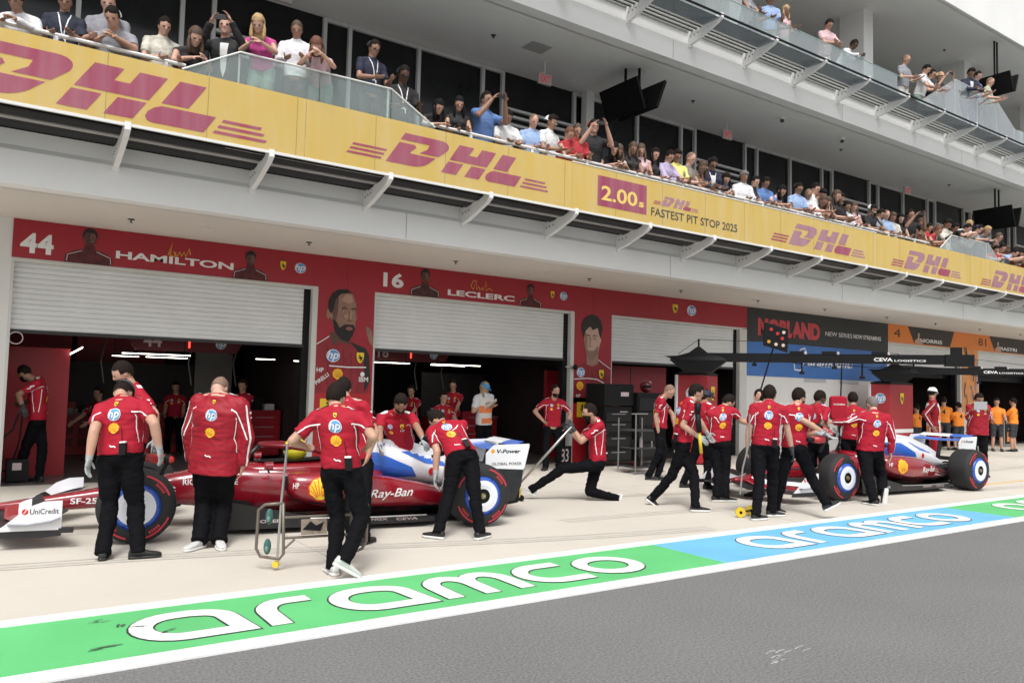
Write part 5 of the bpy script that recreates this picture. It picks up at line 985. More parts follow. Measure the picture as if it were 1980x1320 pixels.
{'J': {'pel': [25.352, 13.603, 0.707], 'neck': [25.352, 13.603, 1.105], 'head': [25.354, 13.603, 1.323], 'shL': [25.167, 13.618, 1.05], 'elL': [25.183, 13.817, 0.85], 'wrL': [25.199, 14.016, 0.73], 'hpL': [25.257, 13.61, 0.677], 'anL': [25.227, 13.613, 0.09], 'knL': [25.244, 13.641, 0.384], 'toeL': [0.079, 0.997, 0.0], 'shR': [25.536, 13.588, 1.05], 'elR': [25.552, 13.788, 0.85], 'wrR': [25.568, 13.987, 0.73], 'hpR': [25.446, 13.595, 0.677], 'anR': [25.476, 13.593, 0.09], 'knR': [25.464, 13.624, 0.384], 'toeR': [0.079, 0.997, 0.0], 'F': [0.079, 0.997, 0.0], 'L': [-0.997, 0.079, -0.0], 'hF': [0.078, 0.982, -0.174]}, 'id': 'o0', 'label': 'leftmost of the orange vested crew, beside the red tower', 'hair': 'short', 'skin': 1, 'top': 'orange', 'trousers': 'shorts', 'sw': 0.185},
{'J': {'pel': [26.07, 13.09, 0.871], 'neck': [26.07, 13.09, 1.362], 'head': [26.072, 13.089, 1.579], 'shL': [25.991, 13.257, 1.307], 'elL': [26.171, 13.343, 1.107], 'wrL': [26.352, 13.429, 0.987], 'hpL': [26.03, 13.176, 0.841], 'anL': [26.017, 13.203, 0.09], 'knL': [26.05, 13.202, 0.466], 'toeL': [0.903, 0.43, 0.0], 'shR': [26.15, 12.923, 1.307], 'elR': [26.33, 13.009, 1.107], 'wrR': [26.511, 13.095, 0.987], 'hpR': [26.111, 13.004, 0.841], 'anR': [26.124, 12.977, 0.09], 'knR': [26.145, 13.003, 0.466], 'toeR': [0.903, 0.43, 0.0], 'F': [0.903, 0.43, 0.0], 'L': [-0.43, 0.903, 0.0], 'hF': [0.889, 0.423, -0.174]}, 'id': 'o1', 'label': 'orange vested person standing right of the white capped crew member', 'hair': 'short', 'skin': 1, 'top': 'orange', 'trousers': 'shorts', 'sw': 0.185},
{'J': {'pel': [26.466, 12.829, 0.772], 'neck': [26.466, 12.829, 1.206], 'head': [26.468, 12.828, 1.423], 'shL': [26.298, 12.906, 1.151], 'elL': [26.381, 13.088, 0.951], 'wrL': [26.464, 13.27, 0.831], 'hpL': [26.379, 12.868, 0.742], 'anL': [26.352, 12.881, 0.09], 'knL': [26.378, 12.902, 0.416], 'toeL': [0.415, 0.91, 0.0], 'shR': [26.634, 12.752, 1.151], 'elR': [26.717, 12.934, 0.951], 'wrR': [26.8, 13.116, 0.831], 'hpR': [26.552, 12.789, 0.742], 'anR': [26.58, 12.777, 0.09], 'knR': [26.578, 12.81, 0.416], 'toeR': [0.415, 0.91, 0.0], 'F': [0.415, 0.91, 0.0], 'L': [-0.91, 0.415, -0.0], 'hF': [0.409, 0.896, -0.174]}, 'id': 'o2', 'label': 'orange vested person leaning below the black gantry cables', 'hair': 'short', 'skin': 1, 'top': 'orange', 'trousers': 'shorts', 'sw': 0.185},
{'J': {'pel': [27.48, 12.119, 0.877], 'neck': [27.48, 12.119, 1.371], 'head': [27.481, 12.117, 1.588], 'shL': [27.587, 11.969, 1.316], 'elL': [27.424, 11.853, 1.116], 'wrL': [27.262, 11.736, 0.996], 'hpL': [27.535, 12.042, 0.847], 'anL': [27.553, 12.017, 0.09], 'knL': [27.519, 12.012, 0.469], 'toeL': [-0.814, -0.58, 0.0], 'shR': [27.373, 12.27, 1.316], 'elR': [27.21, 12.154, 1.116], 'wrR': [27.047, 12.038, 0.996], 'hpR': [27.425, 12.197, 0.847], 'anR': [27.408, 12.221, 0.09], 'knR': [27.392, 12.191, 0.469], 'toeR': [-0.814, -0.58, 0.0], 'F': [-0.814, -0.58, -0.0], 'L': [0.58, -0.814, 0.0], 'hF': [-0.802, -0.571, -0.174]}, 'id': 'o3', 'label': 'orange vested person right of the one with a tablet', 'hair': 'short', 'skin': 1, 'top': 'orange', 'trousers': 'shorts', 'sw': 0.185},
{'J': {'pel': [27.922, 11.814, 0.886], 'neck': [27.922, 11.814, 1.384], 'head': [27.923, 11.812, 1.602], 'shL': [27.738, 11.797, 1.329], 'elL': [27.718, 11.996, 1.129], 'wrL': [27.699, 12.195, 1.009], 'hpL': [27.827, 11.805, 0.856], 'anL': [27.797, 11.802, 0.09], 'knL': [27.809, 11.834, 0.473], 'toeL': [-0.095, 0.995, 0.0], 'shR': [28.106, 11.832, 1.329], 'elR': [28.087, 12.031, 1.129], 'wrR': [28.068, 12.23, 1.009], 'hpR': [28.016, 11.823, 0.856], 'anR': [28.046, 11.826, 0.09], 'knR': [28.028, 11.855, 0.473], 'toeR': [-0.095, 0.995, 0.0], 'F': [-0.095, 0.995, 0.0], 'L': [-0.995, -0.095, -0.0], 'hF': [-0.094, 0.98, -0.174]}, 'id': 'o4', 'label': 'rightmost orange vested person beside the pit board', 'hair': 'short', 'skin': 1, 'top': 'orange', 'trousers': 'shorts', 'sw': 0.185},
{'J': {'pel': [2.166, 17.759, 0.73], 'neck': [2.166, 17.759, 1.14], 'head': [2.151, 17.717, 1.34], 'shL': [2.273, 17.608, 1.085], 'elL': [2.11, 17.492, 0.885], 'wrL': [1.947, 17.376, 0.765], 'hpL': [2.221, 17.682, 0.7], 'anL': [2.238, 17.657, 0.09], 'knL': [2.205, 17.652, 0.395], 'toeL': [-0.814, -0.58, 0.0], 'shR': [2.058, 17.91, 1.085], 'elR': [1.896, 17.793, 0.885], 'wrR': [1.733, 17.677, 0.765], 'hpR': [2.111, 17.836, 0.7], 'anR': [2.093, 17.861, 0.09], 'knR': [2.078, 17.831, 0.395], 'toeR': [-0.814, -0.58, 0.0], 'F': [-0.814, -0.58, -0.0], 'L': [0.58, -0.814, 0.0], 'hF': [-0.802, -0.571, -0.174]}, 'id': 'b0', 'label': 'dim person in red shirt deep in the first garage', 'hair': 'short', 'skin': 1, 'sw': 0.185},
{'J': {'pel': [4.658, 16.514, 0.874], 'neck': [4.658, 16.514, 1.366], 'head': [4.638, 16.473, 1.565], 'shL': [4.79, 16.384, 1.311], 'elL': [4.65, 16.242, 1.111], 'wrL': [4.51, 16.099, 0.991], 'hpL': [4.726, 16.448, 0.844], 'anL': [4.747, 16.426, 0.09], 'knL': [4.716, 16.416, 0.467], 'toeL': [-0.701, -0.713, 0.0], 'shR': [4.526, 16.644, 1.311], 'elR': [4.386, 16.501, 1.111], 'wrR': [4.246, 16.359, 0.991], 'hpR': [4.59, 16.581, 0.844], 'anR': [4.569, 16.602, 0.09], 'knR': [4.559, 16.57, 0.467], 'toeR': [-0.701, -0.713, 0.0], 'F': [-0.701, -0.713, -0.0], 'L': [0.713, -0.701, 0.0], 'hF': [-0.691, -0.702, -0.174]}, 'id': 'b1', 'label': 'dim person in dark red shirt with folded arms deep in the first garage', 'hair': 'short', 'skin': 1, 'sw': 0.185},
{'J': {'pel': [3.811, 18.683, 0.824], 'neck': [3.811, 18.683, 1.288], 'head': [3.793, 18.642, 1.487], 'shL': [3.99, 18.637, 1.233], 'elL': [3.94, 18.443, 1.033], 'wrL': [3.89, 18.25, 0.913], 'hpL': [3.903, 18.66, 0.794], 'anL': [3.932, 18.652, 0.09], 'knL': [3.91, 18.627, 0.442], 'toeL': [-0.251, -0.968, 0.0], 'shR': [3.632, 18.73, 1.233], 'elR': [3.582, 18.536, 1.033], 'wrR': [3.532, 18.343, 0.913], 'hpR': [3.719, 18.707, 0.794], 'anR': [3.69, 18.715, 0.09], 'knR': [3.697, 18.682, 0.442], 'toeR': [-0.251, -0.968, 0.0], 'F': [-0.251, -0.968, 0.0], 'L': [0.968, -0.251, 0.0], 'hF': [-0.247, -0.953, -0.174]}, 'id': 'b2', 'label': 'shadowy person at the back of the first garage', 'hair': 'short', 'skin': 1, 'sw': 0.185},
{'J': {'pel': [8.481, 14.868, 0.776], 'neck': [8.481, 14.868, 1.213], 'head': [8.454, 14.832, 1.413], 'shL': [8.665, 14.853, 1.158], 'elL': [8.65, 14.654, 0.958], 'wrL': [8.634, 14.454, 0.838], 'hpL': [8.576, 14.86, 0.746], 'anL': [8.606, 14.858, 0.09], 'knL': [8.588, 14.829, 0.418], 'toeL': [-0.079, -0.997, 0.0], 'shR': [8.297, 14.882, 1.158], 'elR': [8.281, 14.683, 0.958], 'wrR': [8.265, 14.483, 0.838], 'hpR': [8.386, 14.875, 0.746], 'anR': [8.356, 14.877, 0.09], 'knR': [8.369, 14.846, 0.418], 'toeR': [-0.079, -0.997, 0.0], 'F': [-0.079, -0.997, 0.0], 'L': [0.997, -0.079, 0.0], 'hF': [-0.078, -0.982, -0.174]}, 'id': 'b3', 'label': 'dim person seated behind the bending mechanic in the second garage', 'hair': 'short', 'skin': 1, 'sw': 0.185},
{'J': {'pel': [9.394, 16.045, 0.93], 'neck': [9.394, 16.045, 1.477], 'head': [9.365, 16.007, 1.676], 'shL': [9.525, 15.915, 1.422], 'elL': [9.385, 15.772, 1.222], 'wrL': [9.245, 15.63, 1.102], 'hpL': [9.461, 15.978, 0.9], 'anL': [9.483, 15.957, 0.09], 'knL': [9.451, 15.946, 0.495], 'toeL': [-0.701, -0.713, 0.0], 'shR': [9.262, 16.174, 1.422], 'elR': [9.121, 16.032, 1.222], 'wrR': [8.981, 15.889, 1.102], 'hpR': [9.326, 16.111, 0.9], 'anR': [9.304, 16.132, 0.09], 'knR': [9.294, 16.1, 0.495], 'toeR': [-0.701, -0.713, 0.0], 'F': [-0.701, -0.713, -0.0], 'L': [0.713, -0.701, 0.0], 'hF': [-0.691, -0.702, -0.174]}, 'id': 'b4', 'label': 'shadowy person at the back of the second garage', 'hair': 'short', 'skin': 1, 'sw': 0.185},
{'J': {'pel': [8.357, 16.16, 0.854], 'neck': [8.357, 16.16, 1.334], 'head': [8.331, 16.123, 1.534], 'shL': [8.465, 16.009, 1.279], 'elL': [8.302, 15.893, 1.079], 'wrL': [8.139, 15.777, 0.959], 'hpL': [8.412, 16.083, 0.824], 'anL': [8.43, 16.058, 0.09], 'knL': [8.397, 16.053, 0.457], 'toeL': [-0.814, -0.58, 0.0], 'shR': [8.25, 16.311, 1.279], 'elR': [8.087, 16.195, 1.079], 'wrR': [7.924, 16.079, 0.959], 'hpR': [8.302, 16.237, 0.824], 'anR': [8.285, 16.262, 0.09], 'knR': [8.269, 16.232, 0.457], 'toeR': [-0.814, -0.58, 0.0], 'F': [-0.814, -0.58, -0.0], 'L': [0.58, -0.814, 0.0], 'hF': [-0.802, -0.571, -0.174]}, 'id': 'b5', 'label': 'shadowy person beside the left racks of the second garage', 'hair': 'short', 'skin': 1, 'sw': 0.185}]
# feet x, feet y, floor z, pose, scale, build, top, hair, extras, label
CROWD = [
(0.32, 11.33, 4.78, 'lean', 0.972, 'm', 'whiteshirt', 'dark', 's', 'leaning on the rail in white shirt and sunglasses at the far left'),
(0.76, 11.33, 4.78, 'stand', 0.976, 'm', 'navy', 'dark', 'l', 'in dark navy polo with white lanyard and beard'),
(1.25, 11.33, 4.78, 'stand', 1.049, 'm', 'grey', 'bald', 'b', 'bald, in grey shirt, standing behind the one in white cap'),
(1.38, 11.33, 4.78, 'lean', 1.035, 'm', 'greytee', 'dark', 'c:white', 'in grey tee and white backward cap bowing over the rail'),
(1.9, 11.33, 4.78, 'stand', 0.982, 'm', 'cream', 'dark', '', 'in cream patterned shirt with dark hair, looking at a phone'),
(2.22, 11.33, 4.78, 'lean', 1.042, 'f', 'blacktop', 'brown', 'h', 'woman in black top resting her chin on her hand'),
(2.75, 11.33, 4.78, 'stand', 1.12, 'm', 'vest', 'dark', 'p', 'man in black vest over white sleeves photographing with raised arms'),
(3.18, 11.07, 5.14, 'lean', 1.014, 'f', 'pink', 'blond', 'h', 'blonde woman in bright pink top'),
(3.67, 11.07, 5.14, 'stand', 0.976, 'm', 'whiteshirt', 'brown', '', 'man in loose white shirt behind the raised glass'),
(4.06, 11.07, 5.14, 'deep', 1.0, 'f', 'palepink', 'auburn', 'h', 'woman with curly auburn hair in pale pink'),
(4.83, 11.07, 5.14, 'stand', 1.006, 'm', 'navyteam', 'dark', 'c:navy,l', 'in navy team polo, cap and white lanyard'),
(5.49, 11.33, 4.78, 'stand', 1.12, 'm', 'black', 'dark', 'c:navy,d,l', 'man in black with navy cap leaning out at the end of the raised glass'),
(5.98, 11.33, 4.78, 'lean', 0.972, 'f', 'black', 'black', 'h', 'woman with long black hair, first right of the raised glass'),
(6.56, 11.33, 4.78, 'stand', 0.976, 'f', 'black', 'black', 'h,s', 'second woman with long black hair, in sunglasses'),
(7.06, 11.33, 4.78, 'stand', 1.098, 'm', 'bluepolo', 'dark', 'p', 'tall bearded man in blue polo holding a phone'),
(7.52, 11.33, 4.78, 'stand', 0.982, 'm', 'whitetee', 'dark', 'd', 'bearded man in white tee leaning low'),
(8.09, 11.33, 4.78, 'stand', 1.0, 'm', 'lightblue', 'bald', '', 'bald man in light blue shirt'),
(8.46, 11.33, 4.78, 'stand', 1.043, 'm', 'whitetee', 'dark', 'c:white,s', 'man in white cap and white tee'),
(8.84, 11.33, 4.78, 'stand', 0.976, 'f', 'redtop', 'auburn', '', 'dark haired one in red checked top bowing'),
(9.11, 11.33, 4.78, 'stand', 1.024, 'm', 'redtop', 'brown', '', 'one in plain red shirt behind the checked red top'),
(9.53, 11.33, 4.78, 'stand', 1.12, 'm', 'blacktee', 'dark', 'c:red,p,s', 'man in red cap and black tee filming'),
(9.92, 11.33, 4.78, 'lean', 1.007, 'f', 'black', 'black', 'h', 'woman with black hair right of the filming man'),
(10.53, 11.33, 4.78, 'stand', 0.988, 'f', 'blacktop', 'brown', 'h', 'woman with wavy brown hair in printed black top'),
(10.78, 11.33, 4.78, 'stand', 0.994, 'f', 'palepink', 'brown', 's', 'small woman in sunglasses beside the printed black top'),
(11.46, 11.33, 4.78, 'stand', 1.018, 'm', 'lilac', 'dark', 's', 'man in lilac shirt leaning right'),
(11.76, 11.33, 4.78, 'stand', 1.037, 'm', 'yellow', 'dark', 'c:black', 'one in bright yellow shirt with black cap'),
(12.11, 11.33, 4.78, 'stand', 1.049, 'm', 'greyprint', 'bald', 's', 'bald man in grey print shirt'),
(12.81, 11.33, 4.78, 'stand', 1.073, 'm', 'navysuit', 'dark', 'c:navy,l', 'man in navy suit and cap standing at the balcony door'),
(13.1, 11.33, 4.78, 'lean', 0.993, 'f', 'whitetee', 'dark', 's', 'woman in sunglasses and white top'),
(13.86, 11.33, 4.78, 'stand', 1.0, 'm', 'whiteshirt', 'grey', 's', 'grey haired man in open white shirt'),
(14.55, 11.33, 4.78, 'stand', 1.006, 'm', 'bluepolo', 'dark', 'd', 'man in mid blue polo leaning on the rail'),
(14.82, 11.33, 4.78, 'lean', 1.021, 'f', 'palepink', 'black', 'h', 'woman with long black hair in pale top'),
(15.8, 11.33, 4.78, 'stand', 1.037, 'm', 'lightblue', 'dark', 'c:black', 'man in black cap and pale blue shirt'),
(16.18, 11.33, 4.78, 'stand', 1.0, 'm', 'whiteshirt', 'bald', '', 'small bald one pointing over the rail'),
(16.49, 11.33, 4.78, 'stand', 0.97, 'f', 'redtop', 'auburn', 'h', 'red haired one in red shirt beside the pointing one'),
(16.47, 11.33, 4.78, 'lean', 1.035, 'f', 'brown', 'brown', 'h', 'woman in brown top in the tight group'),
(16.76, 11.33, 4.78, 'lean', 1.035, 'f', 'cream', 'brown', '', 'one in cream top in the tight group'),
(17.44, 11.33, 4.78, 'stand', 1.055, 'm', 'black', 'dark', 'c:white,d', 'man in white cap in the tight group'),
(17.75, 11.33, 4.78, 'stand', 0.963, 'm', 'whiteshirt', 'dark', '', 'man in white shirt right of the tight group'),
(18.82, 11.33, 4.78, 'stand', 1.024, 'm', 'black', 'dark', 'c:white', 'man in white cap and black shirt, arms on the rail'),
(19.54, 11.33, 4.78, 'stand', 0.988, 'm', 'lightblue', 'bald', '', 'bald man in light blue shirt farther right'),
(19.86, 11.33, 4.78, 'stand', 0.982, 'm', 'cream', 'brown', '', 'one in cream shirt beside the farther bald man'),
(20.73, 11.33, 4.78, 'stand', 1.098, 'm', 'black', 'dark', 'p', 'man in black shirt taking a photo at the far end'),
(21.23, 11.33, 4.78, 'stand', 1.006, 'f', 'brown', 'brown', 'h', 'woman in brown print beside the far photographer'),
(21.66, 11.33, 4.78, 'stand', 0.963, 'm', 'redtop', 'dark', '', 'one in red shirt near the far raised glass'),
(22.56, 11.33, 4.78, 'stand', 1.116, 'm', 'cream', 'dark', '', 'man in cream shirt behind the far raised glass'),
(22.18, 11.07, 5.14, 'deep', 0.96, 'm', 'black', 'dark', '', 'man in black behind the far raised glass'),
(23.0, 11.07, 5.14, 'lean', 0.993, 'm', 'whiteshirt', 'blond', 's', 'blond man in white shirt behind the far raised glass'),
(23.48, 11.07, 5.14, 'lean', 0.965, 'm', 'whitetee', 'dark', 'c:navy', 'one in white tee and navy cap behind the far raised glass'),
(24.07, 11.07, 5.14, 'lean', 0.979, 'm', 'greysuit', 'blond', '', 'man in grey jacket behind the far raised glass'),
(25.66, 11.33, 4.78, 'stand', 1.12, 'm', 'brown', 'brown', '', 'one in brown at the end of the far raised glass'),
(25.28, 11.33, 4.78, 'lean', 0.965, 'm', 'redtop', 'dark', '', 'one in red right of the far raised glass'),
(25.52, 11.33, 4.78, 'deep', 1.04, 'm', 'lightblue', 'dark', '', 'one in light blue near the right edge'),
(25.85, 11.33, 4.78, 'deep', 1.048, 'f', 'black', 'black', 'h', 'woman in black near the right edge'),
(26.23, 11.33, 4.78, 'deep', 1.016, 'm', 'cream', 'brown', '', 'one in cream near the right edge'),
(26.61, 11.33, 4.78, 'deep', 0.984, 'm', 'redtop', 'dark', '', 'one in red at the right edge'),
(16.39, 11.33, 4.78, 'stand', 1.098, 'm', 'whitetee', 'dark', '', 'one in white tee behind the pointing one'),
(16.72, 11.33, 4.78, 'stand', 1.055, 'f', 'black', 'black', '', 'one in black deep in the tight group'),
(17.27, 11.33, 4.78, 'stand', 1.079, 'f', 'blacktop', 'brown', 'h', 'woman in black print behind the white capped man of the tight group'),
(18.1, 11.33, 4.78, 'stand', 0.982, 'f', 'palepink', 'brown', 'h', 'woman in pale pink left of the white capped man in black'),
(19.15, 11.33, 4.78, 'stand', 0.994, 'm', 'greytee', 'dark', 's', 'one in grey tee beside the white capped man in black'),
(20.26, 11.33, 4.78, 'stand', 0.994, 'f', 'black', 'black', 'h', 'woman in black left of the far photographer'),
(21.65, 11.33, 4.78, 'lean', 1.042, 'f', 'redtop', 'auburn', '', 'one in red with auburn hair near the far raised glass'),
(23.0, 11.33, 4.78, 'stand', 1.085, 'm', 'brown', 'dark', '', 'one in brown shirt at the left end of the far raised glass'),
(25.55, 11.33, 4.78, 'lean', 1.028, 'm', 'black', 'dark', '', 'one in black second from the far raised glass'),
(25.95, 11.33, 4.78, 'lean', 1.021, 'f', 'redtop', 'brown', '', 'woman in red second row near the right edge'),
(26.33, 11.33, 4.78, 'lean', 1.028, 'm', 'whitetee', 'dark', '', 'one in white second row near the right edge'),
(26.71, 11.33, 4.78, 'lean', 1.014, 'm', 'navy', 'dark', '', 'one in navy second row near the right edge'),
(11.1, 11.33, 4.78, 'stand', 0.988, 'f', 'blacktop', 'dark', 'h', 'woman in black print left of the lilac shirt'),
(12.43, 11.33, 4.78, 'stand', 0.994, 'f', 'brown', 'brown', 'h', 'woman in brown between the bald man and the navy suit'),
(10.08, 11.33, 4.78, 'lean', 1.0, 'f', 'cream', 'brown', '', 'one in cream between the two dark haired women'),
(14.19, 11.33, 4.78, 'stand', 0.976, 'f', 'black', 'black', '', 'one in black between the white shirt and the blue polo'),
(14.67, 11.88, 9.41, 'stand', 1.024, 'f', 'greytee', 'black', '', 'partly cut off by the top edge on the top balcony'),
(15.49, 11.88, 9.41, 'stand', 1.067, 'm', 'lightblue', 'dark', 'c:navy', 'man in light blue shirt and cap on the top balcony'),
(16.03, 11.88, 9.41, 'stand', 1.0, 'f', 'palepink', 'blond', 'h', 'blonde woman in pale pink on the top balcony'),
(17.76, 11.88, 9.41, 'stand', 1.098, 'm', 'palepink', 'dark', 's', 'man in pale pink shirt and sunglasses on the top balcony'),
(18.52, 11.88, 9.41, 'lean', 1.007, 'm', 'whiteshirt', 'dark', 'd', 'dark skinned man in white shirt leaning over the top balcony'),
(21.48, 11.88, 9.41, 'stand', 1.12, 'm', 'greytee', 'bald', 's', 'bald man in grey tee on the top balcony'),
(22.48, 11.88, 9.41, 'stand', 1.12, 'm', 'whitetee', 'black', '', 'one in white with black hair left of the straw hat'),
(22.89, 11.88, 9.41, 'stand', 1.085, 'm', 'navy', 'dark', 'c:black', 'one in navy with black cap left of the straw hat'),
(23.46, 11.88, 9.41, 'stand', 1.12, 'f', 'blacktop', 'blond', 'c:straw,p', 'woman in straw hat taking a photo on the top balcony'),
(24.7, 11.62, 9.77, 'stand', 1.12, 'm', 'navysuit', 'dark', 'd', 'man in navy jacket behind the raised pale glass'),
(25.12, 11.62, 9.77, 'stand', 1.12, 'm', 'lightblue', 'dark', '', 'one in light blue behind the raised pale glass'),
(25.89, 11.62, 9.77, 'stand', 1.12, 'm', 'palegreen', 'bald', 's', 'one in pale green leaning past the raised pale glass')]
# handheld and carried things, metres
PTS = {'jack': [[7.253, 8.972, 1.1], [7.42, 9.226, 1.039], [6.765, 9.551, 0.244], [6.916, 9.818, 0.168], [6.733, 9.711, 0.021], [6.998, 9.741, 0.444], [6.778, 9.901, 0.335], [6.737, 9.455, 0.158], [6.828, 9.398, 0.086]], 'coil': [[6.591, 9.448, -0.034]], 'trolL': [[2.33, 6.863, 0.594], [2.2, 6.954, 0.577], [2.154, 6.989, 0.53], [2.154, 7.013, 0.19], [2.187, 6.995, 0.123], [2.327, 6.9, 0.104], [2.354, 6.878, 0.151]], 'trolR': [[2.945, 6.805, 0.583], [3.022, 6.751, 0.6], [3.067, 6.723, 0.554], [3.074, 6.743, 0.222], [3.046, 6.767, 0.15], [2.993, 6.805, 0.12], [2.96, 6.825, 0.167]], 'trolBars': [[2.337, 6.867, 0.468], [2.967, 6.799, 0.461], [2.339, 6.879, 0.286], [2.969, 6.811, 0.281], [2.352, 6.877, 0.187], [2.447, 6.866, 0.27]], 'trolPole': [[2.332, 6.824, 1.112], [2.314, 6.872, 0.612], [2.311, 6.91, 0.113], [2.303, 6.92, 0.058]], 'trolPads': [[2.229, 6.916, 0.477], [2.228, 6.936, 0.215]], 'trolPlate': [[2.483, 6.829, 0.445], [2.709, 6.795, 0.447], [2.716, 6.8, 0.308], [2.49, 6.834, 0.308]], 'board': [[10.441, 8.054, 2.801], [10.761, 7.842, 2.695], [10.72, 7.897, 2.321], [10.448, 8.076, 2.428], [10.604, 7.959, 2.566], [10.538, 8.261, 1.531], [10.602, 7.996, 2.417], [10.549, 8.347, 1.075]], 'wpole': [[8.608, 6.864, 1.384], [8.614, 6.89, 0.956], [8.568, 6.944, 0.658], [8.558, 6.975, 0.312], [8.565, 6.973, 0.278], [8.845, 7.026, 0.241]], 'wgunR': [[9.563, 6.468, 1.136], [9.409, 6.458, 1.055], [9.66, 6.407, 1.054], [9.853, 6.339, 0.999], [9.489, 6.41, 0.953]], 'wgunB': [[1.573, 8.331, 0.947], [1.501, 8.385, 0.879], [1.669, 8.271, 0.869], [1.598, 8.326, 0.781]], 'wgunG': [[4.443, 8.177, 0.997], [4.524, 8.123, 0.975], [4.617, 8.064, 0.905], [4.503, 8.143, 0.89]], 'wgunV': [[10.755, 7.099, 1.238], [10.669, 7.164, 1.157], [10.838, 7.058, 1.029], [10.675, 7.168, 1.048]], 'clip': [[8.814, 13.788, 1.207], [9.041, 13.617, 1.407]], 'tab': [[17.359, 8.13, 1.511], [17.643, 7.932, 1.541]], 'ytool': [[8.417, 7.606, 1.353], [8.448, 7.602, 1.101], [8.488, 7.596, 0.806]], 'hoseA': [[0.711, 14.38, 1.181], [0.659, 14.302, 1.064], [0.595, 14.241, 0.831], [0.469, 14.216, 0.693], [0.31, 14.21, 0.603]], 'hoseA2': [[0.724, 14.371, 1.181], [0.711, 14.397, 0.94], [0.699, 14.425, 0.659], [0.604, 14.522, 0.215], [0.341, 14.468, 0.113]], 'redpad': [[11.996, 7.918, 1.652], [12.233, 7.754, 1.66], [12.255, 7.769, 1.249], [12.018, 7.933, 1.242], [12.138, 7.78, 2.225], [12.168, 7.799, 1.666]], 'cab': [[9.879, 11.677, 1.767], [10.422, 11.302, 1.783], [10.51, 11.358, 0.157]], 'ceva1': [[13.19, 12.149, 2.415], [16.721, 7.773, 2.425], [15.52, 9.329, 2.432], [16.29, 8.433, 2.439]]}
# ================================================================ PEOPLE
SK = [M('skin_fair', (.56, .33, .25), .5, var=.08, vs_=9), M('skin_tan', (.48, .275, .195), .5, var=.08, vs_=9), M('skin_olive', (.33, .18, .12), .5, var=.08, vs_=9), M('skin_deep', (.11, .055, .035), .45, var=.08, vs_=9)]
HC = {'dark': M('hair_dark', (.014, .009, .007), .75, bump=.8, bs=120, spec=.15), 'black': M('hair_black', (.008, .007, .007), .7, bump=.8, bs=120, spec=.15), 'brown': M('hair_brown', (.07, .040, .022), .6, bump=.8, bs=120),
      'blond': M('hair_blond', (.42, .28, .13), .6, var=.25, vs_=30, bump=.8, bs=120), 'grey': M('hair_grey', (.17, .15, .135), .7, bump=.8, bs=120), 'auburn': M('hair_auburn', (.13, .045, .02), .6, bump=.8, bs=120), 'bald': M('hair_buzz', (.20, .12, .085), .7)}
tshirt = M('team_shirt_red', (.36, .009, .026), .72, var=.07, vs_=5, bump=.25, bs=90, spec=.25)
tshirt_d = M('team_shirt_side_red', (.2, .008, .018), .72, var=.07, vs_=5)
tjack = M('team_jacket_red', (.30, .009, .022), .6, var=.08, vs_=5, bump=.3, bs=30, spec=.3)
trou = M('trousers_black', (.0055, .0055, .007), .85, var=.25, vs_=8, bump=.3, bs=50, spec=.08)
shb = M('shoe_black', (.015, .015, .016), .5); shw = M('shoe_sole_white', (.70, .70, .68), .6); shwh = M('shoe_white', (.55, .55, .54), .6)
gl_g = M('glove_grey', (.34, .36, .37), .6); gl_d = M('glove_dark', (.03, .032, .035), .6)
eyem = M('eye_dark', (.02, .014, .012), .3)
DG = None
def remesh(mb, vox, name, parent, mat, wrinkle=0, seed=0, keep=None, cutf=None, mods=None):
    me = bpy.data.meshes.new(name); me.from_pydata([tuple(p) for p in mb.v], [], mb.f); me.update()
    o = bpy.data.objects.new(name, me); col.objects.link(o)
    md = o.modifiers.new('r', 'REMESH'); md.mode = 'VOXEL'; md.voxel_size = vox; md.use_smooth_shade = True
    sm_ = o.modifiers.new('s', 'SMOOTH'); sm_.factor = .5; sm_.iterations = 2
    dg = bpy.context.evaluated_depsgraph_get(); nm = bpy.data.meshes.new_from_object(o.evaluated_get(dg))
    bpy.data.objects.remove(o); bpy.data.meshes.remove(me); nm.name = name
    if wrinkle:
        n = len(nm.vertices); co = [0.]*(3*n); nm.vertices.foreach_get('co', co); no = [0.]*(3*n); nm.vertices.foreach_get('normal', no)
        for i in range(n):
            p = V(co[3*i:3*i+3]); q = V((p.x*4.5+p.z*3+seed, p.y*4.5, p.z*11)); a = noise.noise(q)*.9+(.5-abs(noise.noise(V((p.x*9+p.z*5, p.y*9+seed, p.z*21))))*2.2)*.55-.15
            for k in range(3): co[3*i+k] += no[3*i+k]*a*wrinkle
        nm.vertices.foreach_set('co', co)
    nm.materials.clear(); nm.materials.append(mat); nm.polygons.foreach_set('use_smooth', [True]*len(nm.polygons)); nm.update()
    o = bpy.data.objects.new(name, nm); col.objects.link(o); o.parent = parent
    return o
def frame(f, u):
    f = f.normalized(); u = (u-f*u.dot(f)).normalized(); l = u.cross(f); return f, l, u
def torso_rings(pel, sp, side, F, prof, bulk=1, inf=0):
    L = sp.length; up_ = sp.normalized(); side = side.normalized(); F_ = side.cross(up_).normalized()
    rr = []
    for t, a, b, off in prof:
        c = pel+up_*t*L+F_*off; n = 20; rr.append([c+side*(a*bulk+inf)*math.copysign(abs(cos(q))**.85, cos(q))+F_*(b*bulk+inf)*math.copysign(abs(sin(q))**.85, sin(q)) for q in [2*pi*k/n for k in range(n)]])
    return rr
TP = [(-.12, .10, .085, 0), (-.04, .15, .11, 0), (.06, .163, .115, 0), (.2, .155, .11, .0), (.4, .143, .105, .005), (.62, .158, .115, .008), (.8, .172, .112, 0), (.90, .150, .09, -.005), (.98, .085, .07, -.005), (1.05, .055, .055, 0)]
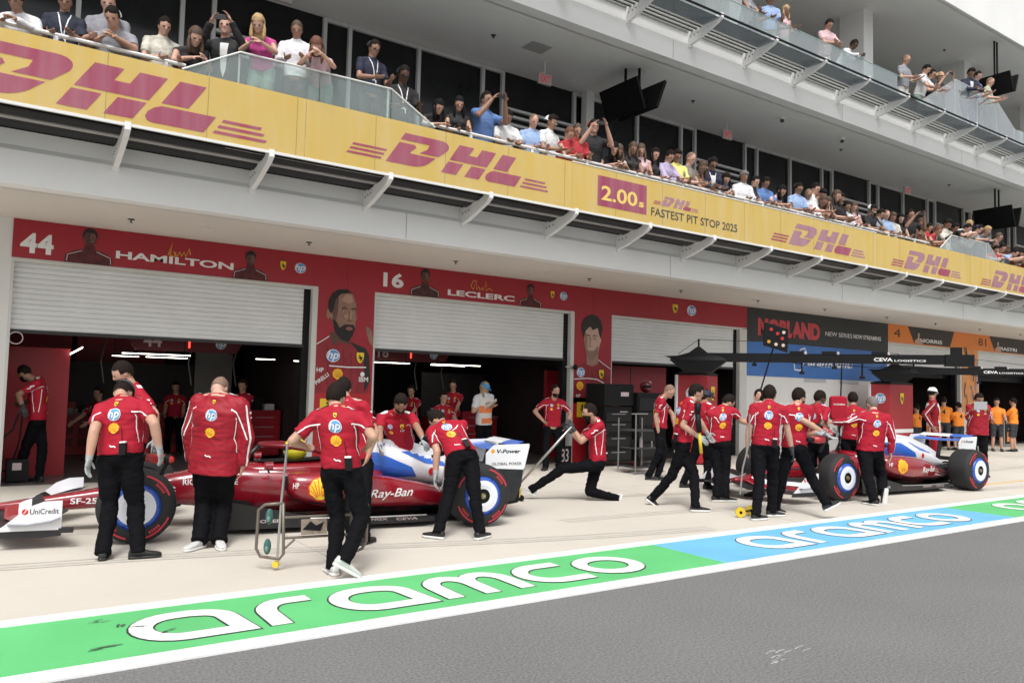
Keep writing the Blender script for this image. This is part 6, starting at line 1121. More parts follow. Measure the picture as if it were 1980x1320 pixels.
SP = [(.02, .168, .122, 0), (.1, .168, .12, 0), (.25, .163, .115, 0), (.42, .158, .112, .004), (.62, .168, .118, .006), (.8, .178, .112, 0), (.90, .150, .09, -.005), (.97, .088, .072, -.005), (1.03, .068, .066, 0)]
PP = [(-.2, .09, .08, 0), (-.1, .145, .105, -.005), (0, .172, .122, -.008), (.1, .165, .118, -.003), (.20, .155, .11, 0)]
def add_hand(g, w_, d, thumb, n_, m, s=1., curl=28):
    """palm, four fingers with two bends, thumb; d along the hand, thumb side, n_ palm normal"""
    g.rings([[w_+d*t+thumb*(a*cos(q))+n_*(b*sin(q)) for q in [2*pi*k/12 for k in range(12)]] for t, a, b in ((-.02, .026*s, .021*s), (.01, .032*s, .018*s), (.05, .041*s, .016*s), (.088, .038*s, .012*s))], m)
    for off, ln in ((.029, .072), (.010, .082), (-.010, .076), (-.028, .058)):
        b0 = w_+d*.08+thumb*off*s; dd = d.copy(); r = .0095*s; p = b0
        for seg, fr in enumerate((.5, .3, .2)):
            a = R(curl*(.5+seg*.6)); dd = (d*cos(a)+n_*sin(a)).normalized(); q = p+dd*ln*fr*1.05; g.cap(p, q, r, r*.9, m, 8); p = q; r *= .92
    b0 = w_+d*.02+thumb*.03*s; d1 = (d*.55+thumb*.75+n_*.25).normalized(); p1 = b0+d1*.04; g.cap(b0, p1, .013*s, .0105*s, m, 8); d2 = (d*.85+thumb*.3+n_*.4).normalized(); g.cap(p1, p1+d2*.035, .0105*s, .009*s, m, 8)
def add_head(g, H, f, l, u, m, S=1):
    A = Matrix((l, f, u)).transposed()
    g.ell(H+u*.015, .074*S, .094*S, .108*S, m, 20, 14, A)
    g.ell(H+f*.022-u*.055, .054*S, .064*S, .058*S, m, 16, 10, A)
    g.ell(H+f*.078-u*.088, .022, .02, .018, m, 8, 6, A)      # chin
    g.rings([[H+f*a+u*b+l*(r*cos(q))+f*(r2*sin(q)) for q in [2*pi*k/8 for k in range(8)]] for a, b, r, r2 in ((.086, .025, .007, .008), (.098, .0, .010, .012), (.106, -.02, .014, .014), (.096, -.032, .012, .010))], m)
    g.ell(H+f*.083+u*.030, .044, .012, .010, m, 10, 6, A)
    g.ell(H+f*.083-u*.055, .026, .014, .010, m, 10, 6, A)
    for k in (1, -1): g.ell(H+l*k*.077-f*.005-u*.005, .010, .02, .031, m, 8, 6, A)
def hair_obj(parent, H, f, l, u, style, m, S=1, seed=0):
    g = MB(); A = Matrix((l, f, u)).transposed()*1.065
    def shell(c, a, b, d, keep, n=26, k=18, rough=.004):
        h = MB(); h.ell((0, 0, 0), a, b, d, m, n, k)
        vs = []
        for p in h.v:
            p = V(p); q = p*(1+rough*12*noise.noise(p*28+V((seed, 0, 0)))); vs.append(q)
        fs = [fa for fa in h.f if keep(sum((V(h.v[i]) for i in fa), V())/len(fa)+V((0, c[0], c[1])))]
        g.add([H+A@(p+V((0, c[0], c[1]))) for p in vs], fs, m)
    if style in ('short', 'long_top', 'grey', 'buzz', 'blond_long', 'long', 'curly'):
        th = {'buzz': .002, 'grey': .004, 'short': .009, 'long_top': .014, 'blond_long': .014, 'long': .014, 'curly': .02}[style]
        cut = -.055 if style != 'buzz' else -.02
        shell((-.010, .022), .074+th, .092+th*.8, .104+th, lambda p: p.z > cut and not (p.y > .035 and p.z < .055) and not (p.y > -.025 and p.z < .012) and not (p.y > -.045 and p.z < -.02))
    if style == 'long_top': shell((.02, .085), .066, .075, .045, lambda p: True, rough=.008)
    if style in ('long', 'blond_long', 'curly'):
        wd = {'long': .078, 'blond_long': .075, 'curly': .10}[style]; ln = {'long': .19, 'blond_long': .13, 'curly': .13}[style]
        up2 = V((0, 0, 1)) ; rr = []
        for t, a, b in ((0, .95, .5), (.3, 1.05, .52), (.65, 1.05, .5), (.9, .9, .42), (1, .6, .3)):
            c = H-f*(.055+.01*t)+u*.03*(1-t)-up2*(ln*t*1.2); rr.append([c+l*(wd*a*cos(q)*(1+.08*noise.noise(V((q*3, t*6, seed)))))+f*(wd*b*sin(q)) for q in [2*pi*k/14 for k in range(14)]])
        g.rings(rr, m)
        for k in (1, -1): g.tube([H+l*k*.07+u*.04, H+l*k*.085-up2*.06+f*.02, H+l*k*.085-up2*.14+f*.035, H+l*k*.075-up2*.22+f*.03], [.018, .024, .026, .010], m, 8)
    o = g.build('hair', parent, smooth=True); return o
def beard_obj(parent, H, f, l, u, m, k=1.):
    A = Matrix((l, f, u)).transposed()*1.07; h = MB(); g = MB()
    h.ell((0, 0, 0), .058+.003*k, .068+.006*k, .058+.010*k, m, 20, 14)
    fs = [fa for fa in h.f if (lambda p: p.z < .022 and p.y > -.012 and not (p.y > .045 and -.004 < p.z+.0 < .012 and abs(p.x) < .022))(sum((V(h.v[i]) for i in fa), V())/len(fa))]
    g.add([H+f*.022-u*.058+A@V(p) for p in h.v], fs, m); g.build('beard', parent, smooth=True)
def cap_obj(parent, H, f, l, u, m, brim=None, back=False, straw=False):
    g = MB(); A = Matrix((l, f, u)).transposed(); h = MB(); h.ell((0, 0, 0), .094, .115, .106, m, 22, 14)
    g.add([H+u*.035-f*.008+A@V(p) for p in h.v], [fa for fa in h.f if sum(h.v[i][2] for i in fa)/len(fa) > -.002], m)
    s = -1 if back else 1
    if straw:
        g.rings([[H+u*.045+l*r*.9*cos(q)+f*r*sin(q)-u*dz for q in [2*pi*k/20 for k in range(20)]] for r, dz in ((.09, 0), (.16, .012), (.162, .018), (.09, .01))], m)
    else:
        pts = [(-.07, .07), (-.06, .12), (-.03, .155), (0, .163), (.03, .155), (.06, .12), (.07, .07)]
        a = [H+l*x+f*s*y+u*(.04-(y-.07)*.25) for x, y in pts]; n = len(a)
        g.add(a+[p-u*.006 for p in a], [tuple(range(n)), tuple(range(2*n-1, n-1, -1))]+[(i, (i+1) % n, n+(i+1) % n, n+i) for i in range(n)], brim or m)
    g.build('cap', parent, smooth=True)
def bvh_obj(o): me = o.data; return BVHTree.FromPolygons([v.co for v in me.vertices], [tuple(p.vertices) for p in me.polygons])
def stripe(g, pts, wd, bvh, m, off=.004, k=6):
    P = []
    for i in range(len(pts)-1):
        for j in range(k): P.append(pts[i].lerp(pts[i+1], j/k))
    P.append(pts[-1]); Q = []
    for p in P:
        h = bvh.find_nearest(p, .3)
        if h[0] is None: return
        Q.append((h[0], h[1]))
    vs = []
    for i, (q, n_) in enumerate(Q):
        t = (Q[min(i+1, len(Q)-1)][0]-Q[max(i-1, 0)][0])
        if t.length < 1e-6: t = V((0, 0, 1))
        s_ = n_.cross(t.normalized()); s_ = s_.normalized() if s_.length > 1e-6 else n_.orthogonal()
        vs += [q+n_*off+s_*wd/2, q+n_*off-s_*wd/2]
    g.add(vs, [(2*i, 2*i+1, 2*i+3, 2*i+2) for i in range(len(Q)-1)], m)
def shoe(parent, an, toe, m, sole, S=1):
    t = toe.normalized(); wz = V((0, 0, 1)); u = (wz-t*wz.dot(t)); u = u.normalized() if u.length > .1 else V((1, 0, 0)); l = u.cross(t)
    base = an-u*.085
    g = MB(); st = [(-.075, .018, .05), (-.065, .033, .085), (-.02, .037, .10), (.04, .040, .085), (.10, .045, .06), (.155, .046, .05), (.19, .034, .042), (.205, .014, .034)]
    def ring(x, a, z0, z1): return [base+t*x+l*a*math.copysign(abs(cos(q))**.7, cos(q))+u*((z0+z1)/2+(z1-z0)/2*math.copysign(abs(sin(q))**.7, sin(q))) for q in [2*pi*k/14 for k in range(14)]]
    g.rings([ring(x, a, .018, z) for x, a, z in st], m); g.rings([ring(x, a+.004, -.005, .026) for x, a, z in st], sole)
    g.build('shoe', parent, smooth=True)
def person(sp_, lod=0):
    J = {k: V(v) for k, v in sp_['J'].items()}
    gx = (J['anL']+J['anR'])/2; root = empty('person', (gx.x, gx.y, sp_.get('floor', .004)), sp_['label'], 'person', sp_.get('group'))
    O = root.location.copy(); pts = {k: (v-O if k not in ('F', 'L', 'hF', 'toeL', 'toeR') else v) for k, v in J.items()}
    pel, neck, H = pts['pel'], pts['neck'], pts['head']; S = sp_.get('S', 1); bulk = sp_.get('bulk', 1); fem = sp_.get('fem', 0)
    spn = neck-pel; side = J['L'].normalized(); F_ = side.cross(spn.normalized()).normalized(); up_ = spn.normalized()
    skin = SK[sp_.get('skin', 1)]; vox = (.0085, .013)[lod]; cv = (.013, .018)[lod]
    top = sp_.get('top', 'team'); sd_ = hash(sp_['label']) % 97 if False else sum(map(ord, sp_['label'])) % 97
    # --- body
    g = MB(); g.rings(torso_rings(pel, spn, side, F_, TP, bulk*(.92 if fem else 1)), skin)
    hf, hl, hu = frame(J['hF'], V((0, 0, 1)))
    g.cap(neck-up_*.04, H-hu*.055-hf*.012, .055 if fem else .064, .048 if fem else .057, skin, 14)
    add_head(g, H, hf, hl, hu, skin, 1.07)
    gv = {}
    for k, s_ in (('L', 1), ('R', -1)):
        sh, el, wr = pts['sh'+k], pts['el'+k], pts['wr'+k]; ab = (1+(bulk-1)*.6)*(.85 if fem else 1)
        g.cap(neck-up_*.06, sh, .06*ab, .058*ab, skin); g.cap(neck+up_*.025, sh, .045, .052*ab, skin); g.cap(sh, el, .052*ab, .043*ab, skin); g.cap(el, el.lerp(wr, .35), .043*ab, .044*ab, skin); g.cap(el.lerp(wr, .35), wr, .044*ab, .028*ab, skin)
        d = (wr-el).normalized(); th = F_-d*F_.dot(d); th = th.normalized() if th.length > .2 else (V((0, 0, 1))-d*d.z).normalized()
        th = (th*.7+V((0, 0, 1))*.3-d*d.z*.3); th = (th-d*th.dot(d)).normalized()
        n_ = d.cross(th); n_ = n_ if n_.dot(side*(-s_)) > 0 else -n_
        gv[k] = (wr, d, th, n_)
        if not sp_.get('glove'): add_hand(g, wr, d, th, n_, skin)
        hp, kn, an = pts['hp'+k], pts['kn'+k], pts['an'+k]
        g.cap(hp, kn, .078*bulk**.5, .052, skin); g.cap(kn, kn.lerp(an, .35), .052, .054, skin); g.cap(kn.lerp(an, .35), an, .054, .036, skin)
        g.cap(an-V((0, 0, .02)), an+pts['toe'+k].normalized()*.05-V((0, 0, .055)), .030, .020, skin)
    remesh(g, vox, 'body', root, skin)
    for k, s_ in (('L', 1), ('R', -1)):
        if lod == 0 or sp_.get('eyes'):
            e = MB(); e.ell(H+hf*(.091 if lod == 0 else .093)+hl*.033*s_+hu*.010, .014 if lod == 0 else .018, .010, .0065 if lod == 0 else .010, eyem, 8, 6, Matrix((hl, hf, hu)).transposed()); e.build('eye', root)  # spectators' eyes enlarged: shaded sockets painted in with the dark eye colour
        if sp_.get('glove'):
            h = MB(); gm = gl_g if sp_['glove'] == 'grey' else gl_d
            if sp_.get('glove_only', k) == k: w_, d, th, n_ = gv[k]; add_hand(h, w_, d, th, n_, gm, 1.08); h.cap(w_-d*.05, w_, .034, .031, gm); h.build('glove', root, smooth=True)
            else: w_, d, th, n_ = gv[k]; add_hand(h, w_, d, th, n_, skin); h.build('hand', root, smooth=True)
    # --- trousers
    tm = {'red': tjack, 'shorts': M('shorts_dark', (.03, .032, .04), .8)}.get(sp_.get('trousers'), sp_.get('tmat', trou)); short = sp_.get('trousers') == 'shorts'
    g = MB(); g.rings(torso_rings(pel, spn, J['L'], F_, PP, bulk), tm)
    for k in 'LR':
        hp, kn, an = pts['hp'+k], pts['kn'+k], pts['an'+k]; b = bulk**.6
        g.cap(hp, hp.lerp(kn, .5), .104*b, .092*b, tm, 14)
        if short: g.cap(hp.lerp(kn, .5), kn, .086*b, .085*b, tm, 14, flat=True)
        else: g.cap(hp.lerp(kn, .5), kn, .092*b, .076*b, tm, 14); g.cap(kn, kn.lerp(an, .4), .076*b, .074*b, tm, 14); g.cap(kn.lerp(an, .4), an-(kn-an).normalized()*.045, .069*b, .066*b, tm, 14, flat=True)
    remesh(g, cv, 'trousers', root, tm, .013, sd_)
    # --- top
    mats_ = {'team': tshirt, 'jacket': tjack, 'jacket2': tshirt, 'overall': tjack, 'white': M('cotton_white', (.66, .67, .70), .8, var=.05, vs_=6), 'orange': M('vest_orange', (.80, .24, .02), .7, var=.08, vs_=5)}
    sm_ = mats_.get(top) or sp_['smat']; longs = top in ('jacket', 'overall', 'jacket2') or sp_.get('long')
    g = MB(); inf = .012 if top not in ('jacket',) else .024; pr = SP
    if top == 'jacket': pr = [(-.10, .172, .13, -.005)]+SP
    if top == 'overall': pr = [(-.02, .165, .12, 0)]+SP[1:]
    g.rings(torso_rings(pel, spn, side, F_, pr, bulk*(.92 if fem else 1), inf), sm_)
    g.cap(neck-up_*.03, neck+(H-neck).normalized()*.06+up_*.012, .068, .063, sm_, 14, flat=True)
    if fem: 
        for s_ in (1, -1): g.ell(pel+spn*.72+F_*.10+side*.065*s_, .055, .055, .055, sm_, 12, 8)
    sl = sp_.get('sleeve', 1. if longs else .62)
    for k in 'LR':
        sh, el, wr = pts['sh'+k], pts['el'+k], pts['wr'+k]; b = (1+(bulk-1)*.6)*(.85 if fem else 1)
        g.cap(neck-up_*.055, sh, .07*b, .068*b, sm_, 12); g.cap(neck+up_*.012, sh, .058, .062*b, sm_, 12)
        if sl > 0:
            if longs: g.cap(sh, el, .070*b, .060*b, sm_, 12); g.cap(el, wr, .060*b, .046*b, sm_, 12, flat=True); g.cap(el, el.lerp(wr, .5), .06*b, .05*b, sm_, 12)
            else: g.cap(sh, sh.lerp(el, .3), .069*b, .066*b, sm_, 12); g.cap(sh.lerp(el, .1), sh.lerp(el, sl+.1), .066*b, .064*b, sm_, 14, flat=True)
    so_ = remesh(g, cv, {'jacket': 'jacket', 'overall': 'overall_top', 'orange': 'vest'}.get(top, 'shirt'), root, sm_, .011, sd_+5)
    if lod == 0:
        bv = bvh_obj(so_); g = MB(); W_ = up_
        facing_away = F_.dot(m3.to_3x3()@V((0, 0, -1)) if False else V((.566, .822, .06))) > -.2
        dim = .135 if 'Z' not in sp_ else .135
        def badge(lg, t, sx_, size, back):
            U = (-side if back else side); O_ = pel+spn*t+side*sx_+(F_*(-.5) if back else F_*.5); D = F_ if back else -F_
            for i, (vf, m) in enumerate(lg): drape(xf(vf, size, size), O_, U, W_, D, bv, g, m, .03, .004+.002*i, maxd=.7, thr=.12)
        if top in ('team', 'jacket', 'jacket2'):
            badge(L_hp(), .76, 0, .115*S, True); badge(L_shell(), .51, 0, .115*S, True); badge(L_shield(), .945, 0, .045, True)
            badge(L_hp(), .80, -.07, .06, False); badge(L_shell(), .66, -.07, .06, False); badge(L_shield(), .80, .075, .06, False); badge([(text('HP', .03, .02, 1, 0, 'C'), wink)], .68, .075, 1, False)
            badge([(ribbon([(-.03, .01), (-.01, -.002), (.012, .0), (.03, -.012)], .012), wink)], .18, 0, 1, True)
            for k, s_ in (('L', 1), ('R', -1)):
                sh, el, wr = pts['sh'+k], pts['el'+k], pts['wr'+k]; a = sh.lerp(el, min(sl, 1)+.06)
                out = (side*s_)
                for ff in (-1, 1):
                    stripe(g, [sh-up_*.05-out*.05+F_*ff*.10, sh.lerp(el, .35)+F_*ff*.09-out*.01, a+F_*ff*.07+out*.02], .013, bv, wink)
                    stripe(g, [pel+spn*.78+out*.15+F_*ff*.05, pel+spn*.5+out*.16+F_*ff*.055, pel+spn*.22+out*.17+F_*ff*.03], .011, bv, wink)
                stripe(g, [neck-up_*.02+out*.09+up_*.05, sh+up_*.1+out*.0], .045, bv, wink, k=4)
                q = sh.lerp(el, .22)+out*.12; stripe(g, [q+F_*.035, q-F_*.035], .02, bv, wink, k=3)
                q = sh.lerp(el, .38)+out*.12; stripe(g, [q+F_*.03, q-F_*.03], .014, bv, wink, k=3)
                if longs: stripe(g, [sh+out*.08-F_*.05, el+out*.07-F_*.07, wr+out*.05-F_*.03], .02, bv, wink)
            if top == 'jacket':
                for q in range(9): stripe(g, [pel+spn*(.0+.085*q)+side*.2-F_*.12, pel+spn*(.0+.085*q)-F_*.2, pel+spn*(.0+.085*q)-side*.2-F_*.12], .004, bv, tshirt_d, off=.002, k=8)
        if top == 'overall':
            for k, s_ in (('L', 1), ('R', -1)): stripe(g, [pts['sh'+k]+side*s_*.08, pts['el'+k]+side*s_*.08, pts['wr'+k]+side*s_*.06], .016, bv, wink)
        if top == 'orange': badge([(text('4', .14, .03, 1, 0, 'C'), bk)], .6, 0, 1, True)
        if g.f: g.build('shirt_graphics', so_)
        if sp_.get('bib'):
            g = MB(); bm_ = M('bib_orange', (.78, .22, .07), .7, var=.1); bw = M('bib_white', (.68, .66, .62), .7)
            for b_ in (True, False):
                U = (-side if b_ else side); O_ = pel+(F_*(-.5) if b_ else F_*.5); D = F_ if b_ else -F_; L_ = spn.length
                drape(rect(-.15, .04, .15, .92*L_), O_, U, W_, D, bv, g, bw, .03, .010, maxd=.7, thr=.15); drape(rect(-.15, .42*L_, .15, .66*L_), O_, U, W_, D, bv, g, bm_, .03, .013, maxd=.7, thr=.15); drape(rect(-.12, .08*L_, .12, .25*L_), O_, U, W_, D, bv, g, bm_, .03, .013, maxd=.7, thr=.15)
            g.build('bib', root)
        if sp_.get('radio'):
            g = MB(); c = pel+up_*.06-F_*.15-side*.10; g.obox(c, side*.03, F_*.018, up_*.055, blk); g.obox(c+up_*.062, side*.028, F_*.016, up_*.008, wink); g.tube([c+up_*.06+side*.01, c+up_*.2+side*.02-F_*.0], .004, blk, 6); g.build('radio_pack', root, bevel=.004)
            g = MB()
    if sp_.get('lanyard'):
        bv = bvh_obj(so_); g = MB(); c = pel+spn*.45+F_*.16
        for s_ in (1, -1): stripe(g, [neck+side*.06*s_+F_*.06, pel+spn*.78+side*.04*s_+F_*.16, c], .012, bv, wink)
        g.obox(c-up_*.05, side*.03, F_*.003, up_*.045, wink); g.build('lanyard', root)
    # --- shoes
    if not short or True:
        for k in 'LR':
            kind = sp_.get('shoes'); shoe(root, pts['an'+k], J['toe'+k], shwh if kind == 'white' else shb, shw if kind in ('white', 'bw') else shb)
    # --- head things
    hs_ = sp_.get('hair', 'short'); hc = sp_.get('hcol') or {'grey': 'grey', 'buzz': 'bald', 'blond_long': 'blond'}.get(hs_, 'dark')
    if hs_ != 'none': hair_obj(root, H, hf, hl, hu, hs_, HC[hc], seed=sd_)
    if sp_.get('beard'): beard_obj(root, H, hf, hl, hu, HC['dark'], sp_['beard'])
    cv_ = sp_.get('cover')
    cm = {'cap_blue': M('cap_blue', (.06, .28, .55), .7), 'cap_white': M('cap_white', (.75, .75, .74), .7), 'cap_navy': M('cap_navy', (.012, .016, .035), .7), 'cap_red': M('cap_red', (.50, .02, .02), .7), 'cap_black': M('cap_black', (.015, .015, .015), .7), 'cap_straw': M('straw', (.62, .50, .33), .8), 'cap_grey': M('cap_charcoal', (.06, .065, .065), .7)}
    if cv_: cap_obj(root, H, hf, hl, hu, cm[cv_], straw=cv_ == 'cap_straw')
    if sp_.get('glasses'):
        g = MB()
        for s_ in (1, -1): g.ell(H+hf*.098+hl*.033*s_+hu*.008, .026, .006, .018, blk, 10, 6, Matrix((hl, hf, hu)).transposed()); g.tube([H+hf*.094+hl*.058*s_+hu*.012, H-hf*.01+hl*.08*s_+hu*.008], .003, blk, 4)
        g.build('sunglasses', root)
    return root, pts, gv, so_
held = {}
for sp_ in CREW:
    far = sp_['id'][0] in 'bo'
    if sp_['id'][0] == 'b': sp_['skin'] = 1
    r_, pts, gv, so_ = person(sp_, 0)
    held[sp_['id']] = (r_, pts, gv)
# ---------------------------------------------------------------- spectators: templates, then copies
def tj(pose, fem):
    k = .9 if fem else 1
    if pose == 'deep': pel, neck, head, w_, e = (0, .16, .90), (0, -.22, 1.14), (0, -.36, 1.24), (.10, -.50, 1.08), (.27, -.30, 1.0); hp = -40
    elif pose == 'lean': pel, neck, head, w_, e = (0, .10, .93), (0, -.13, 1.28), (0, -.26, 1.42), (.08, -.42, 1.10), (.26, -.20, 1.07); hp = -35
    elif pose == 'stand': pel, neck, head, w_, e = (0, .05, .93), (0, .01, 1.465), (0, -.05, 1.64), (.13, -.33, 1.10), (.25, -.06, 1.13); hp = -25
    elif pose == 'cross': pel, neck, head, w_, e = (0, .10, .93), (0, -.03, 1.44), (0, -.09, 1.61), (-.02, -.34, 1.08), (.24, -.20, 1.10); hp = -38
    elif pose == 'photo': pel, neck, head, w_, e = (0, .05, .93), (0, .01, 1.465), (0, -.04, 1.64), (.12, -.34, 1.56), (.27, -.20, 1.30); hp = -8
    J = {'pel': pel, 'neck': neck, 'head': head}; sw = .185*k; sp_ = V(neck)-V(pel); u = sp_.normalized()
    for s, K in ((1, 'L'), (-1, 'R')):     # facing -y: left is +x
        sh = V(neck)-u*.05+V((s*sw, 0, 0)); J['sh'+K] = sh; J['el'+K] = V((s*e[0]*k, e[1], e[2])); J['wr'+K] = V((s*w_[0]*k, w_[1]-.01*s, w_[2]+(.012*s)))
        J['hp'+K] = V((s*.09, pel[1], pel[2]-.03)); J['an'+K] = V((s*.11, .05 if pose != 'deep' else .22, .09)); J['kn'+K] = V((s*.105, (.02 if pose != 'deep' else .12), .5)); J['toe'+K] = V((s*.25, -1, 0))
    J['F'] = (0, -1, 0); J['L'] = (1, 0, 0); J['hF'] = (.0, -cos(R(hp)), sin(R(hp)))
    return {k2: tuple(v) for k2, v in J.items()}
TOPS = {'whiteshirt': (.70, .70, .72), 'whitetee': (.68, .68, .68), 'navy': (.012, .018, .035), 'grey': (.26, .26, .29), 'greytee': (.27, .28, .31), 'cream': (.55, .53, .46), 'blacktop': (.02, .017, .018), 'vest': (.012, .012, .014),
        'pink': (.62, .08, .30), 'palepink': (.62, .42, .45), 'navyteam': (.014, .016, .04), 'black': (.014, .013, .014), 'bluepolo': (.10, .19, .42), 'lightblue': (.30, .42, .66), 'redtop': (.42, .03, .04), 'blacktee': (.013, .013, .014),
        'lilac': (.42, .36, .52), 'yellow': (.78, .72, .22), 'greyprint': (.22, .20, .18), 'navysuit': (.015, .02, .045), 'brown': (.16, .09, .06), 'greysuit': (.12, .12, .14), 'palegreen': (.42, .48, .38)}
LONG = {'whiteshirt', 'navysuit', 'greysuit', 'vest', 'lilac'}
PANTS = [M('trousers_denim', (.10, .14, .22), .8, var=.15, vs_=9), M('trousers_cream', (.50, .47, .40), .8, var=.08), M('trousers_dark', (.03, .03, .035), .8), M('trousers_white', (.60, .60, .60), .8, var=.05), M('trousers_green', (.22, .30, .26), .8, var=.05)]
protos = {}
def proto(pose, fem, lng, hair):
    key = (pose, fem, lng, hair)
    if key not in protos:
        p = dict(J=tj(pose, fem), label='t', top='x', smat=M('top_base', (.5, .5, .5)), fem=fem, hair=hair, hcol='dark', sleeve=(1. if lng else (.0 if fem else .62)), eyes=1, floor=0)
        if lng: p['long'] = 1
        r_, pts, gv, so_ = person(p, 1); protos[key] = r_
        r_['_t'] = 1
    return protos[key]
def setm(o, m):
    sl = o.material_slots[0]; sl.link = 'OBJECT'; sl.material = m
rnd = random.Random(4); CNT = 0
phone_m = M('phone_black', (.01, .01, .012), .2)
for i, (x, y, fl, pose, sc_, sex, top, hair, ex, lab) in enumerate(CROWD):
    fem = 1 if sex == 'f' else 0; E = ex.split(','); lng = top in LONG
    if 'p' in E: ps = 'photo'
    elif pose == 'stand': ps = 'cross' if i % 3 == 0 else 'stand'
    else: ps = pose
    hst = 'curly' if hair == 'auburn' and 'h' in E else 'long' if 'h' in E or (fem and hair in ('brown', 'dark')) else 'buzz' if hair == 'bald' else 'long_top' if i % 4 == 1 else 'short'
    pr = proto(ps, fem, lng, hst)
    r_ = copy_tree(pr); del r_['_t']; r_.location = (x, y, fl); r_.scale = (sc_, sc_, sc_); r_.rotation_euler = (0, 0, R(rnd.uniform(-24, 24)-8))
    lab = lab if len(lab.split()) > 3 else lab; lab2 = ('person ' if lab.split()[0] in ('leaning', 'in', 'bald,', 'partly') else '')+lab
    tag(r_, lab2, 'person', 'spectators leaning on the balcony rails')
    skin = SK[3] if 'd' in E and 'dark' in lab or top == 'black' and 'c:navy' in E else SK[2] if 'd' in E or rnd.random() < .25 else SK[1] if rnd.random() < .45 else SK[0]
    c = TOPS[top]; tm = M('top_'+top, c, .8, var=.12 if top not in ('cream', 'greyprint', 'brown', 'blacktop') else .45, vs_=7 if top not in ('greyprint', 'brown') else 25, bump=.2, bs=60); pm_ = rnd.choice(PANTS)
    for ch in r_.children:
        n = ch.name.split('.')[0]
        if n == 'body': setm(ch, skin)
        elif n == 'shirt': setm(ch, tm)
        elif n == 'trousers': setm(ch, pm_)
        elif n == 'hair': setm(ch, HC[hair])
    H = V(tj(ps, fem)['head']); f_, l_, u_ = frame(V(tj(ps, fem)['hF']), V((0, 0, 1)))
    for e in E:
        if e.startswith('c:'): cap_obj(r_, H, f_, l_, u_, {'white': M('cap_white', (.75, .75, .74), .7), 'navy': M('cap_navy', (.012, .016, .035), .7), 'red': M('cap_red', (.50, .02, .02), .7), 'black': M('cap_black', (.015, .015, .015), .7), 'straw': M('straw', (.62, .50, .33), .8)}[e[2:]], straw=e == 'c:straw', back=('backward' in lab))
        if e == 's':
            g = MB()
            for s_ in (1, -1): g.ell(H+f_*.098+l_*.033*s_+u_*.008, .028, .007, .020, blk, 10, 6, Matrix((l_, f_, u_)).transposed()); g.tube([H+f_*.094+l_*.058*s_+u_*.012, H-f_*.01+l_*.08*s_+u_*.008], .004, blk, 4)
            g.build('sunglasses', r_)
        if e == 'l':
            J = tj(ps, fem); pel = V(J['pel']); nk = V(J['neck']); up2 = (nk-pel).normalized(); F2 = V((1, 0, 0)).cross(up2).normalized(); bv = bvh_obj([q for q in r_.children if q.name.startswith('shirt')][0]); g = MB(); c2 = pel+(nk-pel)*.42+F2*.17
            for s_ in (1, -1): stripe(g, [nk+V((s_*.06, 0, 0))+F2*.06, pel+(nk-pel)*.78+V((s_*.04, 0, 0))+F2*.16, c2], .015, bv, wink)
            g.obox(c2-up2*.05, V((.035, 0, 0)), F2*.004, up2*.05, wink); g.build('lanyard', r_)
        if e == 'p':
            t = empty('phone', r_.matrix_basis@V((0, -.43, 1.60)) if False else (0, 0, 0)); 
            mw = Matrix.Translation(r_.location)@r_.rotation_euler.to_matrix().to_4x4()@Matrix.Scale(sc_, 4)
            bpy.data.objects.remove(t); g = MB(); cc = mw@V((0, -.45, 1.60)); ax = (mw.to_3x3()@V((1, 0, 0))).normalized()
            g.obox((0, 0, 0), ax*.075, ax.cross(V((0, 0, 1)))*.005, V((0, 0, .037)), phone_m); ph = g.build('phone', bevel=.003); ph.location = cc
            ph['label'] = 'black phone held up by the '+lab.split(' ')[0 if not lab.startswith('in ') else 1]+' '+' '.join(lab.split(' ')[1:7]); ph['category'] = 'phone'; ph['group'] = 'phones held up on the balconies'
    if top in ('vest', 'navysuit'):     # shirt front under the open jacket
        J = tj(ps, fem); pel = V(J['pel']); nk = V(J['neck']); up2 = (nk-pel).normalized(); F2 = V((1, 0, 0)).cross(up2).normalized(); so2 = [q for q in r_.children if q.name.startswith('shirt')][0]; bv = bvh_obj(so2); g = MB()
        L2 = (nk-pel).length; drape(poly([(0, .1*L2), (.03, .3*L2), (.05, .93*L2), (-.05, .93*L2), (-.03, .3*L2)]), pel+F2*.5, (1, 0, 0), up2, -F2, bv, g, M('top_whitetee', TOPS['whitetee'], .8), .04, .006, .7); g.build('shirt_front', r_)
for r_ in protos.values():
    for ch in list(r_.children): bpy.data.objects.remove(ch)
    bpy.data.objects.remove(r_)
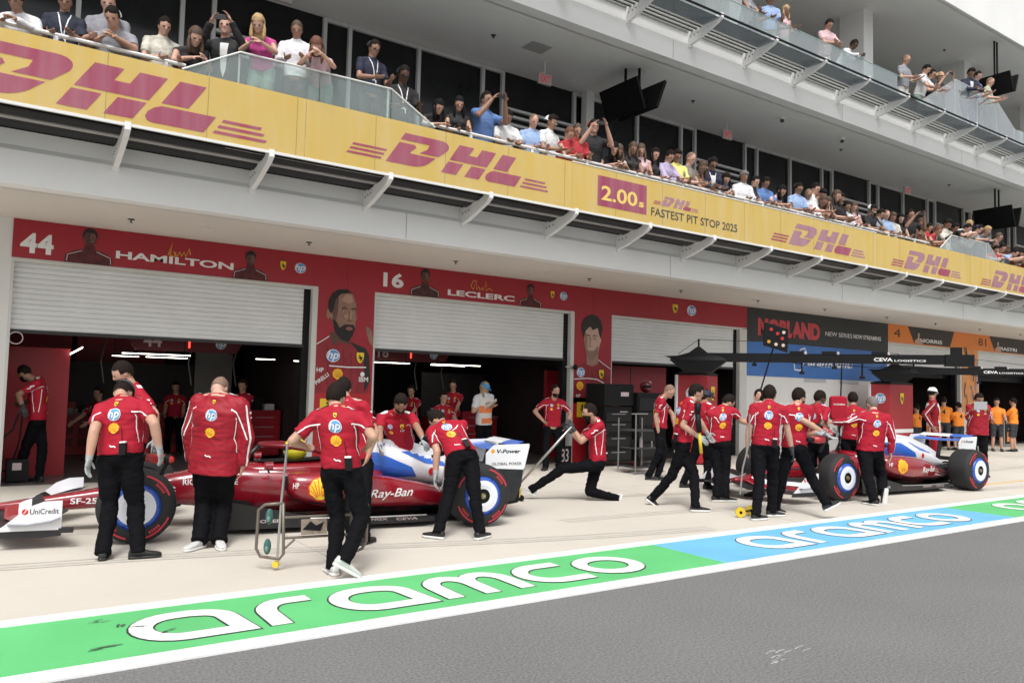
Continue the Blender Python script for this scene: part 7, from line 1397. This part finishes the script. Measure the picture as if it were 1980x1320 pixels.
# ================================================================ PIT EQUIPMENT
def P3(k): return [V(q) for q in PTS[k]]
fwdv = V((.566, .822, .0)).normalized(); rtv = V((.822, -.566, 0)).normalized()
tred2 = M('tower_red', (.34, .010, .018), .4, var=.05, vs_=2)
for i in (0, 1):
    A, Bp = [((13.4, 12.1), (16.7, 7.8)), ((22.3, 12.6), (25.6, 8.3))][i]; z = 2.43
    A = V((*A, 0)); Bp = V((*Bp, 0)); d = (Bp-A).normalized(); L = (Bp-A).length; n = V((-.79, -.61, 0))
    t = empty('pit_gantry', (A.x, A.y, 0), ['long black overhead boom reaching over the far car, nearer of two', 'second black overhead boom at the right, reaching past the red tower'][i], 'gantry', None)
    g = MB(); g.obox(d*L/2+V((0, 0, z)), d*(L/2), n*.06, V((0, 0, .085)), blk); g.obox(d*L*.5+V((0, 0, z+.10)), d*(L*.47), n*.015, V((0, 0, .012)), blk); g.build('boom', t)
    g = MB(); e = d*L+V((0, 0, z)); g.obox(e-d*.25, d*.26, n*.09, V((0, 0, .12)), blk); g.obox(e+V((0, 0, .15))-d*.3, d*.10, n*.05, V((0, 0, .12)), blk); g.build('end_housing', t)
    g = MB(); g.prism([(-1.0, .03), (.2, .06), (.2, -.06), (-.5, -.12)], V((0, 0, z))-n*.05, d*.75, (0, 0, 1), n*.1, blk)
    Q4 = ((-1, -1), (1, -1), (1, 1), (-1, 1)); g.rings([[V((0, 0, z-.32))+d*a*.30+n*b*.2 for a, b in Q4], [V((0, 0, z-.06))+d*a*.62+n*b*.24 for a, b in Q4], [V((0, 0, z+.02))+d*a*.5+n*b*.2 for a, b in Q4], [V((0, 0, z+.11))+d*a*.2+n*b*.12 for a, b in Q4], [V((0, 0, z+.24))+d*a*.04+n*b*.04 for a, b in Q4]], blk); g.build('mount', t)
    g = MB(); g.tube([(0, 0, z+.1), (0, 0, z+.42)], .022, blk, 8); g.build('mast', t)
    g = MB(); g.tube([V((0, 0, z+.41)), d*L*.42+V((0, 0, z+.34)), d*L*.75+V((0, 0, z+.12))], .006, blk, 5); g.tube([V((0, 0, z+.41)), V((-.42, .22, z+.07))], .006, blk, 5); g.build('stay_cable', t)
    g = MB(); c0 = d*L*(.66 if i == 0 else .42)+n*.0625+V((0, 0, z-.035)); g.flat(fit(text('CEVA', 1, .03, 1.3), 0, .36, 0, .075), c0, d, (0, 0, 1), wink); g.flat(fit(text('LOGISTICS', 1, .02), .39, .98, .0, .04), c0, d, (0, 0, 1), wink); g.build('lettering', t)
    for a, l in ((.22, .06), (.40, .22), (.52, .10), (.62, .30), (.80, .12)):
        g = MB(); q = d*L*a+V((0, 0, z)); g.tube([q+V((0, 0, -.08)), q+V((0, 0, -.08-l))], .018, blk, 8); g.obox(q+V((0, 0, -.08-l)), d*.05, n*.03, V((0, 0, .03)), blk); g.build('hose_drop', t)
    for a in (.38, .5, .68):
        g = MB(); q = d*L*a+V((0, 0, z+.13)); g.obox(q, d*.14, n*.05, V((0, 0, .035)), blk); g.obox(q+d*.18, d*.02, n*.05, V((0, 0, .03)), wink2); g.build('lamp_unit', t)
    g = MB(); q = d*L
    g.tube([d*L*.36+V((0, 0, z-.08)), d*L*.45+V((0, 0, z-.16)), d*L*.55+V((0, 0, z-.12)), d*L*.66+V((0, 0, z-.17)), d*L*.8+V((0, 0, z-.1))], .008, blk, 5); g.build('cable', t)
def tower(label, lf, nr, rt, zt, stripe_):
    bk_ = V((lf[0]+rt[0]-nr[0], lf[1]+rt[1]-nr[1])); t = empty('gantry_tower', (nr[0], nr[1], 0), label, 'tower'); o = V((nr[0], nr[1]))
    f = [V(lf)-o, V((0, 0)), V(rt)-o, bk_-o]
    g = MB(); g.rings([[V((p.x, p.y, q)) for p in f] for q in (.03, zt)], tred2); g.build('cabinet', t, bevel=.01)
    g = MB(); c = (f[0]+f[2])/2; g.rings([[V((p.x, p.y, q)) for p in f] for q in (zt, zt+.05)]+[[V((c.x+(p.x-c.x)*.6, c.y+(p.y-c.y)*.6, zt+.1)) for p in f]], blk); g.build('cap', t)
    for a, b, k in ((f[0], f[1], 0), (f[1], f[2], 1)):
        u = (b-a); w_ = u.length; u = V((u.x, u.y, 0)).normalized(); n = V((u.y, -u.x, 0)); O_ = V((a.x, a.y, 0))+n*.003
        g = MB(); put(g, L_shield() if k == 1 else L_hp(), O_+u*w_*.5+V((0, 0, zt-.42)), u, (0, 0, 1), .36 if k else .30, n, sx=1.)
        g.build('crest' if k else 'emblem', t)
        if stripe_: g = MB(); g.obox(O_+u*w_*.5+V((0, 0, .66)), u*w_*.5, n*.003, V((0, 0, .055)), wink); g.build('white_band', t)
    g = MB(); g.obox(V((f[0].x, f[0].y, zt/2))-V((.03, 0, 0)), V((.025, 0, 0)), V((0, .025, 0)), V((0, 0, zt/2)), wpaint); g.build('white_post', t)
tower('red gantry tower with a yellow crest behind the walking crew', (13.42, 12.75), (13.98, 12.35), (14.62, 12.6), 2.05, False)
tower('red gantry tower with crest, blue roundel and white band at the right', (21.95, 13.15), (22.3, 12.75), (23.85, 12.9), 2.04, True)
# ---- light board on a pole
q = P3('board'); t = empty('light_board', tuple(q[4]), 'black signal board with coloured lamps on a tilted pole above the crew', 'signal board'); o = q[4]
ax = (q[1]-q[0])/2; ay = (q[3]-q[0])/2; nn = ax.cross(ay).normalized(); nn = nn if nn.dot(fwdv) < 0 else -nn
g = MB(); g.obox((0, 0, 0), ax, ay, nn*.02, blk); g.build('panel', t, bevel=.004)
k = 0
for a, b, m in ((-.45, -.55, 'lr'), (.1, -.35, 'lr'), (.6, -.6, 'lw'), (-.6, .55, 'lo'), (.0, .6, 'lw'), (.6, .5, 'lw'), (.5, -.05, 'lr')):
    mm = {'lr': M('lamp_red', (.5, .03, .03), .3), 'lw': M('lamp_pale', (.6, .5, .4), .3), 'lo': M('lamp_orange', (.6, .28, .05), .3)}[m]
    g = MB(); c = ax*a+ay*b; g.tube([c+nn*.018, c+nn*.03], .027, mm, 12); g.build('lamp', t)
g = MB(); g.tube([q[6]-o, q[5]-o, q[7]-o], .013, blk, 8); g.build('pole', t)
# ---- wheeled pole
q = P3('wpole'); o = q[4]; t = empty('wheeled_pole', (o.x, o.y, .004), 'slim grey pole with small yellow wheels held beside the far nose', 'measuring pole'); O = V((o.x, o.y, .004))
g = MB(); g.tube([p-O for p in q[:4]], .012, steel, 8); g.build('pole', t)
yw = M('wheel_yellow', (.72, .50, .03), .5)
for p in q[4:6]:
    c = p-O; c.z = .07; g = MB(); g.tube([c-fwdv*.02, c+fwdv*.02], .066, yw, 20); g.tube([c-fwdv*.024, c+fwdv*.024], .02, blk, 10); 
    g.build('caster', t)
g = MB(); a, b = q[4]-O, q[5]-O; a.z = b.z = .07; g.tube([a, b], .012, blk, 8); g.build('axle', t)
# ---- rear jack
q = P3('jack'); o = q[7]; t = empty('rear_jack', (o.x, o.y, 0), 'long twin tube steel rear jack pulled by the lunging person', 'jack'); O = V((o.x, o.y, 0))
for a, b in ((0, 2), (1, 3)): g = MB(); g.tube([q[a]-O, q[b]-O], .016, steel, 10); g.build('handle', t, smooth=True)
g = MB(); g.tube([q[0]-O, q[1]-O], .016, steel, 8); g.tube([q[2]-O, q[3]-O], .014, steel, 8); g.tube([q[2]-O, q[5]-O, q[6]-O], .012, steel, 8); g.tube([q[2]-O, q[7]-O, q[4]-O], .012, steel, 8); g.tube([q[3]-O, q[4]-O], .012, steel, 8); g.tube([q[5]-O, q[3]-O], .01, steel, 8); g.build('frame', t)
g = MB()
for p in (q[4], q[7]): c = p-O; c.z = .05; g.tube([c-fwdv*.015, c+fwdv*.015], .045, blk, 16)
g.build('rollers', t)
c = P3('coil')[0]; hy_ = M('hose_yellow', (.72, .56, .12), .5); g = MB(); pts = []
for k in range(66):
    a = 2*pi*k/20; r = .13+.02*sin(k*.7); pts.append(V((rtv*cos(a)*r*.75))+V((0, 0, .16+sin(a)*r))+fwdv*.01*k/6)
g.tube(pts, .009, hy_, 6); ob_ = g.build('hose_coil', smooth=True); ob_.location = (c.x, c.y, 0); tag(ob_, 'loose coil of yellow hose beside the near rear tyre', 'hose')
# ---- folding trolley carried by the jogging person
q = P3('trolL'); o = V((q[0].x, q[0].y, 0)); tp_ = M('trolley_bronze', (.17, .14, .115), .4, metal=.4); t = empty('folding_trolley', tuple(o), 'bronze tube folding trolley with teal pads carried by the jogging person', 'trolley')
g = MB(); g.tube([p-o for p in q]+[q[0]-o], .014, tp_, 8); g.build('end_frame', t, smooth=True)
q2 = P3('trolR'); g = MB(); g.tube([p-o for p in q2]+[q2[0]-o], .014, tp_, 8); g.build('end_frame', t, smooth=True)
b = P3('trolBars')
for i in (0, 2): g = MB(); g.tube([b[i]-o, b[i+1]-o], .012, tp_, 8); g.build('rail', t)
g = MB(); g.tube([b[4]-o, b[5]-o], .010, tp_, 8); g.build('brace', t)
pp = P3('trolPole'); g = MB(); g.tube([p-o for p in pp[:3]], .011, steel, 8); g.build('push_pole', t)
g = MB(); c = pp[3]-o; g.tube([c-fwdv*.02, c+fwdv*.02], .028, yw, 14); g.build('caster', t)
for p in P3('trolPads'):
    g = MB(); c = p-o; g.ell(c, .034, .02, .07, M('pad_teal', (.035, .11, .10), .6), 14, 10); g.ell(c-V((0, 0, .02))-fwdv*.02, .018, .012, .028, M('pad_pale', (.12, .22, .20), .6), 10, 6); g.build('pad', t, smooth=True)
pl_ = P3('trolPlate'); g = MB(); a = [p-o for p in pl_]; nn = fwdv*.01; g.add(a+[p+nn for p in a], [(0, 1, 2, 3), (7, 6, 5, 4), (0, 4, 5, 1), (1, 5, 6, 2), (2, 6, 7, 3), (3, 7, 4, 0)], M('plate_brown', (.25, .20, .16), .5, var=.3, vs_=20)); g.build('plate', t)
g = MB(); c = (a[0]+a[2])/2-fwdv*.003; ux = (a[1]-a[0]).normalized(); g.flat(poly([(-.10, -.02), (-.03, .05), (.02, .01), (.09, .04), (.06, -.04), (-.02, -.03)]), c, ux, (0, 0, 1), blk); g.build('plate_mark', t)
# ---- wheel guns
def wgun(pts_, label, mr):
    q = pts_; o = q[0]; t = empty('wheel_gun', tuple(o), label, 'wheel gun', 'wheel guns held by the crew'); d = (q[2]-q[1]).normalized()
    g = MB(); c = (q[1]+q[2])/2-o; g.tube([c-d*.13, c-d*.02, c+d*.08, c+d*.13], [.04, .05, .045, .025], mr, 14); g.build('body', t, smooth=True)
    g = MB(); g.tube([c-d*.13, c-d*.22], .034, blk, 14); g.build('socket', t, smooth=True)
    g = MB(); g.tube([c+d*.06, c+d*.06-V((0, 0, .05)), q[-1]-o-V((0, 0, .06))], .020, blk, 8); g.build('grip', t, smooth=True)
    g = MB(); g.tube([c+d*.10, c+d*.05+V((0, 0, .0))], .047, blk, 14); g.build('collar', t)
    return t
wgun(P3('wgunR'), 'red and black wheel gun carried by the person striding past the far tyre', M('gun_red', (.42, .03, .03), .35))
wgun(P3('wgunB'), 'red and yellow wheel gun above the near front tyre', M('gun_red', (.42, .03, .03), .35))
wgun(P3('wgunG'), 'red wheel gun on the near engine cover', M('gun_red', (.42, .03, .03), .35))
wgun(P3('wgunV'), 'wheel gun held over the far cockpit', M('gun_red', (.42, .03, .03), .35))
# ---- clipboard, tablet, yellow tool
a, b = P3('clip'); c = (a+b)/2; d = (b-a).normalized(); n = d.cross(fwdv).normalized(); g = MB(); g.obox((0, 0, 0), d*.15, fwdv*.10+V((0, 0, -.03)), n*.004, M('paper_white', (.7, .7, .68), .7)); ob_ = g.build('clipboard'); ob_.location = c; tag(ob_, 'white clipboard held by the marshal in the blue cap', 'clipboard')
a, b = P3('tab'); c = (a+b)/2; g = MB(); g.obox((0, 0, 0), rtv*.14, fwdv*.004, V((0, 0, .085)), M('tablet_grey', (.35, .35, .36), .3)); ob_ = g.build('tablet', bevel=.003); ob_.location = c; tag(ob_, 'grey tablet held up by the person at the right', 'tablet')
q = P3('ytool'); o = q[1]; t = empty('torque_tool', tuple(o), 'black and yellow long tool carried upright by the striding person', 'tool')
g = MB(); g.tube([q[0]-o, q[1]-o], .04, blk, 10); g.tube([q[0]-o, q[0]-o+V((0, 0, .15))], [.04, .05], blk, 10); g.build('head', t, smooth=True)
g = MB(); g.tube([q[1]-o, q[2]-o], .024, yw, 10); g.build('handle', t, smooth=True)
# ---- hoses at the left wall
for nm in ('hoseA', 'hoseA2'):
    q = P3(nm); g = MB(); o = q[0].copy(); P_ = []
    for i in range(len(q)-1):
        for k in range(4): P_.append(q[i].lerp(q[i+1], k/4)-o)
    P_.append(q[-1]-o); g.tube(P_, .014, blk, 8); ob_ = g.build('air_hose', smooth=True); ob_.location = o
    tag(ob_, 'black hose curving from the hands at the left wall out of the picture' if nm == 'hoseA' else 'black hose hanging nearly to the floor at the left wall', 'hose')
t = empty('equipment_case', (.35, 14.5, 0), 'black equipment cases with white labels by the feet at the left wall', 'case')
for i, (x, h) in enumerate(((-.35, .3), (0, .42), (.34, .36))):
    g = MB(); g.box(x-.15, x+.15, -.14, .14, .02, h, blk); g.build('case', t, bevel=.01)
    g = MB(); g.box(x-.07, x+.05, -.146, -.141, h-.16, h-.05, wink2); g.build('label', t)
g = MB(); a = [(.09*cos(2*pi*k/24), 0, .09*sin(2*pi*k/24)) for k in range(25)]; g.tube(a, .008, wink2, 6); ob_ = g.build('hanging_ring'); ob_.location = (.55, 14.02, 2.22); tag(ob_, 'thin white ring hanging at the top left corner of the first garage', 'ring')
g = MB(); g.tube([(-.25, 0, 0), (0, 0, 0)], .02, steel, 8); g.ell((.03, 0, 0), .06, .05, .06, blk, 14, 10); ob_ = g.build('wall_sensor', smooth=True); ob_.location = (11.3, 13.9, 2.16); tag(ob_, 'black ball sensor on the pillar between second and third garage', 'sensor')
# ---- black tool cabinets and cart by the third garage
steel2 = M('cart_steel', (.30, .30, .30), .35, metal=.6)
t = empty('tool_cabinet', (11.75, 13.2, 0), 'tall black tool cabinet with white label plates before the third garage', 'cabinet')
g = MB(); g.box(-.4, .42, -.3, .3, .1, 1.30, blk); g.build('carcass', t, bevel=.01)
g = MB(); g.box(-.42, .44, -.32, .32, 1.32, 1.80, M('case_black', (.009, .0095, .010), .5, spec=.2)); g.build('upper_case', t, bevel=.02)
g = MB(); g.box(.05, .28, -.325, -.321, 1.53, 1.62, wink2); g.box(.05, .28, -.305, -.301, 1.12, 1.2, wink2); g.build('label_plates', t)
for z in (.15, .45, .75, .98): g = MB(); g.box(-.36, .38, -.318, -.302, z, z+.2, M('drawer_black', (.013, .0135, .014), .45, spec=.3)); g.box(-.2, .2, -.33, -.318, z+.15, z+.17, steel2); g.build('drawer', t)
t = empty('tool_cabinet', (12.65, 13.1, 0), 'lower black tool cabinet with a helmet on top before the third garage', 'cabinet')
g = MB(); g.box(-.42, .42, -.3, .3, .1, 1.62, MATS['case_black']); g.build('carcass', t, bevel=.015)
for z in (.2, .55, .9, 1.22): g = MB(); g.box(-.38, .38, -.318, -.302, z, z+.28, MATS['drawer_black']); g.build('drawer', t)
t = empty('spare_helmet', (12.62, 12.95, 1.76), 'red and black crew helmet resting on the lower black tool cabinet', 'helmet')
g = MB(); g.ell((0, 0, 0), .125, .15, .14, M('helmet_dark_red', (.12, .01, .015), .3, coat=.5), 18, 12); g.build('shell', t, smooth=True)
g = MB(); g.ell((-.02, -.04, .0), .112, .125, .05, blk, 18, 8); g.build('visor', t, smooth=True); g = MB(); g.ell((.05, -.05, .09), .05, .06, .035, wink2, 10, 6); g.build('marking', t)
t = empty('tool_cart', (11.25, 11.75, 0), 'steel tube cart with shelves and small tools behind the lunging person', 'cart')
for x, y in ((-.3, -.25), (.35, -.25), (-.3, .25), (.35, .25)): g = MB(); g.tube([(x, y, .05), (x, y, 1.2 if y < 0 else 1.1)], .014, steel2, 8); g.build('post', t)
for z in (.12, .5, .85): g = MB(); g.box(-.3, .35, -.25, .25, z, z+.02, M('shelf_dark', (.05, .05, .052), .5)); g.build('shelf', t)
g = MB(); g.tube([(-.42, -.25, 1.2), (.02, -.25, 1.2)], .012, steel2, 8); g.tube([(-.42, -.25, .04), (.5, -.25, .04)], .016, steel2, 8); g.build('cross_tube', t)
for i in range(9):
    g = MB(); x = rnd.uniform(-.25, .3); y = rnd.uniform(-.2, .1); z = rnd.choice((.14, .52, .87)); h = rnd.uniform(.06, .22); r = rnd.uniform(.02, .06)
    g.tube([(x, y, z), (x, y, z+h*.7), (x, y, z+h)], [r, r, r*.5], rnd.choice([blk, steel2, M('bottle_red', (.30, .02, .02), .4), wink2, MATS['case_black']]), 10); g.build('tool', t)
g = MB(); g.tube([(.18, -.27, 1.25), (.22, -.27, 1.38), (.26, -.27, 1.42)], .015, M('neon_yellow', (.7, .8, .1), .5), 8); g.build('strap', t)
t = empty('pit_board', (10.78, 13.5, 0), 'small black number board leaning at the pillar of the second garage', 'pit board')
g = MB(); g.box(-.2, .16, 0, .03, .03, .42, blk); g.build('panel', t); g = MB(); g.box(-.22, -.2, -.005, .03, .0, .44, wink2); g.build('edge', t)
g = MB(); g.flat(fit(text('83', 1, .0), -.13, .08, .08, .36), (0, -.003, 0), UX, UZ, wink2); g.build('digits', t)
t = empty('pit_board', (30.9, 13.2, 0), 'silver framed pit board with figure 2 and orange panel by the orange crew', 'pit board')
for x in (-.42, .42): g = MB(); g.tube([(x, 0, 0), (x, 0, 1.0)], .02, steel, 8); g.build('post', t)
g = MB(); g.box(-.40, .40, -.01, .02, .12, .98, blk); g.build('panel', t); g = MB(); g.flat(fit(text('2', 1, .02), -.16, .1, .62, .9), (0, -.014, 0), UX, UZ, wink); g.flat(poly([(-.25, .18), (.2, .18), (.1, .52), (-.2, .52)]), (0, -.014, 0), UX, UZ, org); g.build('panel_print', t)
# ---- red padded stand between the crew at the far car
q = P3('redpad'); o = q[2]; t = empty('padded_stand', (o.x, o.y, 0), 'red padded board on a thin pole between the crew at the far car', 'stand'); O = V((o.x, o.y, 0)); c = (q[0]+q[2])/2-O; w2 = (q[1]-q[0]).length/2; h2 = (q[0]-q[3]).length/2
g = MB(); rr = []
for yy, k in ((-.05, .9), (-.03, 1), (.03, 1), (.05, .9)): rr.append([c+rtv*w2*k*math.copysign(abs(cos(a))**.35, cos(a))+V((0, 0, 1))*h2*k*math.copysign(abs(sin(a))**.35, sin(a))+fwdv*yy for a in [2*pi*j/32 for j in range(32)]])
g.rings(rr, tshirt); g.build('pad', t, smooth=False)
g = MB(); g.flat(fit(text('SCUDERIA', 1, .03), -.1, .1, .05, .075), c-fwdv*.052, rtv, (0, 0, 1), wink); g.build('pad_lettering', t)
g = MB(); g.tube([q[4]-O, V((c.x, c.y, 0))+fwdv*.03], .012, blk, 8); g.build('pole', t)
g = MB(); g.tube([V((c.x, c.y, .02))-rtv*.2, V((c.x, c.y, .02))+rtv*.2], .02, blk, 8); g.tube([V((c.x, c.y, .02))-fwdv*.2, V((c.x, c.y, .02))+fwdv*.2], .02, blk, 8); g.build('foot', t)
